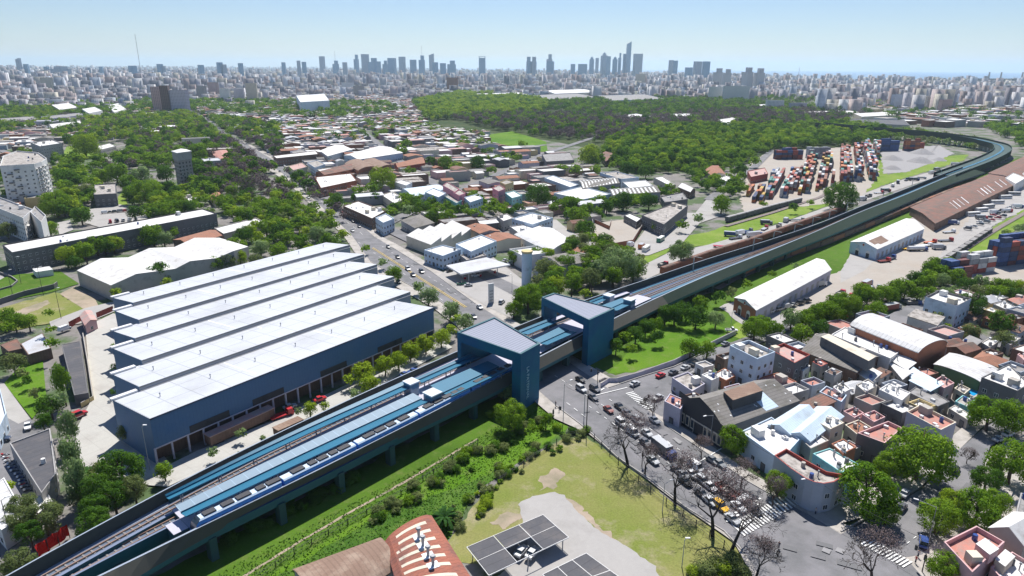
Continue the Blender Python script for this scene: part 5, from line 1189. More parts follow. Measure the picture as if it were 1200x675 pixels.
# ------------------------------------------------ rust roofed barn at the bottom
H('rust red barrel roofed barn with pale ribs and tall vents',(452,636),(476,715),(574,715),8.5,'w_white','r_barn','arch',nm='rust_barn',cat='barn',force=1,D=(505,606),rise=2.2,win=0,fix=True)
e=THINGS[-1][0]; qb=[P(*p,8.5) for p in((452,636),(476,715),(574,715),(505,606))]
for t in(.06,.16,.26,.36,.46,.56,.68,.8):
    b=MB(); K=10; w=.035
    for k in range(K):
        u0,u1=k/K,(k+1)/K; zz=lambda u:8.5+2.2*math.sqrt(max(0,1-(2*u-1)**2*.93))-2.2*.26+.12
        f=lambda t,u:(*lerp(lerp(qb[0],qb[1],t),lerp(qb[3],qb[2],t),u),zz(u))
        b.face([f(t,u0),f(t+w,u0),f(t+w,u1),f(t,u1)],'w_cream')
    b.build('roof_rib',e)
for t in(.22,.33,.46,.58): 
    x,y=lerp(lerp(qb[0],qb[1],t),lerp(qb[3],qb[2],t),.55); b=MB(); b.cyl((x,y,10),(x,y,12.2),.3,.3,8,'metal_grey'); b.cyl((x,y,12.2),(x,y,12.5),.6,.45,8,'metal_grey'); b.box(x,y,9.9,2.2,1.8,.35,.5,'r_skylight'); b.build('roof_vent',e)
H('second rust brown barrel barn with a pale lower roof band',(345,668),(380,720),(466,664),7.5,'w_conc','r_brown','arch',nm='rust_barn',cat='barn',D=(443,632),rise=2.0,win=0)
# ------------------------------------------------ containers
CM=MB(); CM.box(0,0,0,6.1,2.44,2.6,0,'metal_dark')
def contmesh(m,L):
    b=MB(); b.box(0,0,0.1,L,2.44,2.5,0,m); b.box(L/2+.02,0,.2,.06,2.1,2.2,0,m)
    for x in(-L/2,L/2):
        for y in(-1.17,1.17): b.box(x,y,0,.2,.2,2.66,0,m)
    for y in(-.55,.55): b.box(L/2+.07,y,.3,.05,.05,2.0,0,'metal_grey')
    return b.build('shipping_container',link=False).data
CT={(c,L):contmesh('ct_'+c,L) for c in('blue','red','rust','orange','white','green','yellow','grey','maroon','navy') for L in(6.1,12.2)}
CONT=[]
def stack(px,py,cols,rows,lv_,ang,L,pal,where):
    x0,y0=P(px,py); ca,sa=math.cos(ang),math.sin(ang)
    for i in range(cols):
        for j in range(rows):
            n=R.choice(lv_)
            for k in range(n):
                CONT.append((x0+ca*i*(L+.5)-sa*j*2.75,y0+sa*i*(L+.5)+ca*j*2.75,k,n,ang,L,R.choice(pal),where))
            occ_fill([(x0+ca*i*(L+.5)-sa*j*2.75+u*4,y0+sa*i*(L+.5)+ca*j*2.75+v*3) for u,v in((-1,-1),(1,-1),(1,1),(-1,1))])
a1=math.radians(48)
mix1=('red','rust','maroon','orange','white','green','blue','white','grey','rust','red')
def yard(px,ang,lv_,pal,where,L=12.2,lane=4,skip=.08,lanew=4.5,seed=1):
    pl=[P(*p) for p in px]; ca,sa=math.cos(ang),math.sin(ang); q=[(p[0]*ca+p[1]*sa,-p[0]*sa+p[1]*ca) for p in pl]
    v=min(b for a,b in q)+1; row=0
    while v<max(b for a,b in q)-1:
        u=min(a for a,b in q)+3
        while u<max(a for a,b in q):
            x,y=u*ca-v*sa,u*sa+v*ca
            if inpoly(x,y,pl) and R.random()>skip:
                n=R.choice(lv_)
                for k in range(n):
                    CONT.append((x+R.uniform(-.15,.15),y,k,n,ang+R.uniform(-.01,.01),L,R.choice(pal),where))
            u+=L+.6
        v+=2.7; row+=1
        if row%lane==0: v+=lanew
    occ_fill(pl)
yd='in the container yard'
AY=math.radians(65)
yard([(1000,212),(1024,212),(1030,176),(1014,173)],AY,(4,5,5),('navy','red','white','orange','red','green','white','blue'),yd,lane=3,lanew=5)
yard([(972,220),(996,214),(1010,176),(985,178)],AY,(3,4,4),mix1,yd,lane=4)
yard([(935,228),(968,222),(975,186),(945,190)],AY,(2,3,4),('yellow','orange','red','rust','maroon','white','green'),yd,lane=4,skip=.12)
yard([(898,236),(930,228),(940,204),(905,206)],AY,(2,3,3),mix1,yd,lane=4,skip=.15)
yard([(874,240),(893,238),(897,222),(876,222)],AY,(2,3),('orange','yellow','navy','rust'),yd,lane=3,skip=.2)
stack(912,187,5,3,(4,4,5),math.radians(8),6.1,('navy','maroon','blue','red'),'by the park trees')
stack(950,186,4,3,(4,5),math.radians(8),6.1,('grey','white','grey'),'by the park trees')
stack(1036,177,2,2,(5,6),math.radians(5),12.2,('blue','navy','blue'),'beside the gravel heaps')
stack(1062,177,4,2,(4,5,6),math.radians(5),6.1,('orange','red','rust','navy'),'beside the gravel heaps')
stack(1118,331,2,3,(3,4),math.radians(20),6.1,('blue','navy','blue','maroon'),'beside the siding at the picture edge')
stack(1136,321,3,3,(3,4),math.radians(20),6.1,('white','white','red','grey'),'beside the siding at the picture edge')
stack(1172,312,4,3,(5,6),math.radians(20),6.1,('red','blue','navy','maroon'),'beside the siding at the picture edge')
CONT.sort(key=lambda c:depth(c[0],c[1])-(170 if c[2]==c[3]-1 else 0))
for x,y,k,n,ang,L,c,where in CONT[:285]:
    o=bpy.data.objects.new('shipping_container',CT[(c,L)]); COL.objects.link(o); o.location=(x,y,k*2.66); o.rotation_euler=(0,0,ang)
    lev='on the ground' if k==0 else ('on top of its stack' if k==n-1 else 'midway up its stack')
    tag(o,'%s %s container %s %s'%('long' if L>7 else 'short',c.replace('navy','dark blue').replace('grey','pale grey'),lev,where),'container','shipping containers '+where)
b=MB()
for x,y,k,n,ang,L,c,where in CONT[285:]: b.box(x,y,k*2.66+.05,L,2.44,2.55,ang,'ct_'+c)
stuff('container_mass',b,'mass of further stacked shipping containers filling the yards','containers')
# gravel heaps
for i,(x,y,r) in enumerate(((1045,187,13),(1045,198,11),(1080,180,14),(1078,190,15),(1100,188,9))):
    p=P(x,y); r_=r/ (785/depth(*p)); b=MB(); n=20
    prev=[(p[0]+r_*math.cos(2*math.pi*k/n)*(1+R.uniform(-.08,.08)),p[1]+r_*1.1*math.sin(2*math.pi*k/n),0) for k in range(n)]
    for f,zf in((.7,.35),(.4,.7),(.12,.95)):
        cur=[(p[0]+r_*f*math.cos(2*math.pi*k/n)*(1+R.uniform(-.1,.1)),p[1]+r_*1.1*f*math.sin(2*math.pi*k/n),r_*.42*zf*(1+R.uniform(-.06,.06))) for k,(a,_,_) in enumerate(prev)]
        for k in range(n): j=(k+1)%n; b.face([prev[k],prev[j],cur[j],cur[k]],'gravel')
        prev=cur
    b.face(prev,'gravel'); tag(b.build('gravel_heap',smooth=True),'conical heap of grey gravel between containers and the railway lawn','gravel heap','gravel heaps in the railway yard',pos=p)
    occ_fill([(p[0]+r_*u,p[1]+r_*v) for u,v in((-1,-1),(1,-1),(1,1),(-1,1))])
# ------------------------------------------------ wagons
def along(px,n):
    q=[P(*p) for p in px]; S=[0]
    for i in range(len(q)-1): S.append(S[-1]+dist(q[i],q[i+1]))
    for k in range(n):
        s=S[-1]*(k+.5)/n
        for i in range(len(q)-1):
            if s<=S[i+1]:
                p=lerp(q[i],q[i+1],(s-S[i])/(S[i+1]-S[i])); yield p,math.atan2(q[i+1][1]-q[i][1],q[i+1][0]-q[i][0]),S[-1]/n; break; break
def wagon(nm,lab,p,a,L,body,top,grp,open_=False,h=3.6,hopper=False):
    e=empty(nm,*p,0,0); tag(e,lab,'wagon',grp); b=MB()
    b.box(*p,1.0,L,2.7,h-1.0,a,body,top if not open_ else body); b.build('body',e)
    b=MB()
    if open_: b.box(*p,h-.0,L-.4,2.3,.06,a,top)
    else:
        b.box(*p,h,L+.1,2.0,.25,a,top)
    b.build('load' if open_ else 'roof',e)
    for s in(-.34,.34):
        b=MB(); x,y=p[0]+math.cos(a)*L*s,p[1]+math.sin(a)*L*s; b.box(x,y,.15,2.2,2.0,.9,a,'metal_dark'); b.build('bogie',e)
for i,(p,a,L) in enumerate(along([(870,323),(898,310),(940,296),(970,286),(1043,256),(1110,228),(1175,205)],30)):
    top=['r_rust','r_tile','r_rust','r_brown'][i%4]
    wagon('boxcar','old boxcar with a rust red roof standing under the south side of the viaduct',p,a,L-1.2,'w_brickdark' if i%3 else 'w_brick',top,'boxcars below the viaduct')
for i,(p,a,L) in enumerate(along([(1042,346),(1080,325),(1120,299),(1160,272)],15)):
    wagon('hopper_wagon','dark open hopper wagon in the line on the yard siding',p,a,L-1.6,'w_dark','r_grey','hopper wagons on the siding',True,3.0)
for i,(p,a,L) in enumerate(along([(851,261),(880,253),(905,246),(938,237.5)],9)):
    wagon('passenger_coach','grey passenger coach in the long train beside the railway lawn',p,a,L-.6,'w_darkgrey','w_grey','coaches of the grey train',False,3.9)
# rust long roof along the north side of the viaduct
for i,(p,a,L) in enumerate(along([(775,323),(830,303),(880,287),(930,269),(990,247)],16)):
    wagon('flat_roofed_wagon','long rust red wagon with flaking white marks along the viaduct north side',p,a,L-.5,'w_brick','r_rust','rust wagons along the viaduct',False,4.2)
# ================================================================ VEHICLES
def carparts(m,kind='car'):
    "returns a list of (part name, mesh); car points along +x"
    L,Wd,Hh={'car':(4.1,1.7,1.42),'van':(4.9,1.85,2.0),'suv':(4.5,1.8,1.7),'pickup':(4.9,1.8,1.7)}[kind]
    def loft_(secs,mm,b):
        # secs: list of (x, halfwidth, z0, z1)
        for i in range(len(secs)-1):
            x0,w0,a0,t0=secs[i];x1,w1,a1,t1=secs[i+1]
            b.face([(x0,-w0,a0),(x1,-w1,a1),(x1,-w1,t1),(x0,-w0,t0)],mm); b.face([(x1,w1,a1),(x0,w0,a0),(x0,w0,t0),(x1,w1,t1)],mm); b.face([(x0,-w0,t0),(x1,-w1,t1),(x1,w1,t1),(x0,w0,t0)],mm); b.face([(x0,w0,a0),(x1,w1,a1),(x1,-w1,a1),(x0,-w0,a0)],mm)
        for k,f in((0,-1),(-1,1)):
            x,w,a,t=secs[k]; q=[(x,-w,a),(x,w,a),(x,w,t),(x,-w,t)]; b.face(q if f>0 else q[::-1],mm)
    h=L/2;w=Wd/2; B=MB()
    belt=.9 if kind!='van' else 1.05
    loft_([(-h,w*.86,.35,.75),(-h+.15,w*.97,.22,belt-.05),(-h+.9,w,.2,belt),(h-1.2,w,.2,belt),(h-.5,w*.97,.22,belt-.12),(h-.1,w*.88,.28,belt-.25),(h,w*.8,.38,.6)],m,B)
    if kind=='pickup': B.box(-h+1.1,0,belt,1.9,1.5,.02,0,'metal_dark'); c0,c1=-.1,1.3
    elif kind=='van': c0,c1=-h+.2,h-.75
    elif kind=='suv': c0,c1=-h+.25,h-1.25
    else: c0,c1=-h+.7,h-1.25
    G=MB(); s0=.25 if kind!='car' else .45; s1=.55
    gl=[(c0-.05,w*.93),(c0+s0,w*.78),(c1-s1,w*.78),(c1+.05,w*.93)]
    zz=[belt-.02,Hh-.05,Hh-.05,belt-.02]
    # glasshouse: sides, front, rear
    lo_=[(c0-.05,-w*.93),(c1+.05,-w*.93),(c1+.05,w*.93),(c0-.05,w*.93)];hi_=[(c0+s0,-w*.76),(c1-s1,-w*.76),(c1-s1,w*.76),(c0+s0,w*.76)]
    for i in range(4):
        j=(i+1)%4; G.face([(*lo_[i],belt-.02),(*lo_[j],belt-.02),(*hi_[j],Hh-.06),(*hi_[i],Hh-.06)],'glass' if not(kind=='van' and i!=1) else m)
    T=MB(); T.box((c0+s0+c1-s1)/2,0,Hh-.07,(c1-s1)-(c0+s0)+.06,w*1.55,.07,0,m)
    out=[('body',B),('window',G),('roof',T)]
    for y in(-w*.62,w*.62):
        b=MB(); b.box(h-.03,y,.55,.08,.34,.14,0,'metal_white'); out.append(('headlight',b))
    for x in(-h+.75,h-.8):
        for y in(-w+.06,w-.06):
            b=MB(); b.cyl((x,y-.1,.31),(x,y+.1,.31),.31,.31,12,'tyre'); out.append(('wheel',b)); b=MB(); b.cyl((x,y-.115,.31),(x,y+.115,.31),.17,.17,8,'rim'); out.append(('rim',b))
    return out
CAR={}
def getcar(col,kind,full):
    k=(col,kind,full)
    if k not in CAR:
        ps=carparts('car_'+col,kind)
        if full: CAR[k]=[(n,b.build(n,link=False).data) for n,b in ps]
        else:
            A=MB()
            for n,b in ps:
                o=len(A.v); A.v+=b.v; A.f+=[tuple(i+o for i in f) for f in b.f]; A.uv+=b.uv; A.m+=[A.mi(b.ml[m]) for m in b.m]
            CAR[k]=[('car',A.build('car',link=False).data)]
    return CAR[k]
def car(px,py,col,ang,kind='car',where='',grp='cars and vans in the streets',name='parked_car',z=None,lab=None):
    z=LZ[0]+.02 if z is None else z; p=P(px,py,z)
    full=depth(*p)<300; ps=getcar(col,kind,full)
    if full:
        e=empty(name,*p,z,ang)
        for n,me in ps:
            o=bpy.data.objects.new(n,me); COL.objects.link(o); o.parent=lastw if n=='rim' else e
            if n=='wheel': lastw=o
    else:
        e=bpy.data.objects.new(name,ps[0][1]); COL.objects.link(e); e.location=(*p,z); e.rotation_euler=(0,0,ang)
    cc={'graphite':'dark grey','darkblue':'dark blue'}.get(col,col); kk={'car':'car','van':'van','suv':'tall car','pickup':'pickup'}[kind]
    tag(e,lab or '%s %s %s'%(cc,kk,where),'van' if kind=='van' else 'car',grp)
    return e
def angp(a,b): A=P(*a);B=P(*b); return math.atan2(B[1]-A[1],B[0]-A[0])
AV=angp((724,500),(850,600)); CR=angp((1080,640),(1140,560)); C2=angp((748,450),(840,412)); AVN=angp((470,310),(540,365))
for x,y,c,k,w in((681,457,'silver','suv','turning in the junction by the curved wall'),(697,457,'graphite','suv','beside the silver one at the zebra crossing'),(680,446,'black','car','coming out of the viaduct shade'),(695,467,'graphite','car','last in the queue towards the junction'),
 (713,481.5,'maroon','car','under the bare street tree'),(726,478,'black','car','half hidden by bare twigs near the crossing'),(728,497,'white','suv','before the tallest bare tree'),(747,494,'silver','suv','in the queue beside the delivery truck queue tail'),(767,494,'silver','car','at the kerb before the mural shop'),
 (758,509,'silver','car','just behind the box truck on the near side'),(756,520,'graphite','car','in the middle lane behind the box truck'),(765,541,'silver','car','under the second bare tree'),(803,566,'black','car','ahead of the second bare tree trunk'),(811,557.5,'white','car','in the queue with a red roof rack side'),
 (824,565,'silver','suv','behind the white one'),(832,572,'white','car','behind the tipper truck'),(844,595,'yellow','suv','beside the tipper truck'),(865,595.5,'white','car','first but one at the zebra stop line'),(858,610,'silver','car','first at the zebra stop line under a bare crown'),(882,598,'graphite','pickup','waiting at the far side of the zebra crossing'),
 (793,552,'graphite','car','second behind the truck in the middle lane'),(800,558,'silver','car','in the middle lane near the second bare trunk'),(822,580,'graphite','car','in the kerb lane behind the yellow car'),(832,589,'silver','car','just behind the yellow car'),(815,549,'white','van','in the far lane beside bare twigs'),(870,584,'black','suv','ahead of the tipper truck in the far lane'),(735,486,'graphite','car','third in the middle queue'),(741,508,'white','van','kerb lane before the tallest bare trunk'),(876,590,'silver','suv','between two queues at the crossing'),(835,541,'grey','car','at the kerb before the pale blue workshop'),(843,545,'grey','car','parked behind the first grey one')):
    ang=AV; car(x,y,c,ang+(0 if x>700 else .1),k,w)
for x,y,c,w in((774,441,'red','parked along the curved wall, nearest the crossing'),(789,437.5,'graphite','parked behind the bright red one'),(803,432,'silver','parked third along the curved wall'),(814,428,'black','parked fourth along the curved wall'),(771,467.5,'silver','leaving the side street beside the lilac house'),(744,451,'silver','turning past the end of the curved wall'),
 (850,404,'grey','parked in the shade of the wall'),(880,393,'silver','parked under the green side street trees'),(895,388,'white','parked at the yard end of the side street')):
    car(x,y,c,C2+(math.pi if x in(771,) else 0),'car',w)
for x,y,c,k,w,a in((1082,637,'blue','suv','stopped by the kerb lamp under plane trees',CR+.3),(1060,580,'silver','car','half under the big plane tree canopy',CR),(1056,596,'graphite','car','in plane tree shade',CR),(1118,552,'black','suv','at the sunny bend between plane trees',CR),(1170,516,'silver','car','in the shaded side street',CR-.3),(1181,510,'white','car','at the shaded street end',CR-.3),(900,652,'silver','car','entering the zebra at the bottom edge',AV)):
    if x!=900: car(x,y,c,a,k,w)
for x,y,c,k,w in((555,372,'graphite','car','coming towards the station gate on the avenue'),(562,361,'silver','car','in the avenue beside the forecourt kerb'),(484,323,'black','car','parked at the light blue shop'),(478,316,'silver','suv','parked before the light blue shop trees'),(494,319,'graphite','suv','parked nearest the forecourt'),(466,302,'black','car','parked in the saw tooth workshop shade'),
 (455,290,'graphite','car','parked at the corner of the saw tooth workshop'),(467,331,'graphite','car','under the mall side street trees'),(413,271,'silver','car','crossing in the sunny avenue'),(421,266,'graphite','car','parked on the right of the old avenue'),(414,260,'black','car','parked before the row house'),(408,254,'white','car','parked before the row house end'),
 (402,249,'red','car','parked further up before the row house'),(396,243,'graphite','car','parked by the row house corner'),(384,240,'silver','car','driving up the old avenue'),(391,236,'silver','car','parked by the old avenue trees')):
    car(x,y,c,AVN,k,w)
for x,y,c,k,a,w in((541,333,'green','pickup',.3,'beside the pumps in canopy shade'),(549,335,'silver','car',.4,'leaving the filling station pumps'),(557,324,'white','car',.3,'under the filling station canopy'),(588,355,'silver','suv',1.2,'beside the tall slab price sign'),(527,318,'black','car',.8,'parked at the canopy edge'),(592,306,'silver','car',1.0,'parked behind the canopy'),(598,309,'white','car',1.0,'parked behind the canopy beside a silver one'),
 (857,388,'white','pickup',-.1,'by the lamp before the brick gable shed'),(33,501,'white','car',-1.0,'crossing the street towards the lawn'),(3,516,'darkblue','car',.3,'by the blue grey house'),(611,648,'silver','car',1.0,'parked under the first dark carport'),(624,650,'silver','car',1.0,'parked beside the first under the carport'),
 (76,387,'white','van',1.2,'behind the gatehouse beside poplars'),(93,487,'red','suv',1.0,'at the end of the yard wall'),(375,469,'red','car',.7,'between young trees before the blue hall'),(340,478,'silver','car',.7,'before the blue hall columns'),(475,440,'blue','car',.7,'at the yard kerb under the bright young trees'),(485,436,'blue','car',.7,'behind the first blue one at the yard kerb')):
    car(x,y,c,a,k,w)
# rows of parked cars (further away)
def rowcars(pts,n,where,cols=('silver','white','black','graphite','grey','red','silver','white'),jit=.15,perp=False):
    for p,a,L in along(pts,n):
        if R.random()<.12: continue
        w=W(*p); car(w[0],w[1],R.choice(cols),a+(math.pi/2 if perp else 0)+R.uniform(-jit,jit),R.choice(['car','car','suv','van']),where,'cars parked '+where)
rowcars([(318,183),(350,208),(380,232)],14,'along the old avenue'); rowcars([(310,186),(338,210),(366,236)],9,'along the old avenue')
rowcars([(120,250),(168,246)],8,'in the park car park'); rowcars([(118,262),(170,256)],7,'in the park car park',perp=True)
rowcars([(900,367),(950,352)],6,'along the freight shed'); rowcars([(680,272),(692,283),(702,288)],3,'by the brick walled lot')
rowcars([(975,376),(1010,368)],4,'under the yard trees'); rowcars([(1085,375),(1125,400)],5,'behind the big round tree')
rowcars([(1145,262),(1190,240)],9,'in the freight yard rows',perp=True); rowcars([(1130,270),(1185,250)],8,'in the freight yard rows',perp=True)
rowcars([(1005,345),(1035,335)],3,'on the sandy yard'); rowcars([(265,205),(300,215)],5,'along the park lane')
# motorbikes
def bike(px,py,a,c):
    p=P(px,py); b=MB(); ca,sa=math.cos(a),math.sin(a)
    tf=lambda u,v,z:(p[0]+ca*u-sa*v,p[1]+sa*u+ca*v,z)
    for u in(-.65,.65): b.cyl(tf(u,-.06,.3),tf(u,.06,.3),.3,.3,10,'tyre')
    b.cyl(tf(-.5,0,.5),tf(.5,0,.75),.16,.13,6,'car_'+c); b.box(*tf(-.3,0,0)[:2],.72,.7,.28,.12,a,'metal_dark'); b.cyl(tf(.65,0,.3),tf(.45,0,1.0),.05,.05,5,'metal_grey'); b.cyl(tf(.45,-.35,1.0),tf(.45,.35,1.0),.04,.04,5,'metal_grey')
    b.box(*tf(-.75,0,0)[:2],.75,.45,.45,.4,a,'car_white' if c!='white' else 'car_red')
    tag(b.build('motorbike'),'small %s motorbike parked in the row beside the dark flat roof'%c,'motorbike','motorbikes parked in a row',pos=p)
for i in range(12): t=i/11; bike(6+t*28+R.uniform(-1.5,1.5),535+t*42,R.uniform(.2,.6),R.choice(['white','red','black','blue','silver']))
# trucks and buses
def truck(px,py,a,cab,box_,L=7.5,where='',kind='box',grp=None,z=None,mat_=None):
    z=LZ[0] if z is None else z; p=P(px,py,z); e=empty('truck' if kind!='bus' else 'bus',*p,z,0)
    ca,sa=math.cos(a),math.sin(a); tf=lambda u,v=0:(p[0]+ca*u-sa*v,p[1]+sa*u+ca*v)
    hh=3.3
    if kind=='bus':
        b=MB(); b.box(*tf(0),.35,L,2.5,2.6,a,mat_ or 'car_'+box_); b.build('body',e); b=MB(); b.box(*tf(0),2.95,L-.2,2.3,.15,a,'w_white'); b.build('roof',e)
        b=MB(); b.box(*tf(0),1.5,L-.8,2.56,.9,a,'glass'); b.box(*tf(L/2-.02),1.3,.1,2.2,1.2,a,'glass'); b.build('window',e)
    else:
        b=MB(); b.box(*tf(L/2-.95),.5,1.8,2.2,1.1,a,'car_'+cab); q=[tf(L/2-1.8,-1.05),tf(L/2-.25,-1.05),tf(L/2-.25,1.05),tf(L/2-1.8,1.05)]; b.prism(q,1.6,2.5,'car_'+cab,'car_'+cab); b.box(*tf(L/2-.22),1.65,.06,1.9,.7,a,'glass'); b.build('cab',e)
        b=MB(); bl=L-2.1
        if kind=='box': b.box(*tf(-1.05),.9,bl,2.4,hh-.9,a,mat_ or 'car_'+box_,'car_silver')
        elif kind=='tip':
            b.box(*tf(-1.05),.9,bl,2.4,.3,a,'car_'+box_)
            for v in(-1.15,1.15): b.box(*tf(-1.05,v),1.2,bl,.12,.9,a,'car_'+box_)
            for u in(-1.05-bl/2,-1.05+bl/2): b.box(*tf(u),1.2,.12,2.3,.9,a,'car_'+box_)
            b.box(*tf(-1.6),1.2,1.6,1.6,.7,a,'w_conc')
        elif kind=='tank':
            b.cyl((*tf(-1.05-bl/2),2.0),(*tf(-1.05+bl/2),2.0),1.15,1.15,12,'metal_white'); b.box(*tf(-1.05),.7,bl,1.2,.3,a,'metal_dark')
        else: b.box(*tf(-1.05),.9,bl,2.4,.3,a,'car_'+box_)
        b.build('cargo_body',e)
    for u in(-L/2+1.1,L/2-1.2):
        for v in(-1.0,1.0):
            b=MB(); x,y=tf(u,v); b.cyl((x+sa*.14,y-ca*.14,z*0+.48),(x-sa*.14,y+ca*.14,.48),.48,.48,10,'tyre'); b.build('wheel',e)
    for ch in e.children:
        pass
    nm={'box':'box truck','tip':'tipper truck','tank':'tank truck','flat':'flatbed truck','bus':'bus'}[kind]
    tag(e,'%s %s %s'%({'graphite':'dark grey','darkblue':'dark blue'}.get(box_,box_),nm,where),nm.split()[-1],grp)
    return e
truck(778,529,AV,'blue','graphite',8.6,'with blue cab and silver roof in the avenue queue'); truck(856,582,AV,'white','maroon',9,'with open load beside the yellow car','tip')
truck(752,290,1.05,'white','orange',7,'stopped at the corner by the brick lot'); truck(757,293,1.05,'white','white',8,'at the kerb by the railway fence','bus'); truck(774,282,1.05,'green','green',8.5,'with white roof by the railway fence','bus'); truck(790,262,1.0,'white','white',10,'parked in front of the dark depot','bus'); truck(739,288,.9,'white','white',5.5,'at the rounded brick wall corner')
grp='lorries on the freight road north of the viaduct'
for x,y,k,c,L in((777,311,'tip','graphite',7),(847,289,'flat','red',11),(857,276,'box','blue',9),(862,279,'flat','graphite',10),(868,274,'box','white',9),(876,271,'flat','darkblue',8),(884,276,'box','white',11),(898,262,'box','darkblue',8),(896,268,'flat','silver',9),(913,265,'tip','graphite',7),(921,259,'box','silver',7),(933,258,'flat','graphite',11),
                 (1010,234,'box','white',9),(1018,230,'tip','graphite',8),(1030,226,'flat','silver',9),(1038,224,'box','graphite',9),(1046,218,'tank','silver',8),(1052,214,'box','darkblue',9),(1062,211,'flat','graphite',9),(1071,211,'box','darkblue',10),(1080,209,'tip','silver',8),(1092,203,'box','white',9),(1098,199,'box','grey',9),(1120,193,'box','white',10),(1130,191,'flat','silver',8)):
    truck(x,y,a1+R.uniform(-1.2,.3),R.choice(['white','red','blue','grey']),c,L,'on the freight road north of the viaduct',k,grp)
grp='vehicles standing in the freight yard'
for x,y,k,c,L in((1115,262,'box','blue',10),(1112,272,'flat','silver',9),(1108,282,'flat','graphite',10),(1100,291,'box','silver',8),(1090,284,'flat','orange',9),(1082,288,'flat','white',11),(1075,293,'tank','silver',12),(1068,292,'flat','yellow',10),(1140,252,'bus','white',11),(1150,247,'bus','white',11),(1158,243,'bus','silver',11),(1168,238,'bus','white',11),(1178,232,'bus','white',11),(1188,228,'bus','silver',10),(1150,256,'box','grey',8),(1165,250,'box','white',7),
                 (1016,334,'box','maroon',9),(1036,306,'flat','rust' if 0 else 'maroon',8),(1044,303,'flat','graphite',8),(994,350,'flat','silver',9),(985,345,'tip','grey',7),(962,334,'box','silver',6),(1045,362,'box','maroon',10),(975,372,'box','white',9),(1070,356,'tip','graphite',7),(1180,248,'tank','white',9),(1193,243,'box','white',8)):
    truck(x,y,a1+R.uniform(-.9,-.4) if x>1060 else R.uniform(0,.8),R.choice(['white','red','blue','grey']),c,L,'in the freight yard',k,grp)
truck(330,487,.75,'red','red',7,'unloading before the blue hall','flat'); 
# red banner on the bank at the lower left
e=empty('red_banner',*P(62,637,0)); tag(e,'torn red tarpaulin banner on a frame below the viaduct wall','banner')
A=P(44,652,1);B=P(81,626,1); b=MB(); n=12
for i in range(n):
    for j in range(3):
        f=lambda i,j:(A[0]+(B[0]-A[0])*i/n+ (.25*math.sin(i*2.1+j)),A[1]+(B[1]-A[1])*i/n+.25*math.cos(i*1.7+j),.6+j*1.0+.15*math.sin(i*1.3))
        b.face([f(i,j),f(i+1,j),f(i+1,j+1),f(i,j+1)],'banner_red')
b.build('cloth',e); b=MB()
for i in(0,.33,.66,1): p=lerp(A,B,i); b.box(*p,0,.12,.12,3.6,0,'metal_dark')
b.build('frame',e)
# ================================================================ POLES AND LAMPS
def pole(px,py,h,nm,lab,cat,arm=0,ang=0,head=True,grp=None,r=.11,m='metal_grey'):
    p=P(px,py); e=empty(nm,*p); tag(e,lab,cat,grp); b=MB(); b.cyl((*p,0),(*p,h),r,r*.6,8,m); b.build('pole',e)
    if arm:
        b=MB(); q=(p[0]+math.cos(ang)*arm,p[1]+math.sin(ang)*arm); b.cyl((*p,h-.1),(*q,h+.5),.06,.05,6,m); b.build('arm',e)
        if head: b=MB(); b.box(*q,h+.4,1.0,.35,.16,ang,'metal_white'); b.build('lamp_head',e)
    return e
def signal(px,py,lab,ang):
    p=P(px,py); e=empty('traffic_light',*p); tag(e,lab,'traffic light'); b=MB(); b.cyl((*p,0),(*p,5),.12,.1,8,'metal_dark'); b.build('pole',e)
    b=MB(); b.box(p[0],p[1],3.4,.45,.35,1.2,ang,'metal_dark'); b.build('signal_head',e); q=(p[0]+math.cos(ang)*2.2,p[1]+math.sin(ang)*2.2); b=MB(); b.cyl((*p,4.9),(*q,5.0),.06,.06,6,'metal_dark'); b.box(*q,4.3,.45,.35,1.2,ang,'metal_dark'); b.build('signal_arm',e)
pole(687,505,13,'utility_pole','tall slim steel pole nearer the dry lot at the kerb','pole',r=.16,m='metal_dark'); pole(684,497,11,'utility_pole','second slim steel pole beside the kerb','pole',r=.14)
pole(660,492,12,'street_lamp','tall lamp between the junction and the meadow corner','street lamp',2.5,.6); pole(1088,634,9,'street_lamp','curved lamp reaching over the plane trees','street lamp',4,2.6)
pole(776,601,8,'street_lamp','lamp in front of the two bare trees','street lamp',2,.5); pole(799,665,7,'flood_lamp','slender black lamp standing alone in the dry lot','lamp',.6,0); pole(832,520,9,'street_lamp','lamp reaching over the garage pavement','street lamp',3,3.6); pole(948,595,8,'street_lamp','lamp at the rounded corner house','street lamp',3,3.4)
pole(856,385,7,'street_lamp','lamp with round top before the brick gable shed','street lamp',.8,0); pole(176,552,13,'street_lamp','tall thin lamp at the corner of the blue hall','street lamp',.8,0); pole(600,342,8,'street_lamp','lamp at the forecourt exit beside the round tree','street lamp',1.5,2)
for i,(x,y) in enumerate(((25,333),(51,346),(72,374),(16,350),(12,626))): pole(x,y,13 if i<4 else 9,'floodlight_mast','slim floodlight mast by the sports lawn' if i<4 else 'lamp under the olive trees at the lower left','floodlight mast',1.2,.5,grp='floodlight masts round the sports lawn' if i<4 else None,m='metal_dark')
signal(648,497,'traffic light nearest the meadow corner by the underpass',.3); signal(724,516,'traffic light under the first bare tree',1.0); signal(766,484,'traffic light at the zebra crossing by the corner shop',2.4); signal(1080,672,'traffic light at the lower right pavement corner',2.0); signal(752,548,'traffic light between the two largest bare trees',1.0); signal(700,450,'traffic light by the curved wall end',3)
for i,(x,y) in enumerate(((651,478),(655,484),(1075,655),(1072,662),(912,645),(955,605),(742,457))): p=P(x,y); person(*p,LZ[0],'on the pavement near the crossing','pedestrians near the junction',(0,3,1,2,0,1,3)[i])

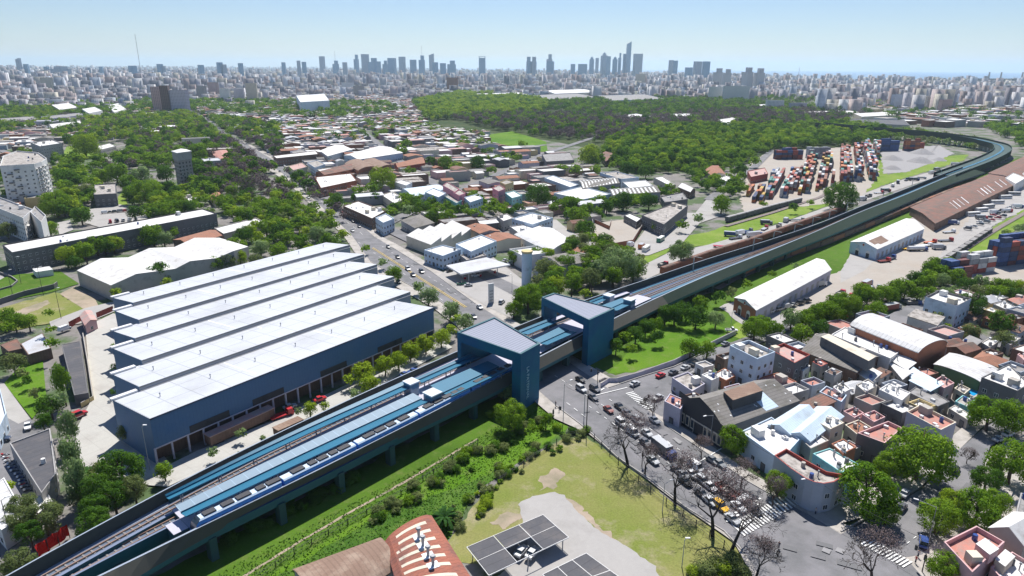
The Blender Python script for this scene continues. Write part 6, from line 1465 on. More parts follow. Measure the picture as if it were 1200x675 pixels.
def cable(A,B,ha,hb,lab):
    p=P(*A);q=P(*B); b=MB(); n=8; pr=None
    for i in range(n+1):
        t=i/n; c=(p[0]+(q[0]-p[0])*t,p[1]+(q[1]-p[1])*t,ha+(hb-ha)*t-1.1*4*t*(1-t)*.6)
        if pr: b.cyl(pr,c,.035,.035,4,'metal_dark',False)
        pr=c
    tag(b.build('overhead_cable'),lab,'cable',pos=p)
cable((948,595),(1080,672),8,8,'black overhead cable sagging from the corner house lamp across the junction')
cable((1088,634),(1080,672),8.5,5,'short overhead cable between kerb lamp and traffic light')
cable((687,505),(776,601),12,8,'long overhead cable following the avenue kerb above the bare trees')
cable((832,520),(948,595),8.5,8,'overhead cable along the garage and corner house pavement')
cable((660,492),(687,505),11.5,12,'cable from the tall junction lamp to the steel pole')
for A,B,C,z,w_,lb in (((0,139),(4,143),(45,140),9,'w_grey','long low grey building at the left picture edge'),((48,137),(52,140),(98,135),9,'w_lilac','long low lilac building behind the park trees'),((58,146),(62,151),(100,146),6,'w_white','white roofed shed among the park trees at the left'),((0,112),(5,117),(14,115),14,'w_pink','pink block cut by the left picture edge'),((60,123),(70,129),(92,126),12,'w_grey','grey block with pale roof in the left park belt'),((96,128),(104,133),(120,130),13,'w_white','white stepped block next to the balconied office'),
  ((340,178),(346,181),(360,178),8,'w_lilac','lilac store behind the dark brick factory'),((620,112),(640,118),(700,114),10,'w_grey','long grey hangar roof beyond the park'),((640,106),(650,110),(700,108),12,'w_white','long white hangar roof beyond the park'),((700,112),(716,118),(780,116),11,'w_blueish','long blue grey hangar beyond the park'),((725,136),(745,140),(766,137),6,'w_white','white roof among bare trees in the park'),((775,134),(790,138),(824,137),6,'w_white','long white roof among bare trees in the park'),((838,141),(846,147),(868,143),5,'w_white','white and teal roof between park trees'),((880,123),(890,127),(925,125),8,'w_white','white low roof by the hospital group'),((935,131),(950,134),(1010,132),7,'w_cream','long white depot roof beyond the bare trees'),((552,110),(560,113),(620,111),8,'w_white','thin white stadium roof beyond the green park'),((1000,133),(1010,137),(1050,135),8,'w_cream','sand coloured depot roof near the viaduct bend')):
    H(lb,A,B,C,z,w_,'r_white' if 'white' in lb or 'sand' in lb or 'pale' in lb else 'r_grey',nm='depot' if z<12 else 'office_block',cat='building',win=0)

def scatter_low(px,n,seed,where,lab):
    g=random.Random(seed); pl=[P(*p) for p in px]; x0=min(p[0] for p in pl);x1=max(p[0] for p in pl);y0=min(p[1] for p in pl);y1=max(p[1] for p in pl); k=0;t=0
    while k<n and t<n*60:
        t+=1; x=g.uniform(x0,x1);y=g.uniform(y0,y1)
        if not inpoly(x,y,pl): continue
        L=g.uniform(16,46);D=g.uniform(10,20);a=AVN+g.choice((0,1.57))+g.uniform(-.1,.1); c,q=math.cos(a),math.sin(a)
        r=[(x+c*u*L/2-q*v*D/2,y+q*u*L/2+c*v*D/2) for u,v in((-1,-1),(1,-1),(1,1),(-1,1))]
        if any(occ(*p) for p in r+[(x,y)]): continue
        w_=g.choice(['white','cream','grey','lilac','conc','brickdark']); rf=g.choice(['white','white','conc','grey','tin','tile']); z=g.uniform(4,10)
        wn_={'conc':'pale grey','lilac':'lilac grey','brickdark':'dark brick'}.get(w_,w_); rn_={'conc':'concrete','tin':'silver','tile':'brown tiled'}.get(rf,rf)
        house('low_building','%s walled low building with %s roof %s'%(wn_,rn_,where),'building',r,z,'w_'+w_,'r_'+rf,'flat' if rf!='tile' else 'gable',0,.5,1,'low buildings '+where); k+=1
scatter_low([(0,128),(120,122),(240,134),(330,148),(330,205),(240,200),(100,190),(60,160),(0,160)],30,3,'among the park trees','x')
scatter_low([(500,128),(640,120),(840,122),(985,132),(985,146),(830,150),(740,150),(560,138)],22,4,'inside the big park','x')
scatter_low([(420,125),(490,122),(560,112),(700,108),(900,112),(900,122),(640,118),(500,128)],22,6,'beyond the big park','x')
# ================================================================ TREES
rng=np.random.default_rng(5)
def fastmesh(name,V,Fq,mats,mi=None,tint=None,tri=None):
    me=bpy.data.meshes.new(name); nq=len(Fq)
    me.vertices.add(len(V)); me.vertices.foreach_set('co',V.astype(np.float32).ravel())
    me.loops.add(nq*4); me.loops.foreach_set('vertex_index',Fq.astype(np.int32).ravel())
    me.polygons.add(nq); me.polygons.foreach_set('loop_start',np.arange(0,nq*4,4,dtype=np.int32)); 
    for m in mats: me.materials.append(M[m])
    if mi is not None: me.polygons.foreach_set('material_index',mi.astype(np.int32))
    if tint is not None:
        a=me.attributes.new('tint','FLOAT','FACE'); a.data.foreach_set('value',tint.astype(np.float32))
    me.update(calc_edges=True); return me
def crown_arrays(nl,nq,ls,flat=.8,seed=0,spread=.62,lr=(.26,.42),droop=0):
    g=np.random.default_rng(seed); V=[];T=[]
    th=g.uniform(0,2*np.pi,nl); 
    lz=g.uniform(-.75,1,nl); rad=np.sqrt(np.maximum(0,1-lz**2*.85))*g.uniform(.75,1.05,nl)*spread
    c=np.stack([rad*np.cos(th),rad*np.sin(th),lz*spread*flat],1); c[:2]*=.3
    r=g.uniform(*lr,nl); lt=g.uniform(0,1,nl)
    li=g.integers(0,nl,nq); u=g.normal(size=(nq,3)); u[:,2]=u[:,2]+.35; u/=np.linalg.norm(u,axis=1)[:,None]
    p=c[li]+u*(r[li]*g.uniform(.72,1.12,nq))[:,None]*np.array([1,1,.85])
    if droop: p[:,2]-=droop*np.linalg.norm(p[:,:2],axis=1)**2
    n=u*.9+c[li]*.5+g.normal(size=(nq,3))*.42; n/=np.linalg.norm(n,axis=1)[:,None]
    a=np.cross(n,g.normal(size=(nq,3))); a/=np.linalg.norm(a,axis=1)[:,None]; b=np.cross(n,a)
    s=ls*g.uniform(.6,1.35,nq)[:,None]; k=g.uniform(.5,.9,nq)[:,None]
    V=np.stack([p-a*s,p+b*s*k*.8-a*s*.1,p+a*s,p-b*s*k],1).reshape(-1,3)
    t=np.clip(lt[li]*.7+g.uniform(0,.3,nq)*1.0,0,1)
    return V,np.arange(nq*4).reshape(-1,4),t
def crown_mesh(nl,nq,ls,m,seed,core=True,**k):
    V,Fq,t=crown_arrays(nl,nq,ls,seed=seed,**k)
    return fastmesh('crown',V,Fq,[m],tint=t)
CR_={}
def crown(typ,size,v):
    k=(typ,size,v)
    if k not in CR_:
        m='leaf_'+typ; sd=hash((size,v))%1000+v*7+size*31
        if typ=='p':
            nl,nq,ls={0:(16,700,.045),1:(30,1500,.035),2:(40,2400,.026)}[size]; CR_[k]=crown_mesh(nl,nq,ls,m,sd,spread=.6,lr=(.25,.45))
        else:
            nl,nq,ls={0:(12,700,.105),1:(26,2400,.06),2:(48,7500,.036)}[size]; CR_[k]=crown_mesh(nl,nq,ls,m,sd,lr=((.24,.4) if size<2 else (.18,.30)),spread=(.64 if size<2 else .74))
    return CR_[k]
def trunkmesh():
    b=MB(); b.cyl((0,0,-.02),(.02,0,.45),.042,.03,7,'bark'); b.cyl((.02,0,.43),(-.05,.03,.8),.03,.012,6,'bark')
    for k in range(5):
        a=k*1.26+.3; z=.4+.05*k; b.cyl((.01,0,z),(.28*math.cos(a),.28*math.sin(a),z+.3),.02,.008,5,'bark')
    return b.build('trunk',link=False).data
TM=trunkmesh()
TREES=[] # (x,y,r,h,type,prio,label)
TN={'g':'bright green','y':'yellow green','d':'dark green','o':'olive green','p':'bare purplish brown','w':'pale green'}
def tree(px,py,rp,typ='g',hf=1.0,lab=None,zc=None):
    r=3.0
    for _ in range(4):
        h=(1.4*r+1.9)*hf; z=h-.82*r*hf if hf<=1.3 else h*.55; p=P(px,py,z); r=rp/(785/depth(*p,z))
    TREES.append((p[0],p[1],r,h,typ,rp,lab,hf)); OCC.add((int(p[0]//CS),int(p[1]//CS)))
T_='''1015 577 40 g;1079 535 42 g;1145 598 30 g;1100 606 26 g;1108 664 22 g;1141 665 10 g;1187 545 34 g;1157 562 20 d;1160 486 27 g;1190 490 24 g;1178 462 14 g;913 567 19 g;859 515 20 g;1045 545 22 g;1040 600 18 g;1168 590 20 g;1120 590 20 y
598 487 22 g;593 458 14 w;612 446 9 w;640 492 10 g;622 505 8 g
809 408 14 g;829 409 13 g;791 368 15 d;816 372 17 d;839 374 12 w;885 386 18 g;928 374 15 g;907 386 14 g;940 392 15 g;960 384 13 g;993 358 19 g;1026 364 14 g;1008 350 13 g;1041 343 11 g;1061 340 14 g;1086 332 13 g;1104 328 10 w;1139 358 20 d;1174 378 17 d;1137 389 13 o;1177 398 13 o;1150 331 11 g;1168 333 10 g;1183 336 12 g;1197 336 10 y;1099 374 9 o;1110 383 6 y;1120 340 8 w;893 378 12 g;945 376 12 g;975 372 8 g
651 335 16 y;619 351 22 g;685 345 9 y;602 362 12 g;630 230 18 d;668 241 14 g;688 246 11 g;686 268 14 d;676 253 13 g;711 242 10 d;731 236 15 d;761 236 12 d;768 265 8 g;846 240 14 g;799 265 9 g;819 256 9 w;799 296 18 w;726 311 26 w;748 313 15 w;705 318 17 w;696 297 12 g;663 309 14 g;640 315 17 o;628 297 10 g;602 301 10 g;608 246 10 g;691 183 17 y;658 199 10 g;675 200 10 g;698 200 9 g;730 182 14 d;748 186 13 d;765 184 12 d;786 187 12 d;803 190 11 d;735 198 11 d;757 201 11 g;820 184 12 g;840 188 11 g;985 232 22 d;641 300 12 y;655 318 10 g;672 320 12 g
363 479 11 y;380 477 8 y;350 482 6 w;426 438 17 y;433 452 15 y;451 428 14 y;467 422 14 y;481 411 14 y;499 403 14 y;517 396 13 y;528 388 10 y;545 378 13 w;528 365 15 w;502 347 14 w;491 337 10 w;461 321 12 g;448 308 9 g;429 292 7 g;535 376 10 y;409 446 10 y;415 462 9 w
147 506 12 o;141 552 30 d;192 551 13 g;250 530 9 w;283 508 9 w;26 595 20 o;52 607 24 o;24 612 20 o;10 572 10 y;96 582 17 o;58 476 17 d;50 494 12 d;15 426 16 o;33 447 8 g;25 438 9 o;5 372 15 g;17 377 13 g;33 377 12 g;134 405 4 g;134 431 5 g;133 460 5 d;135 344 9 y;9 385 10 g;40 462 8 o;118 585 14 d
65 240 20 g;58 268 11 g;95 253 13 d;101 226 13 g;78 210 17 d;172 226 20 g;186 234 14 g;136 203 16 g;118 208 12 g;164 208 16 g;150 214 12 g;194 203 13 d;232 180 15 g;229 198 14 d;238 215 13 d;267 208 17 p;290 218 20 p;99 172 18 y;88 188 10 g;209 243 12 g;222 243 11 g;196 246 10 g;264 238 12 g;285 253 14 g;300 246 12 g;285 276 13 g;95 293 13 y;113 288 15 g;133 286 13 y;179 276 17 g;192 280 12 w;186 321 17 d;196 332 8 y;252 309 11 g;267 306 12 g;281 302 11 y;224 316 8 g;237 312 8 g;35 300 9 g;62 302 8 d;55 290 7 g;155 226 9 g;93 243 9 g;15 208 8 g;45 225 7 d;8 270 12 o
312 243 12 g;325 232 11 y;337 250 13 g;350 262 12 d;330 272 15 g;312 268 13 g;352 285 14 g;372 275 13 g;386 262 9 g;345 302 12 g;365 296 12 y;325 295 14 g;305 290 12 g;388 284 14 g;402 276 10 y;300 306 11 g;320 310 10 g;379 301 9 g;396 297 8 g;334 262 9 y;358 270 9 o;375 288 9 d
448 211 19 y;436 222 10 g;395 236 12 g;350 208 11 d;362 218 10 d;420 224 10 g;496 245 13 g;485 236 11 g;508 253 12 g;525 255 12 g;459 249 10 g;448 250 8 g;478 247 10 w;480 202 9 g;522 192 12 g;535 196 10 g;560 192 12 g;575 200 8 g;555 228 8 g;570 246 10 g;585 246 8 g;598 250 9 g;475 170 9 g;470 178 9 g;440 232 8 d;415 232 8 d;380 226 8 p;505 190 8 g;612 170 8 g;540 240 8 d;553 252 8 d'''
for ln in T_.split('\n'):
    for it in ln.split(';'):
        if it.strip():
            a=it.split(); ty=a[3]
            if ty=='g' and float(a[2])<17 and R.random()<.3: ty=R.choice('ddow')
            tree(float(a[0]),float(a[1]),float(a[2]),ty)
for x,y,r,t_ in((722,405,11,'d'),(734,396,10,'g'),(745,392,13,'d'),(757,383,12,'d'),(768,380,11,'g'),(780,368,14,'d'),(800,363,13,'d'),(822,356,12,'g'),(842,349,10,'d'),(858,343,9,'o'),(876,334,8,'g'),(905,322,6,'g'),(932,312,5,'w'),(740,410,9,'g'),(770,395,10,'d'),(1050,338,12,'g'),(1120,325,13,'g'),(1133,334,12,'d'),(1146,342,11,'o'),(1160,342,11,'g'),(1175,344,12,'g'),(1190,346,12,'d'),(1075,345,11,'g'),(1090,343,10,'g'),(1108,345,11,'w'),(862,212,9,'g'),(872,222,8,'g'),(855,225,8,'d'),(895,240,6,'g'),(930,244,7,'d'),(950,238,6,'g'),(868,200,9,'d'),(885,190,9,'g')): tree(x,y,r,t_)
for x,y,r in((60,380,8),(64,418,10),(71,445,12),(62,400,8)): tree(x,y,r,'g',2.6)
for x,y,r in((78,500,13),(82,535,17),(88,560,16),(76,480,10)): tree(x,y,r,'w',2.3)
# undergrowth on the meadow and beside fences
def zone(px,n,rr,types,lab=None,hf=1.0,chk=False):
    pl=[P(*p) for p in px]; x0=min(p[0] for p in pl);x1=max(p[0] for p in pl);y0=min(p[1] for p in pl);y1=max(p[1] for p in pl); c=0;tries=0
    while c<n and tries<n*40:
        tries+=1; x=R.uniform(x0,x1);y=R.uniform(y0,y1)
        if not inpoly(x,y,pl) or (chk and occ(x,y)): continue
        r=R.uniform(*rr); h=(1.4*r+1.9)*hf*R.uniform(.85,1.3); w=r*785/depth(x,y,h*.5)
        TREES.append((x,y,r,h,R.choice(types),w,None,hf)); c+=1
def density(px,per,rr,types,**k):
    pl=[P(*p) for p in px]; zone(px,int(abs(area(pl))/per),rr,types,**k)
density([(0,130),(60,128),(240,134),(250,150),(60,150),(0,160)],260,(4.5,7),'gdpygd',chk=True)
density([(60,186),(100,190),(120,214),(110,232),(104,262),(60,262),(75,240)],85,(4,6.5),'gdgyd',chk=True)
density([(140,224),(205,226),(250,234),(262,246),(180,262),(150,262),(160,246)],75,(4,6.5),'gydgg',chk=True)
density([(205,196),(260,196),(300,215),(295,240),(240,232),(226,226),(226,200)],80,(4,7),'gdpgd',chk=True)
density([(262,244),(345,236),(400,270),(412,290),(386,283),(345,286),(300,292),(262,258)],60,(3.5,5.5),'gygdgo',chk=True)
density([(292,292),(384,282),(330,292),(260,306),(225,322),(210,322),(214,314)],55,(3,4.5),'gyg',chk=True)
density([(45,300),(120,290),(250,256),(254,264),(200,284),(120,304),(92,316),(50,314)],110,(3.5,5.5),'gygd',chk=True)
density([(800,205),(870,190),(868,235),(830,235)],80,(3,5),'gdg',chk=True)
density([(90,600),(130,545),(200,560),(190,580),(120,640),(70,680),(20,700),(0,680),(30,640)],60,(3,4.5),'ddo',chk=True)
density([(600,330),(640,300),(700,285),(720,300),(770,296),(790,312),(740,332),(690,350),(620,372),(600,360)],75,(3.5,5.5),'ggod',chk=True)
density([(640,245),(700,232),(790,228),(800,240),(750,250),(690,262),(650,262)],120,(3.5,5.5),'gdg',chk=True)
density([(700,178),(840,186),(860,196),(800,204),(740,204),(690,196)],85,(4.5,7),'gddg',chk=True)
density([(460,235),(520,235),(600,245),(600,255),(560,262),(500,262),(460,250)],110,(3.5,5.5),'gdg',chk=True)
density([(335,206),(372,212),(420,262),(400,262),(360,232)],70,(3,5),'pgp')
density([(880,360),(1000,345),(1040,335),(1060,350),(1000,372),(960,392),(900,395),(870,380)],110,(3.5,5.5),'gg',chk=True)
density([(485,122),(540,110),(590,112),(640,120),(640,131),(600,138),(540,139),(500,143)],120,(6,9.5),'ggyyd',chk=True)
density([(528,140),(600,136),(740,140),(760,150),(735,172),(700,168),(640,162),(575,152)],105,(5,8.5),'ppppdg',chk=True)
density([(640,120),(760,117),(850,118),(985,130),(985,136),(830,135),(740,138),(640,130)],260,(5,9),'gdpgd',chk=True)
density([(820,134),(900,128),(985,134),(995,146),(900,150),(830,150),(760,150),(740,142)],120,(5,8.5),'ppppdpg',chk=True)
density([(740,156),(800,150),(880,152),(990,148),(1030,152),(1040,165),(1010,170),(900,176),(840,194),(800,201),(740,202),(712,186),(712,172)],110,(5,8.5),'ggdgyd',chk=True)
density([(60,160),(120,140),(240,138),(330,150),(330,168),(240,172),(140,168),(80,172)],120,(4.5,7.5),'gydpdg',chk=True)
density([(240,172),(330,166),(332,200),(300,210),(255,200)],95,(4.5,7),'ppdgp',chk=True)
density([(102,190),(240,174),(250,196),(180,200),(110,205)],110,(4.5,7),'gdpgd',chk=True)
density([(300,210),(345,225),(345,250),(318,236),(290,232)],70,(4,6),'pppg')
density([(150,170),(180,165),(200,172),(200,196),(150,200)],90,(5,7),'dpgg',chk=True)
density([(990,150),(1100,160),(1150,172),(1160,180),(1090,172),(1040,166)],220,(4,7),'gowg',chk=True)
density([(1150,150),(1240,152),(1240,182),(1195,178),(1190,168)],120,(5,8),'gdg')
density([(840,178),(880,172),(990,165),(1010,168),(900,184),(860,195),(830,190)],110,(4,7),'gddg',chk=True)
density([(800,200),(826,206),(850,214),(840,222),(812,214)],120,(3,5),'gd',chk=True)
density([(0,200),(30,180),(60,200),(60,245),(10,240)],130,(4,6),'gdgp',chk=True)
density([(700,385),(770,355),(850,325),(880,330),(870,345),(800,362),(760,384),(725,402)],42,(3.5,6),'ddgo',chk=True)
density([(1040,322),(1100,318),(1130,312),(1200,325),(1200,335),(1120,335),(1050,345)],90,(3,5),'gdg',chk=True)
density([(1120,300),(1160,275),(1200,262),(1210,270),(1160,292),(1130,308)],260,(2,3.5),'gw',chk=True)
density([(0,125),(200,118),(330,120),(450,122),(480,130),(440,140),(330,140),(200,130),(60,140),(0,150)],420,(5,8),'gddg',chk=True)
density([(330,150),(480,140),(560,160),(620,180),(600,200),(480,160),(380,170)],380,(3,6),'gdgg',chk=True)
density([(460,125),(900,112),(1100,125),(1240,140),(1240,150),(1000,142),(700,118)],1100,(6,9),'gddp',chk=True)
def shrubs(px,n,rr,ty,lab,grp):
    pl=[P(*p) for p in px]; 
    for (x,y,r) in [(lambda t,j:(*[a+j*R.uniform(-2.4,2.4) for a in lerp3(pl,t)],R.uniform(*rr)))((i+R.random())/n,1.0) for i in range(n)]:
        o=bpy.data.objects.new('shrub',crown(R.choice(ty),1 if r>1.6 else 0,R.randrange(3))); COL.objects.link(o); o.location=(x,y,r*.5); o.scale=(r,r,r*.8); o.rotation_euler=(0,0,R.random()*6.3)
        tag(o,lab,'shrub',grp)
def lerp3(pl,t):
    S=[0]
    for i in range(len(pl)-1): S.append(S[-1]+dist(pl[i],pl[i+1]))
    s=t*S[-1]
    for i in range(len(pl)-1):
        if s<=S[i+1]+1e-9: return lerp(pl[i],pl[i+1],(s-S[i])/max(.01,S[i+1]-S[i]))
    return pl[-1]
shrubs([(430,618),(480,585),(520,560),(560,535),(600,512),(640,492)],46,(1.0,2.2),'dgo','dark leafy shrub in the hedge line crossing the meadow','shrubs of the meadow hedge')
shrubs([(560,575),(590,556),(630,533),(664,512),(690,508)],26,(.9,1.9),'ogd','scrubby olive shrub along the overgrown lot fence','shrubs by the lot fence')
shrubs([(500,625),(540,590),(580,570),(560,600),(535,622)],22,(.8,2.0),'oyg','loose yellow green scrub beside the palm','scrub beside the palm')
shrubs([(610,470),(600,478),(580,490),(620,500),(650,505)],12,(1.2,2.4),'gyw','bushy green shrub at the foot of the station gate','shrubs at the station gate')
shrubs([(255,640),(290,625),(330,605),(380,575),(420,560)],26,(1.2,2.4),'d','dark shrub in the shade below the viaduct','shrubs below the viaduct')
shrubs([(700,405),(720,398),(750,385),(780,372),(800,362)],18,(1.2,2.4),'do','dark shrub in viaduct shade beyond the second gate','shrubs beyond the second gate')
shrubs([(805,673),(830,668),(850,670),(872,664),(880,675)],9,(1.5,2.6),'oy','olive bush at the bottom corner of the dry lot','bushes at the lot corner')
shrubs([(200,640),(230,570),(300,525),(330,503),(360,488)],8,(.8,1.4),'wo','thin young shrub beside the railcar','young shrubs beside the railcar')
# grass tufts as one object
V=[];n=9000
pl=[P(*p) for p in((205,700),(640,470),(664,490),(600,545),(560,580),(520,640),(440,640),(345,680),(250,760))]
x0=min(p[0] for p in pl);x1=max(p[0] for p in pl);y0=min(p[1] for p in pl);y1=max(p[1] for p in pl); G=[]
while len(G)<n:
    x=R.uniform(x0,x1);y=R.uniform(y0,y1)
    if inpoly(x,y,pl): G.append((x,y))
g0=np.array(G); nn3=len(g0); s=rng.uniform(.06,.2,nn3); a=rng.uniform(0,6.28,nn3); 
A=np.stack([g0[:,0]-np.cos(a)*s,g0[:,1]-np.sin(a)*s,np.zeros(nn3)+.05],1);B2=np.stack([g0[:,0]+np.cos(a)*s,g0[:,1]+np.sin(a)*s,np.zeros(nn3)+.05],1)
up=np.stack([rng.uniform(-.2,.2,nn3),rng.uniform(-.2,.2,nn3),s*1.1],1)
o=bpy.data.objects.new('grass_tufts',fastmesh('grass_tufts',np.stack([A,B2,B2+up,A+up],1).reshape(-1,3),np.arange(nn3*4).reshape(-1,4),['tuft'],tint=rng.uniform(0,1,nn3))); COL.objects.link(o); o['kind']='stuff'; o['label']='tall green grass tufts on the meadow below the viaduct'; o['category']='grass'
# individual trees: the 290 showing largest; the remainder one wood
TREES.sort(key=lambda t:-t[5]); IND=[t for t in TREES][:286]; REST=TREES[286:]
for x,y,r,h,t,w,lab,hf in IND:
    size=2 if w>17 else 1
    if t=='p': size=2 if w>14 else 1
    e=empty('tree',x,y,0,R.random()*6.28)
    hz=(h-.82*r*hf) if hf<=1.3 else h*.55
    o=bpy.data.objects.new('crown',crown(t,size,R.randrange(3))); COL.objects.link(o); o.parent=e; o.location=(0,0,hz); o.scale=(r,r*R.uniform(.9,1.05),(r*1.05 if hf<=1.3 else h*.47))
    o=bpy.data.objects.new('trunk',TM); COL.objects.link(o); o.parent=e; o.scale=(min(h,1.9*r),min(h,1.9*r),h*.98)
    lb='%s %s %s'%('tall' if hf>1.5 else ('broad' if r>5.5 else ('small' if r<3 else 'medium')),TN[t],'tree' if hf<1.5 else 'columnar tree')
    tag(e,lb,'tree','trees of the district')
VA=[];MI=[];TT=[]
base={t:crown_arrays(10,{'p':200}.get(t,230),.15 if t!='p' else .11,seed=3+i) for i,t in enumerate('gydopw')}
for x,y,r,h,t,w,lab,hf in REST:
    V,_,tt=base[t]; nq=len(tt); k=nq if w>5 else nq//2
    sel=rng.permutation(nq)[:k]; V4=V.reshape(-1,4,3)[sel]*(1.0 if k==nq else 1.25); a=R.random()*6.28; ca,sa=math.cos(a),math.sin(a)
    V4=V4*np.array([1,1,R.uniform(.85,1.25)]); X=V4[...,0]*ca-V4[...,1]*sa;Y=V4[...,0]*sa+V4[...,1]*ca
    V4=np.stack([X*r+x,Y*r+y,V4[...,2]*r*.95+h-.75*r],-1); VA.append(V4.reshape(-1,3)); MI.append(np.full(k,'gydopw'.index(t))); TT.append(np.clip(tt[sel]*.6+R.uniform(-.2,.5),0,1))
VA=np.concatenate(VA);o=bpy.data.objects.new('distant_woodland',fastmesh('distant_woodland',VA,np.arange(len(VA)).reshape(-1,4),['leaf_'+c for c in 'gydopw'],np.concatenate(MI),np.concatenate(TT))); COL.objects.link(o)
o['kind']='stuff'; o['label']='mass of distant green and bare purplish park and street trees'; o['category']='woodland'
print('trees',len(IND),len(REST))
# bare street trees
def baretree(px,py,h,lean,seed,lab,m='bark_dark',dens=5,leafy=None):
    g=random.Random(seed); p=P(px,py); e=empty('bare_tree',*p); tag(e,lab,'bare tree'); T=MB(); B=MB()
    def grow(q,d,L,r,lv):
        d=d.normalized(); n=2; 
        for i in range(n):
            d2=(d+Vector((g.uniform(-.16,.16),g.uniform(-.16,.16),g.uniform(-.03,.12)))).normalized(); e2=q+d2*L/n; r2=max(.035,r*.82)
            (T if lv==0 else B).cyl(q,e2,r,r2,6 if lv<2 else (4 if lv<3 else 3),m,False); q=e2;d=d2;r=r2
        if lv>=5: return
        k=[4,4,3,3,3][lv] if lv<5 else 0
        for i in range(k):
            a=g.uniform(0,6.28); o=d.orthogonal().normalized(); o.rotate(Matrix.Rotation(a,3,d)); grow(q,d*g.uniform(.5,.9)+o*g.uniform(.45,.9)+Vector((0,0,.1)),L*g.uniform(.6,.8),r*g.uniform(.5,.68),lv+1)
    grow(Vector((*p,-.1)),Vector((lean[0],lean[1],1)),h*.33,h*.03,0)
    T.build('trunk',e); B.build('branches',e)
    if 1: o=bpy.data.objects.new('twigs',crown('p',2,1)); COL.objects.link(o); o.parent=e; o.location=(0,0,h*.85); o.scale=(h*.4,h*.4,h*.32)
baretree(736,547,15,(-.1,.05),1,'tallest bare dark street tree at the dry lot fence above stopped cars'); baretree(755,558,9,(0,0),2,'smaller bare tree just beside the tallest one')
baretree(791,592,14,(.02,.1),3,'bare dark tree behind the box truck beside the lot fence'); baretree(835,628,16,(.0,.1),4,'bare tree leaning over the yellow car'); baretree(857,646,14,(.35,.2),5,'bare tree leaning over the zebra crossing end')
baretree(885,680,10,(.2,.2),6,'low bare tree at the bottom pavement corner'); baretree(1020,690,13,(0,.1),7,'pale bare tree crown at the bottom edge',leafy=1,m='bark')
baretree(822,540,7,(0,.1),8,'small brown bare tree before the garage pavement',m='bark'); baretree(868,572,8,(0,.1),9,'brown bare tree before the pale blue workshop',leafy=1,m='bark'); baretree(905,595,8,(0,.1),10,'brown bare tree beside the waiting pickup',leafy=1,m='bark'); baretree(1132,545,5,(0,0),11,'little bare tree in the sunny bend',m='bark')
baretree(765,493,8,(0,.1),12,'bare tree at the zebra crossing kerb',m='bark')
# palms
def palm(px,py,h,r,lab):
    p=P(px,py); e=empty('palm',*p); tag(e,lab,'palm'); b=MB(); b.cyl((*p,0),(*p,h),.35,.28,8,'bark'); b.build('trunk',e); b=MB()
    for i in range(44):
        a=R.uniform(0,6.28); up_=R.uniform(-.2,1.1); L=r*R.uniform(.8,1.1); q=Vector((*p,h)); d=Vector((math.cos(a),math.sin(a),up_)).normalized(); s=Vector((-math.sin(a),math.cos(a),0))
        prev=None
        for k in range(6):
            w=.28*math.sin(math.pi*(k+.6)/6.4)+.05; cur=(q+s*w,q-s*w)
            if prev: b.face([prev[0],cur[0],cur[1],prev[1]],'leaf_palm')
            prev=cur; q=q+d*L/5; d=(d+Vector((0,0,-.28))).normalized()
    b.build('fronds',e)
palm(521,616,2.2,3.6,'dark spiky palm on the meadow edge by the rust barn'); palm(104,566,3.5,3.0,'dark palm below the tall pale green columnar trees')
# ================================================================ SKYLINE
def scraper(px,top,wp,D,style,lab,m='w_blueish',base_y=None,dep=None,sp=1):
    x,z=PD(px,top,D); w=wp*D*cP/785*1.0; w=wp*(D*cP-(z-CH)*sP)/785; dep=dep or w*.8
    c=(x,D); e=empty('skyscraper',*c); tag(e,lab,'skyscraper',pos=c); b=MB(); a=R.uniform(-.5,.5)
    if style=='flat': b.box(*c,0,w*.85,dep,z,a,m,'w_grey')
    elif style=='step': b.box(*c,0,w*.85,dep,z*.8,a,m,'w_grey'); b.box(c[0]+w*.1,c[1],z*.8,w*.5,dep*.6,z*.2,a,m,'w_grey')
    elif style=='peak':
        b.box(*c,0,w*.85,dep,z*.86,a,m,'w_grey'); r=w*.3
        b.cyl((*c,z*.86),(*c,z*.95),r*1.1,r*.8,6,m); b.cyl((*c,z*.95),(*c,z),r*.5,.5,6,m)
    elif style=='frame':
        b.box(*c,0,w*.8,dep,z*.93,a,m,'w_grey')
        for s in(-1,1): b.box(c[0]+s*w*.36*math.cos(a),c[1]+s*w*.36*math.sin(a),z*.93,w*.06,dep*.8,z*.07,a,m)
        b.box(*c,z*.985,w*.8,dep*.8,z*.02,a,m)
    elif style=='wedge':
        h=w*.42; q=[(c[0]-h,c[1]-dep/2),(c[0]+h,c[1]-dep/2),(c[0]+h,c[1]+dep/2),(c[0]-h,c[1]+dep/2)]; zz=[z*.93,z,z,z*.93]
        for i in range(4): j=(i+1)%4; b.face([(*q[i],0),(*q[j],0),(*q[j],zz[j]),(*q[i],zz[i])],m)
        b.face([(*q[i],zz[i]) for i in range(4)],'w_grey')
    b.build('shaft',e)
mat('sk_hazeblue',(.17,.33,.50),.4,.05,.01,pat='win',per=6,pc=.6,pw=.6); mat('sk_grey',(.34,.42,.52),.5,.05,.01,pat='win',per=5,pc=.5,pw=.55); mat('sk_pale',(.55,.56,.58),.6,.05,.01,pat='win',per=4,pc=.45,pw=.5)  # blue of the far towers has distance haze painted into it
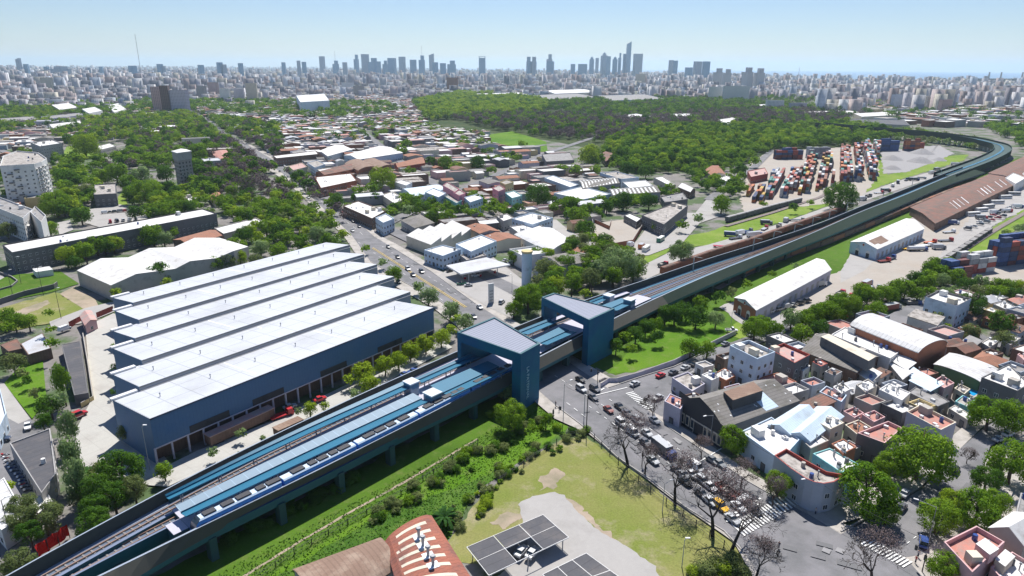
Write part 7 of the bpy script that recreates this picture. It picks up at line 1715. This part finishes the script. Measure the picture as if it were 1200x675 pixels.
SK=[(737.5,48.5,6,7000,'wedge','tallest slender skyscraper of the whole skyline'),(734,63,7,7050,'flat','shoulder block joined to the foot of the tallest skyscraper'),(748,63,10,6900,'flat','wide slab skyscraper just beside the tallest one'),(726.7,62,4.2,7100,'step','thin spired skyscraper two places before the tallest'),(721,66,6.5,7000,'peak','peaked skyscraper in front of the thin spired one'),
(708.5,61,8,7000,'peak','crown topped skyscraper between the peaked towers'),(713,66,6,6900,'flat','lower shoulder beside the crown topped skyscraper'),(693.7,66,6,7000,'peak','narrow peaked skyscraper beside the low twin blocks'),(700,68,4.5,7100,'flat','narrow flat skyscraper beside the peaked one'),(683,75,12,6800,'flat','low wide dark block before the peaked skyscrapers'),(671.5,75,6,6800,'flat','short square tower beside the wide dark block'),
(644,63.5,7,6500,'step','stepped pale skyscraper standing over the sea line'),(645,72,9.5,6400,'flat','dark base block of the stepped pale skyscraper'),(619.6,66.5,4.6,6000,'flat','first of the twin towers with pale tops'),(626,66.5,4.6,6000,'flat','second of the twin towers with pale tops'),(622.8,72,11,6050,'flat','joined lower body of the twin towers'),(565,66,9.5,6500,'frame','frame topped tower standing alone on the sea line'),
(786.6,70.5,4.8,6000,'flat','first of the dark pair beyond the tallest skyscraper'),(792,71,4.6,6020,'flat','second of the dark pair beyond the tallest skyscraper'),(807.5,79,8,5500,'flat','short pale block between two dark tower pairs'),(818,72,8.5,5200,'flat','dark tower next to the short pale block'),(828,72,8.5,5200,'flat','dark tower with antenna neighbour near the slabs'),
(842,80,13,3800,'step','broad rounded apartment slab before the sea'),(852.6,81,11,3700,'step','second broad rounded apartment slab before the sea'),(877,79,11,3400,'step','first stepped twin apartment tower near the park'),(890.7,80,11,3400,'step','second stepped twin apartment tower near the park'),
(377,66,6,6500,'flat','dark flat skyscraper standing apart above the city centre'),(393,71,6.5,6400,'step','stepped tower with antenna in the city centre'),(417,64,5.6,6500,'step','tower pair member with sloping top, city centre'),(427.5,63.5,10.5,6300,'flat','widest blue skyscraper of the city centre'),(437,68,10,6200,'step','stepped neighbour of the widest blue skyscraper'),(459,68,10,6300,'flat','blocky tower right after the stepped neighbour'),(471,66.5,7,6500,'flat','flat tower above the dark blocky one'),
(484,70,7.5,6400,'flat','lower flat block before the antenna tower'),(494,65,7.5,6500,'step','antenna tower of the city centre'),(505.5,62.7,6.5,6500,'wedge','tall pale edged skyscraper closing the city centre'),(519,74,8,6200,'flat','low block after the pale edged skyscraper'),(529,71,10.5,6100,'step','wide domed tower after the low block'),
(20.7,68,5,5000,'wedge','tall curved tower at the far left skyline'),(30,75,5,5000,'flat','shorter tower beside the curved one'),(187,75,6,5200,'flat','square tower left of the radio mast'),(192,77.5,3,5200,'flat','thin tower beside the square one'),(235,76,6,5200,'flat','small tower between radio mast and centre'),(257,73,6,5000,'flat','pale pair tower with higher top'),(263,75.5,5,5000,'flat','pale pair tower with lower top'),(281.6,74,5,5000,'flat','lone tower near the pale pair'),(332,73,4.5,5600,'flat','slim tower before the city centre'),(349.6,71,4.6,5700,'flat','slim tower nearer the dark flat skyscraper'),(356,72.5,4.5,5700,'flat','slim twin beside the slim tower'),
(54,78,5,4800,'flat','low block on the left skyline'),(69,77.6,20,4800,'step','long stepped ridge of blocks on the left skyline'),(155,77,8,4900,'flat','block at the foot of the radio mast'),(118,78,4,4900,'flat','tiny tower left of the radio mast'),(104,79,3,4900,'flat','tiny tower further left of the radio mast'),(444,72,5,6100,'flat','small dark tower between centre blocks'),(451,71,6,6150,'step','stepped dark tower between centre blocks'),(404,73,6,6000,'flat','low tower before the widest blue skyscraper'),(510,73,6,6300,'flat','low tower behind the pale edged skyscraper')]
for i,(x,t,w,D,st,lab) in enumerate(SK): scraper(x,t,w,D,st,lab,['sk_hazeblue','sk_hazeblue','sk_grey'][i%3] if D>4000 else 'sk_pale')  # far towers get the haze-tinted colours, nearer ones the pale one
# radio masts, power station
def mast(px,top,D,r,lab,dx=0):
    x,z=PD(px,top,D); e=empty('radio_mast',x,D); tag(e,lab,'radio mast'); b=MB(); b.cyl((x,D,0),(x+dx,D,z),r,r*.7,4,'metal_grey'); b.build('mast',e)
mast(158,40,3600,1.3,'very tall thin radio mast above the left city',0); mast(392,60,6400,2,'antenna on the stepped centre tower'); mast(494,54,6500,2,'antenna on the centre antenna tower'); mast(937,79,4200,1.5,'lattice mast standing on the sea line'); mast(1047.5,92,2600,2.5,'slim pale chimney like tower among right hand blocks')
x,z=PD(1170,92,5200); e=empty('power_station',x,5200); tag(e,'dark power station with two chimneys on the sea line','power station'); b=MB(); b.box(x,5200,0,260,80,z,0,'w_darkgrey'); b.build('hall',e)
for q in(1160,1174,1199): 
    xx,zz=PD(q,84.5,5200); b=MB(); b.cyl((xx,5200,0),(xx,5200,zz),7,5,8,'w_grey'); b.build('chimney',e)
# named mid-distance blocks (px centre, top, bottom, width)
for k_,c_ in(('white',(.74,.74,.73)),('cream',(.60,.55,.46)),('grey',(.36,.35,.345)),('pink',(.52,.38,.36)),('blueish',(.48,.56,.66)),('lilac',(.52,.50,.56)),('brick',(.32,.19,.15)),('brickdark',(.17,.12,.11))): mat('p_'+k_,c_,.8,.08,.05,pat='win',per=3.4,pc=.35,pw=.5)
def midblock(x,yt,yb,w,lab,wl,rot=0,dep=14,sp=3.2,nm='apartment_block',fine=True,rf='r_white'):
    p=P(x,yb); s=785/depth(*p); 
    z=0
    while W(p[0],p[1],z)[1]>yt and z<120: z+=.5
    ww=w/s; c,q=math.cos(rot),math.sin(rot); pl=[(p[0]+c*u*ww/2-q*v*dep,p[1]+q*u*ww/2+c*v*dep) for u,v in((-1,0),(1,0),(1,1),(-1,1))]
    return house(nm,lab,nm.replace('_',' '),pl,z,'p_'+wl[2:],rf,win=0,clut=2 if fine else 0)
midblock(186,102,133,10,'brick and cream slab, first of three standing by the park road','w_pink',.3); midblock(196,101,134,9,'dark brick slab in the middle of the three','w_brickdark',.2); midblock(209,106,134,23,'wide cream slab with dark side, last of the three','w_lilac',-.15)
H('small white building with balconies before the park trees',(126,124),(134,132),(148,128),12,'w_white','r_white',nm='office_block',cat='building') 
for a in ((56,91,108,13,'cream tower block on the left horizon','w_cream'),(264,104,121,11,'white block beside brown slabs behind the street','w_white'),(250,97,114,12,'pink brown slab behind the three park slabs','w_pink'),(236,101,116,10,'grey slab beside the pink brown slab','w_grey'),(296,98,120,12,'sand coloured tower with many floors','w_cream'),(281,104,120,11,'pale slab left of the sand coloured tower','w_lilac'),
  (530,91,108,13,'brown grey tower block at the park edge','w_brick'),(491,90,102,12,'cream block behind the bare park trees','w_cream'),(420,101,114,12,'twin grey slab with white corners','w_grey'),(408,97,108,14,'white block left of the twin grey slab','w_white'),(750,87,102,11,'cream tower before the tallest skyscraper','w_cream'),(838,102,119,15,'first white slab of the hospital group by the park','w_white'),(862,101,120,30,'long white grid fronted slab by the park','w_white'),
  (908,118,131,20,'white hospital building behind the bare trees','w_white'),(936,121,132,22,'lilac office building behind the bare trees','w_lilac'),(1051,111,130,12,'light blue tower block of the right hand row','w_blueish'),(998,112,126,12,'blue and white slab of the right hand row','w_blueish'),(1017,115,128,9,'pink slab next to the blue and white slab','w_pink'),(1082,113,130,10,'sand slab of the right hand row','w_cream'),(1090,114,131,10,'grey slab beside the sand slab','w_grey'),(1108,117,133,14,'pink terraced block of the right hand row','w_pink')):
    midblock(*a[:4],a[4],a[5],R.uniform(-.4,.4),12,fine=a[3]>10)
H('white hospital complex with stepped wings left of the centre',(347,112),(352,120),(386,118),26,'w_blueish','r_white',nm='hospital',cat='hospital',D=(380,110),clut=3)
H('long dark grandstand building on the sea side of the district',(1116,109),(1118,112),(1186,114),18,'w_darkgrey','r_dark',nm='grandstand',cat='grandstand',D=(1182,110),win=0)
H('long grey railway depot with many windows behind the viaduct bend',(986,139),(990,144),(1066,147),9,'w_grey','r_dark',nm='railway_depot',cat='depot',D=(1060,141),maxw=60)
# ================================================================ ROWS OF ORDINARY HOUSES (seeded)
th=AVN; ca,sa=math.cos(th),math.sin(th)
Z1=[(0,150),(60,140),(200,118),(420,112),(490,118),(500,150),(575,158),(640,180),(700,200),(700,300),(640,330),(600,300),(560,320),(500,300),(440,262),(380,230),(300,165),(240,150),(60,172),(0,190)]
Z2=[(800,440),(900,392),(990,372),(1100,352),(1240,330),(1240,470),(1170,470),(1130,510),(1090,560),(1010,600),(950,590),(880,560),(800,500)]
Z3=[(1000,120),(1240,130),(1240,165),(1180,152),(1100,150),(1030,146)]
Z4=[(0,225),(60,240),(0,262)]
cand=[]
RW=['white','cream','conc','conc','grey','grey','pink','bluegrey','lilac','brick','brickdark','brickdark','darkgrey','darkgrey','yellow']
RF=['white','white','white','white','conc','conc','conc','grey','grey','coral','tile','tin','tin','asb','rust','pink']
def infill(zpx,cell,gap,skip,hts,types=None,blk=9):
    pl=[P(*p) for p in zpx]; us=[(p[0]*ca+p[1]*sa,-p[0]*sa+p[1]*ca) for p in pl]
    u=min(a for a,b in us); 
    iu=0
    while u<max(a for a,b in us):
        w=R.uniform(*cell); v=min(b for a,b in us); iv=0
        if iu%blk==0: u+=9
        while v<max(b for a,b in us):
            d=R.uniform(*cell)*1.25
            if iv%blk==0: v+=9
            cu,cv=u+w/2,v+d/2; x,y=cu*ca-cv*sa,cu*sa+cv*ca
            if inpoly(x,y,pl) and R.random()>skip:
                cs=[(x,y)]+[((cu+a*w*.42)*ca-(cv+b_*d*.42)*sa,(cu+a*w*.42)*sa+(cv+b_*d*.42)*ca) for a,b_ in((-1,-1),(1,-1),(1,1),(-1,1),(0,1),(1,0),(-1,0),(0,-1))]
                if not any(occ(*c) for c in cs):
                    cand.append((cu,cv,w-gap,d-gap,R.uniform(*hts),R.choice(RW),R.choice(types or RF),x,y)); occ_fill([((cu+a*w*.5)*ca-(cv+b_*d*.5)*sa,(cu+a*w*.5)*sa+(cv+b_*d*.5)*ca) for a,b_ in((-1,-1),(1,-1),(1,1),(-1,1))])
            v+=d; iv+=1
        u+=w; iu+=1
infill(Z2,(5,8.5),.1,.06,(2.6,5.0)); infill(Z1,(9,21),.5,.14,(3.5,8.5)); infill(Z2,(3.6,5.5),.0,.05,(2.4,4.2),['white','white','tin','conc','coral','grey','rust'],99); infill(Z1,(6,11),.2,.25,(3,6)); infill(Z3,(14,30),2,.3,(5,14)); infill(Z4,(10,18),1,.2,(5,9))
# trees kept out of houses is not needed: crowns overlap roofs as in the district
cand.sort(key=lambda c:math.hypot(c[7],c[8])); print('houses',len(cand))
NH=245
wn={'bluegrey':'blue grey','darkgrey':'dark grey','white':'white','cream':'cream','conc':'pale grey','grey':'grey','pink':'pink','blueish':'light blue','lilac':'lilac grey','brick':'brick','brickdark':'dark brick','yellow':'ochre'}
rn={'white':'white flat','conc':'concrete flat','grey':'grey flat','coral':'coral flat','tile':'brown tiled','tin':'silver tin','asb':'dark ribbed','rust':'rusty tin','brown':'brown','pink':'pink flat'}
for i,(cu,cv,w,d,h,wl,rf,x,y) in enumerate(cand[:NH]):
    pl=[((cu+a*w/2)*ca-(cv+b_*d/2)*sa,(cu+a*w/2)*sa+(cv+b_*d/2)*ca) for a,b_ in((-1,-1),(1,-1),(1,1),(-1,1))]
    st='flat' if rf in('white','conc','grey','coral','pink') else ('gable' if w>5 else 'shed')
    dd=math.hypot(x,y)
    house('house','%s walled house with %s roof'%(wn[wl],rn[rf]),'house',pl,h,'w_'+wl,'r_'+rf,st,1 if dd<330 else 0,R.choice((.3,.5,.9)),(R.choice((0,1,2)) if dd<420 else 0),'houses of the district',rise=1.4,maxw=3)
mb=MB()
for cu,cv,w,d,h,wl,rf,x,y in cand[NH:]:
    pl=[((cu+a*w/2)*ca-(cv+b_*d/2)*sa,(cu+a*w/2)*sa+(cv+b_*d/2)*ca) for a,b_ in((-1,-1),(1,-1),(1,1),(-1,1))]
    if rf in('white','conc','grey','coral','pink'):
        mb.prism(pl,0,h,'w_'+wl,'r_'+rf)
        if R.random()<.4: mb.box(x,y,h,w*.3,d*.25,2.2,th,'w_'+R.choice(RW),'r_white')
    else:
        mb.prism(pl,0,h,'w_'+wl); m0=lerp(pl[0],pl[3],.5);m1=lerp(pl[1],pl[2],.5); z=h+1.8
        mb.face([(*pl[0],h),(*pl[1],h),(*m1,z),(*m0,z)],'r_'+rf); mb.face([(*m0,z),(*m1,z),(*pl[2],h),(*pl[3],h)],'r_'+rf); mb.face([(*pl[1],h),(*pl[2],h),(*m1,z)],'w_'+wl); mb.face([(*pl[3],h),(*pl[0],h),(*m0,z)],'w_'+wl)
stuff('distant_rooftops',mb,'mass of distant low houses and sheds between the streets','rooftops')
# far city: thousands of blocks, one object; facade colour per block
def citymat():
    m=bpy.data.materials.new('city'); m.use_nodes=True; t=m.node_tree; b=t.nodes['Principled BSDF']; b.inputs['Roughness'].default_value=.8
    at=nn(t,'ShaderNodeAttribute',attribute_name='col').outputs['Color']; uv=nn(t,'ShaderNodeUVMap').outputs[0]; s=nn(t,'ShaderNodeSeparateXYZ'); t.links.new(uv,s.inputs[0])
    a=mth(t,'MULTIPLY',mth(t,'LESS_THAN',mth(t,'FRACT',mth(t,'DIVIDE',s.outputs[0],4.2)),.45),mth(t,'LESS_THAN',mth(t,'FRACT',mth(t,'DIVIDE',s.outputs[1],3.2)),.5))
    c=mixc(t,mth(t,'MULTIPLY',a,.6),at,(.05,.06,.08)); t.links.new(c,b.inputs['Base Color']); M['city']=m
citymat()
sea_px=[(500,81.6),(560,82.4),(640,83.6),(760,86.2),(900,90.5),(1000,93),(1100,95.5),(1260,99.5)]
boxes=[]
pal=np.array([(.42,.40,.42),(.55,.53,.52),(.30,.29,.32),(.46,.38,.36),(.25,.22,.24),(.62,.61,.60),(.38,.42,.48),(.50,.46,.38),(.18,.18,.21),(.35,.27,.25)])
def cityband(x0,x1,y0,y1,n,hm,wm,hmax=60):
    k=0;tr_=0
    while k<n and tr_<n*6:
        tr_+=1; px=R.uniform(x0,x1); py=y0+(y1-y0)*(R.random()**.75)
        if px>500 and py<np.interp(px,[a for a,b in sea_px],[b for a,b in sea_px])+.25: continue
        p=P(px,py)
        if occ(*p) or occ(p[0]+8,p[1]) or occ(p[0]-8,p[1]): continue
        h=min(hmax,R.lognormvariate(math.log(hm),.45)); boxes.append((p[0],p[1],R.uniform(.6,1.4)*wm,R.uniform(.6,1.4)*wm*.8,h,R.uniform(-.25,.25)+.3,R.randrange(10),R.uniform(.8,1.15))); k+=1
cityband(-30,1230,78.8,84,2200,32,30,80); cityband(-30,1230,82,92,4200,28,25,70); cityband(-30,1230,90,103,3300,27,24,62); cityband(-30,500,100,116,1300,13,19,36); cityband(500,1230,97,113,1900,13,22,38)
cityband(960,1230,108,133,480,33,19,55); cityband(-30,330,92,108,420,30,26,50); cityband(760,960,102,118,200,20,20,40); cityband(-30,330,112,128,220,13,20,30); cityband(300,500,108,120,200,12,18,26)
print('city',len(boxes))
Bx=np.array(boxes); n=len(Bx); x,y,w,d,h,a,ci,br=Bx.T; c,s=np.cos(a),np.sin(a)
cs=[(-.5,-.5),(.5,-.5),(.5,.5),(-.5,.5)]; C=[(x+c*u*w-s*v*d,y+s*u*w+c*v*d) for u,v in cs]; V=np.zeros((n,8,3))
for i,(X,Y) in enumerate(C): V[:,i,0]=X;V[:,i,1]=Y;V[:,i,2]=-.5;V[:,i+4,0]=X;V[:,i+4,1]=Y;V[:,i+4,2]=h
fc=np.array([(0,1,5,4),(1,2,6,5),(2,3,7,6),(3,0,4,7),(4,5,6,7)]); Fq=(np.arange(n)[:,None,None]*8+fc[None]).reshape(-1,4)
me=fastmesh('far_city',V.reshape(-1,3),Fq,['city']); uv=np.zeros((n,5,4,2))
for f in range(4):
    L=w if f%2==0 else d; uv[:,f,1,0]=L;uv[:,f,2,0]=L;uv[:,f,2,1]=h;uv[:,f,3,1]=h
u_=me.uv_layers.new(name='UVMap'); u_.data.foreach_set('uv',uv.ravel().astype(np.float32))
col=np.ones((n,5,4)); col[:,:,:3]=(np.minimum(.72,pal[ci.astype(int)]*br[:,None]*1.12))[:,None,:]; col[:,4,:3]=np.where((rng.random(n)<.5)[:,None],.5,.28)
at=me.attributes.new('col','FLOAT_COLOR','FACE'); at.data.foreach_set('color',col.ravel().astype(np.float32))
o=bpy.data.objects.new('far_city',me); COL.objects.link(o); o['kind']='stuff'; o['label']='dense far city of thousands of pale apartment blocks reaching the horizon'; o['category']='city'
# bridges of green between far blocks
# ================================================================ LABELS
LM=[('the blue hall',P(320,430)),('the filling station canopy',P(565,312)),('the old brick tower',P(213,222)),('the white apartment tower',P(40,245)),('the white triple gabled warehouse',P(200,310)),('the saw tooth workshop',P(515,280)),('the rose stair towers',P(535,240)),('the brick walled lot',P(720,280)),
('the striped factory roofs',P(720,228)),('the swimming pool',P(1141,465)),('the brick barrel hall',P(1060,410)),('the ribbed long shed',P(975,420)),('the grey garage',P(850,480)),('the corner block with red terrace',P(950,570)),('the salmon terrace house',P(1140,660)),('the first station gate',P(610,440)),('the second station gate',P(690,400)),
('the white freight shed',P(920,345)),('the open door freight shed',P(1040,285)),('the long rust roofed shed',P(1130,232)),('the gravel heaps',P(1075,190)),('the container yard',P(950,210)),('the sports lawn',P(40,340)),('the pink gatehouse',P(103,380)),('the dark panelled carport',P(610,645)),('the zebra crossing at the bottom',P(900,615)),
('the curved concrete wall',P(780,435)),('the three park slabs',P(200,134)),('the wide white factory',P(440,185)),('the siding containers',P(1165,310)),('the blue grey apartment house',P(1110,370)),('the garden lawn poplars',P(65,450)),('the viaduct bend',P(1170,185)),('the big round plane tree',P(1139,372)),('the dry lot',P(720,580))]
ORD=['nearest','second nearest','third nearest','fourth nearest','fifth nearest','sixth nearest','seventh nearest','eighth nearest','ninth nearest','tenth nearest']
from collections import defaultdict
def relword(p,q):
    a=W(*p);b=W(*q); dx=a[0]-b[0];dy=a[1]-b[1]
    if abs(dx)>abs(dy)*1.6: return 'right of' if dx>0 else 'left of'
    return 'in front of' if dy>0 else 'behind'
gp=defaultdict(list)
for t in THINGS: gp[t[0]['label']].append(t)
for lab,ts in gp.items():
    if len(ts)<2: continue
    sub_=defaultdict(list)
    for t in ts:
        p=t[1]; k=min(LM,key=lambda m:dist(m[1],p)); sub_[(relword(p,k[1]),k[0],k[1])].append(t)
    for (rw,nm,q),tt in sub_.items():
        tt.sort(key=lambda t:dist(t[1],q)); words=len(lab.split())
        for i,t in enumerate(tt):
            o=t[0]
            l2='%s %s %s'%(lab,rw,nm)
            if len(tt)>1 and words<=7 and i<len(ORD): l2='%s, %s, %s'%(lab,rw+' '+nm,ORD[i])
            elif len(tt)>1: l2=l2+(', farther off' if words<=7 else '')
            if len(l2.split())>16: l2=' '.join(lab.split()[:16-len((rw+' '+nm).split())])+' '+rw+' '+nm
            if len(l2.split())>16: l2=' '.join(l2.split()[:16])
            o['label']=l2
fin=defaultdict(list)
for t in THINGS: fin[t[0]['label']].append(t[0])
for l,os_ in fin.items():
    if len(os_)>1:
        for o in os_:
            if 'group' not in o: o['group']='alike '+o.name.split('.')[0].replace('_',' ')+'s'
# ================================================================ LIGHT, AIR, CAMERA
w=bpy.data.worlds.new('World'); SC.world=w; w.use_nodes=True; t=w.node_tree; bg=t.nodes['Background']
sky=t.nodes.new('ShaderNodeTexSky'); sky.sky_type='NISHITA'; sky.sun_disc=False; SE=math.radians(57); SR=math.radians(6)
sky.sun_elevation=SE; sky.sun_rotation=SR; sky.altitude=100; sky.air_density=1.0; sky.dust_density=.1; sky.ozone_density=3.0
tn=t.nodes.new('ShaderNodeMix'); tn.data_type='RGBA'; tn.blend_type='MULTIPLY'; tn.inputs[0].default_value=1; tn.inputs[7].default_value=(.90,.96,1.12,1); t.links.new(sky.outputs[0],tn.inputs[6]); t.links.new(tn.outputs[2],bg.inputs[0]); bg.inputs[1].default_value=.070
sl=bpy.data.lights.new('sun','SUN'); sl.energy=5.0; sl.angle=math.radians(.53); sl.color=(1,.96,.90); so=bpy.data.objects.new('sun',sl); COL.objects.link(so)
sd=Vector((math.sin(SR)*math.cos(SE),math.cos(SR)*math.cos(SE),math.sin(SE))); so.rotation_euler=sd.to_track_quat('Z','Y').to_euler(); so.location=(0,0,800)
hz=bpy.data.meshes.new('haze'); 
h0=MB(); X0=43000; h0.prism([(-X0,-X0),(X0,-X0),(X0,X0),(-X0,X0)],-1.0,420,'metal_grey','metal_grey',True); ho=h0.build('haze'); ho.data.materials.clear()
hm=bpy.data.materials.new('haze'); hm.use_nodes=True; tt=hm.node_tree; tt.nodes.clear(); oo=nn(tt,'ShaderNodeOutputMaterial'); pv=nn(tt,'ShaderNodeVolumePrincipled')
pv.inputs['Color'].default_value=(.68,.86,1,1); pv.inputs['Density'].default_value=HAZE; pv.inputs['Anisotropy'].default_value=.35; tt.links.new(pv.outputs[0],oo.inputs['Volume']); ho.data.materials.append(hm)
ho['kind']='stuff'; ho['label']='pale blue air haze over the far city'; ho['category']='haze'
cam=bpy.data.cameras.new('camera'); cam.sensor_width=36; cam.lens=F/1200*36; cam.clip_end=120000; cam.clip_start=1; co=bpy.data.objects.new('camera',cam); COL.objects.link(co)
R0=Vector((1,0,0));U0=Vector((0,sP,cP)); rt=R0*cR+U0*sR; up=-R0*sR+U0*cR; fw=Vector((0,cP,-sP)); mw=Matrix((rt,up,-fw)).transposed().to_4x4(); mw.translation=(0,0,CH); co.matrix_world=mw; SC.camera=co
SC.render.engine='CYCLES'; SC.view_settings.view_transform='Standard'; SC.view_settings.look='None'; SC.view_settings.exposure=EXPO; SC.view_settings.gamma=1; SC.view_settings.use_curve_mapping=False
cy=SC.cycles; cy.max_bounces=6; cy.diffuse_bounces=3; cy.glossy_bounces=2; cy.transmission_bounces=3; cy.volume_bounces=2; cy.transparent_max_bounces=4; cy.use_denoising=True; cy.use_adaptive_sampling=True; cy.adaptive_threshold=.02; cy.caustics_reflective=False; cy.caustics_refractive=False
SC.render.use_persistent_data=False
print('objects',len(bpy.data.objects))
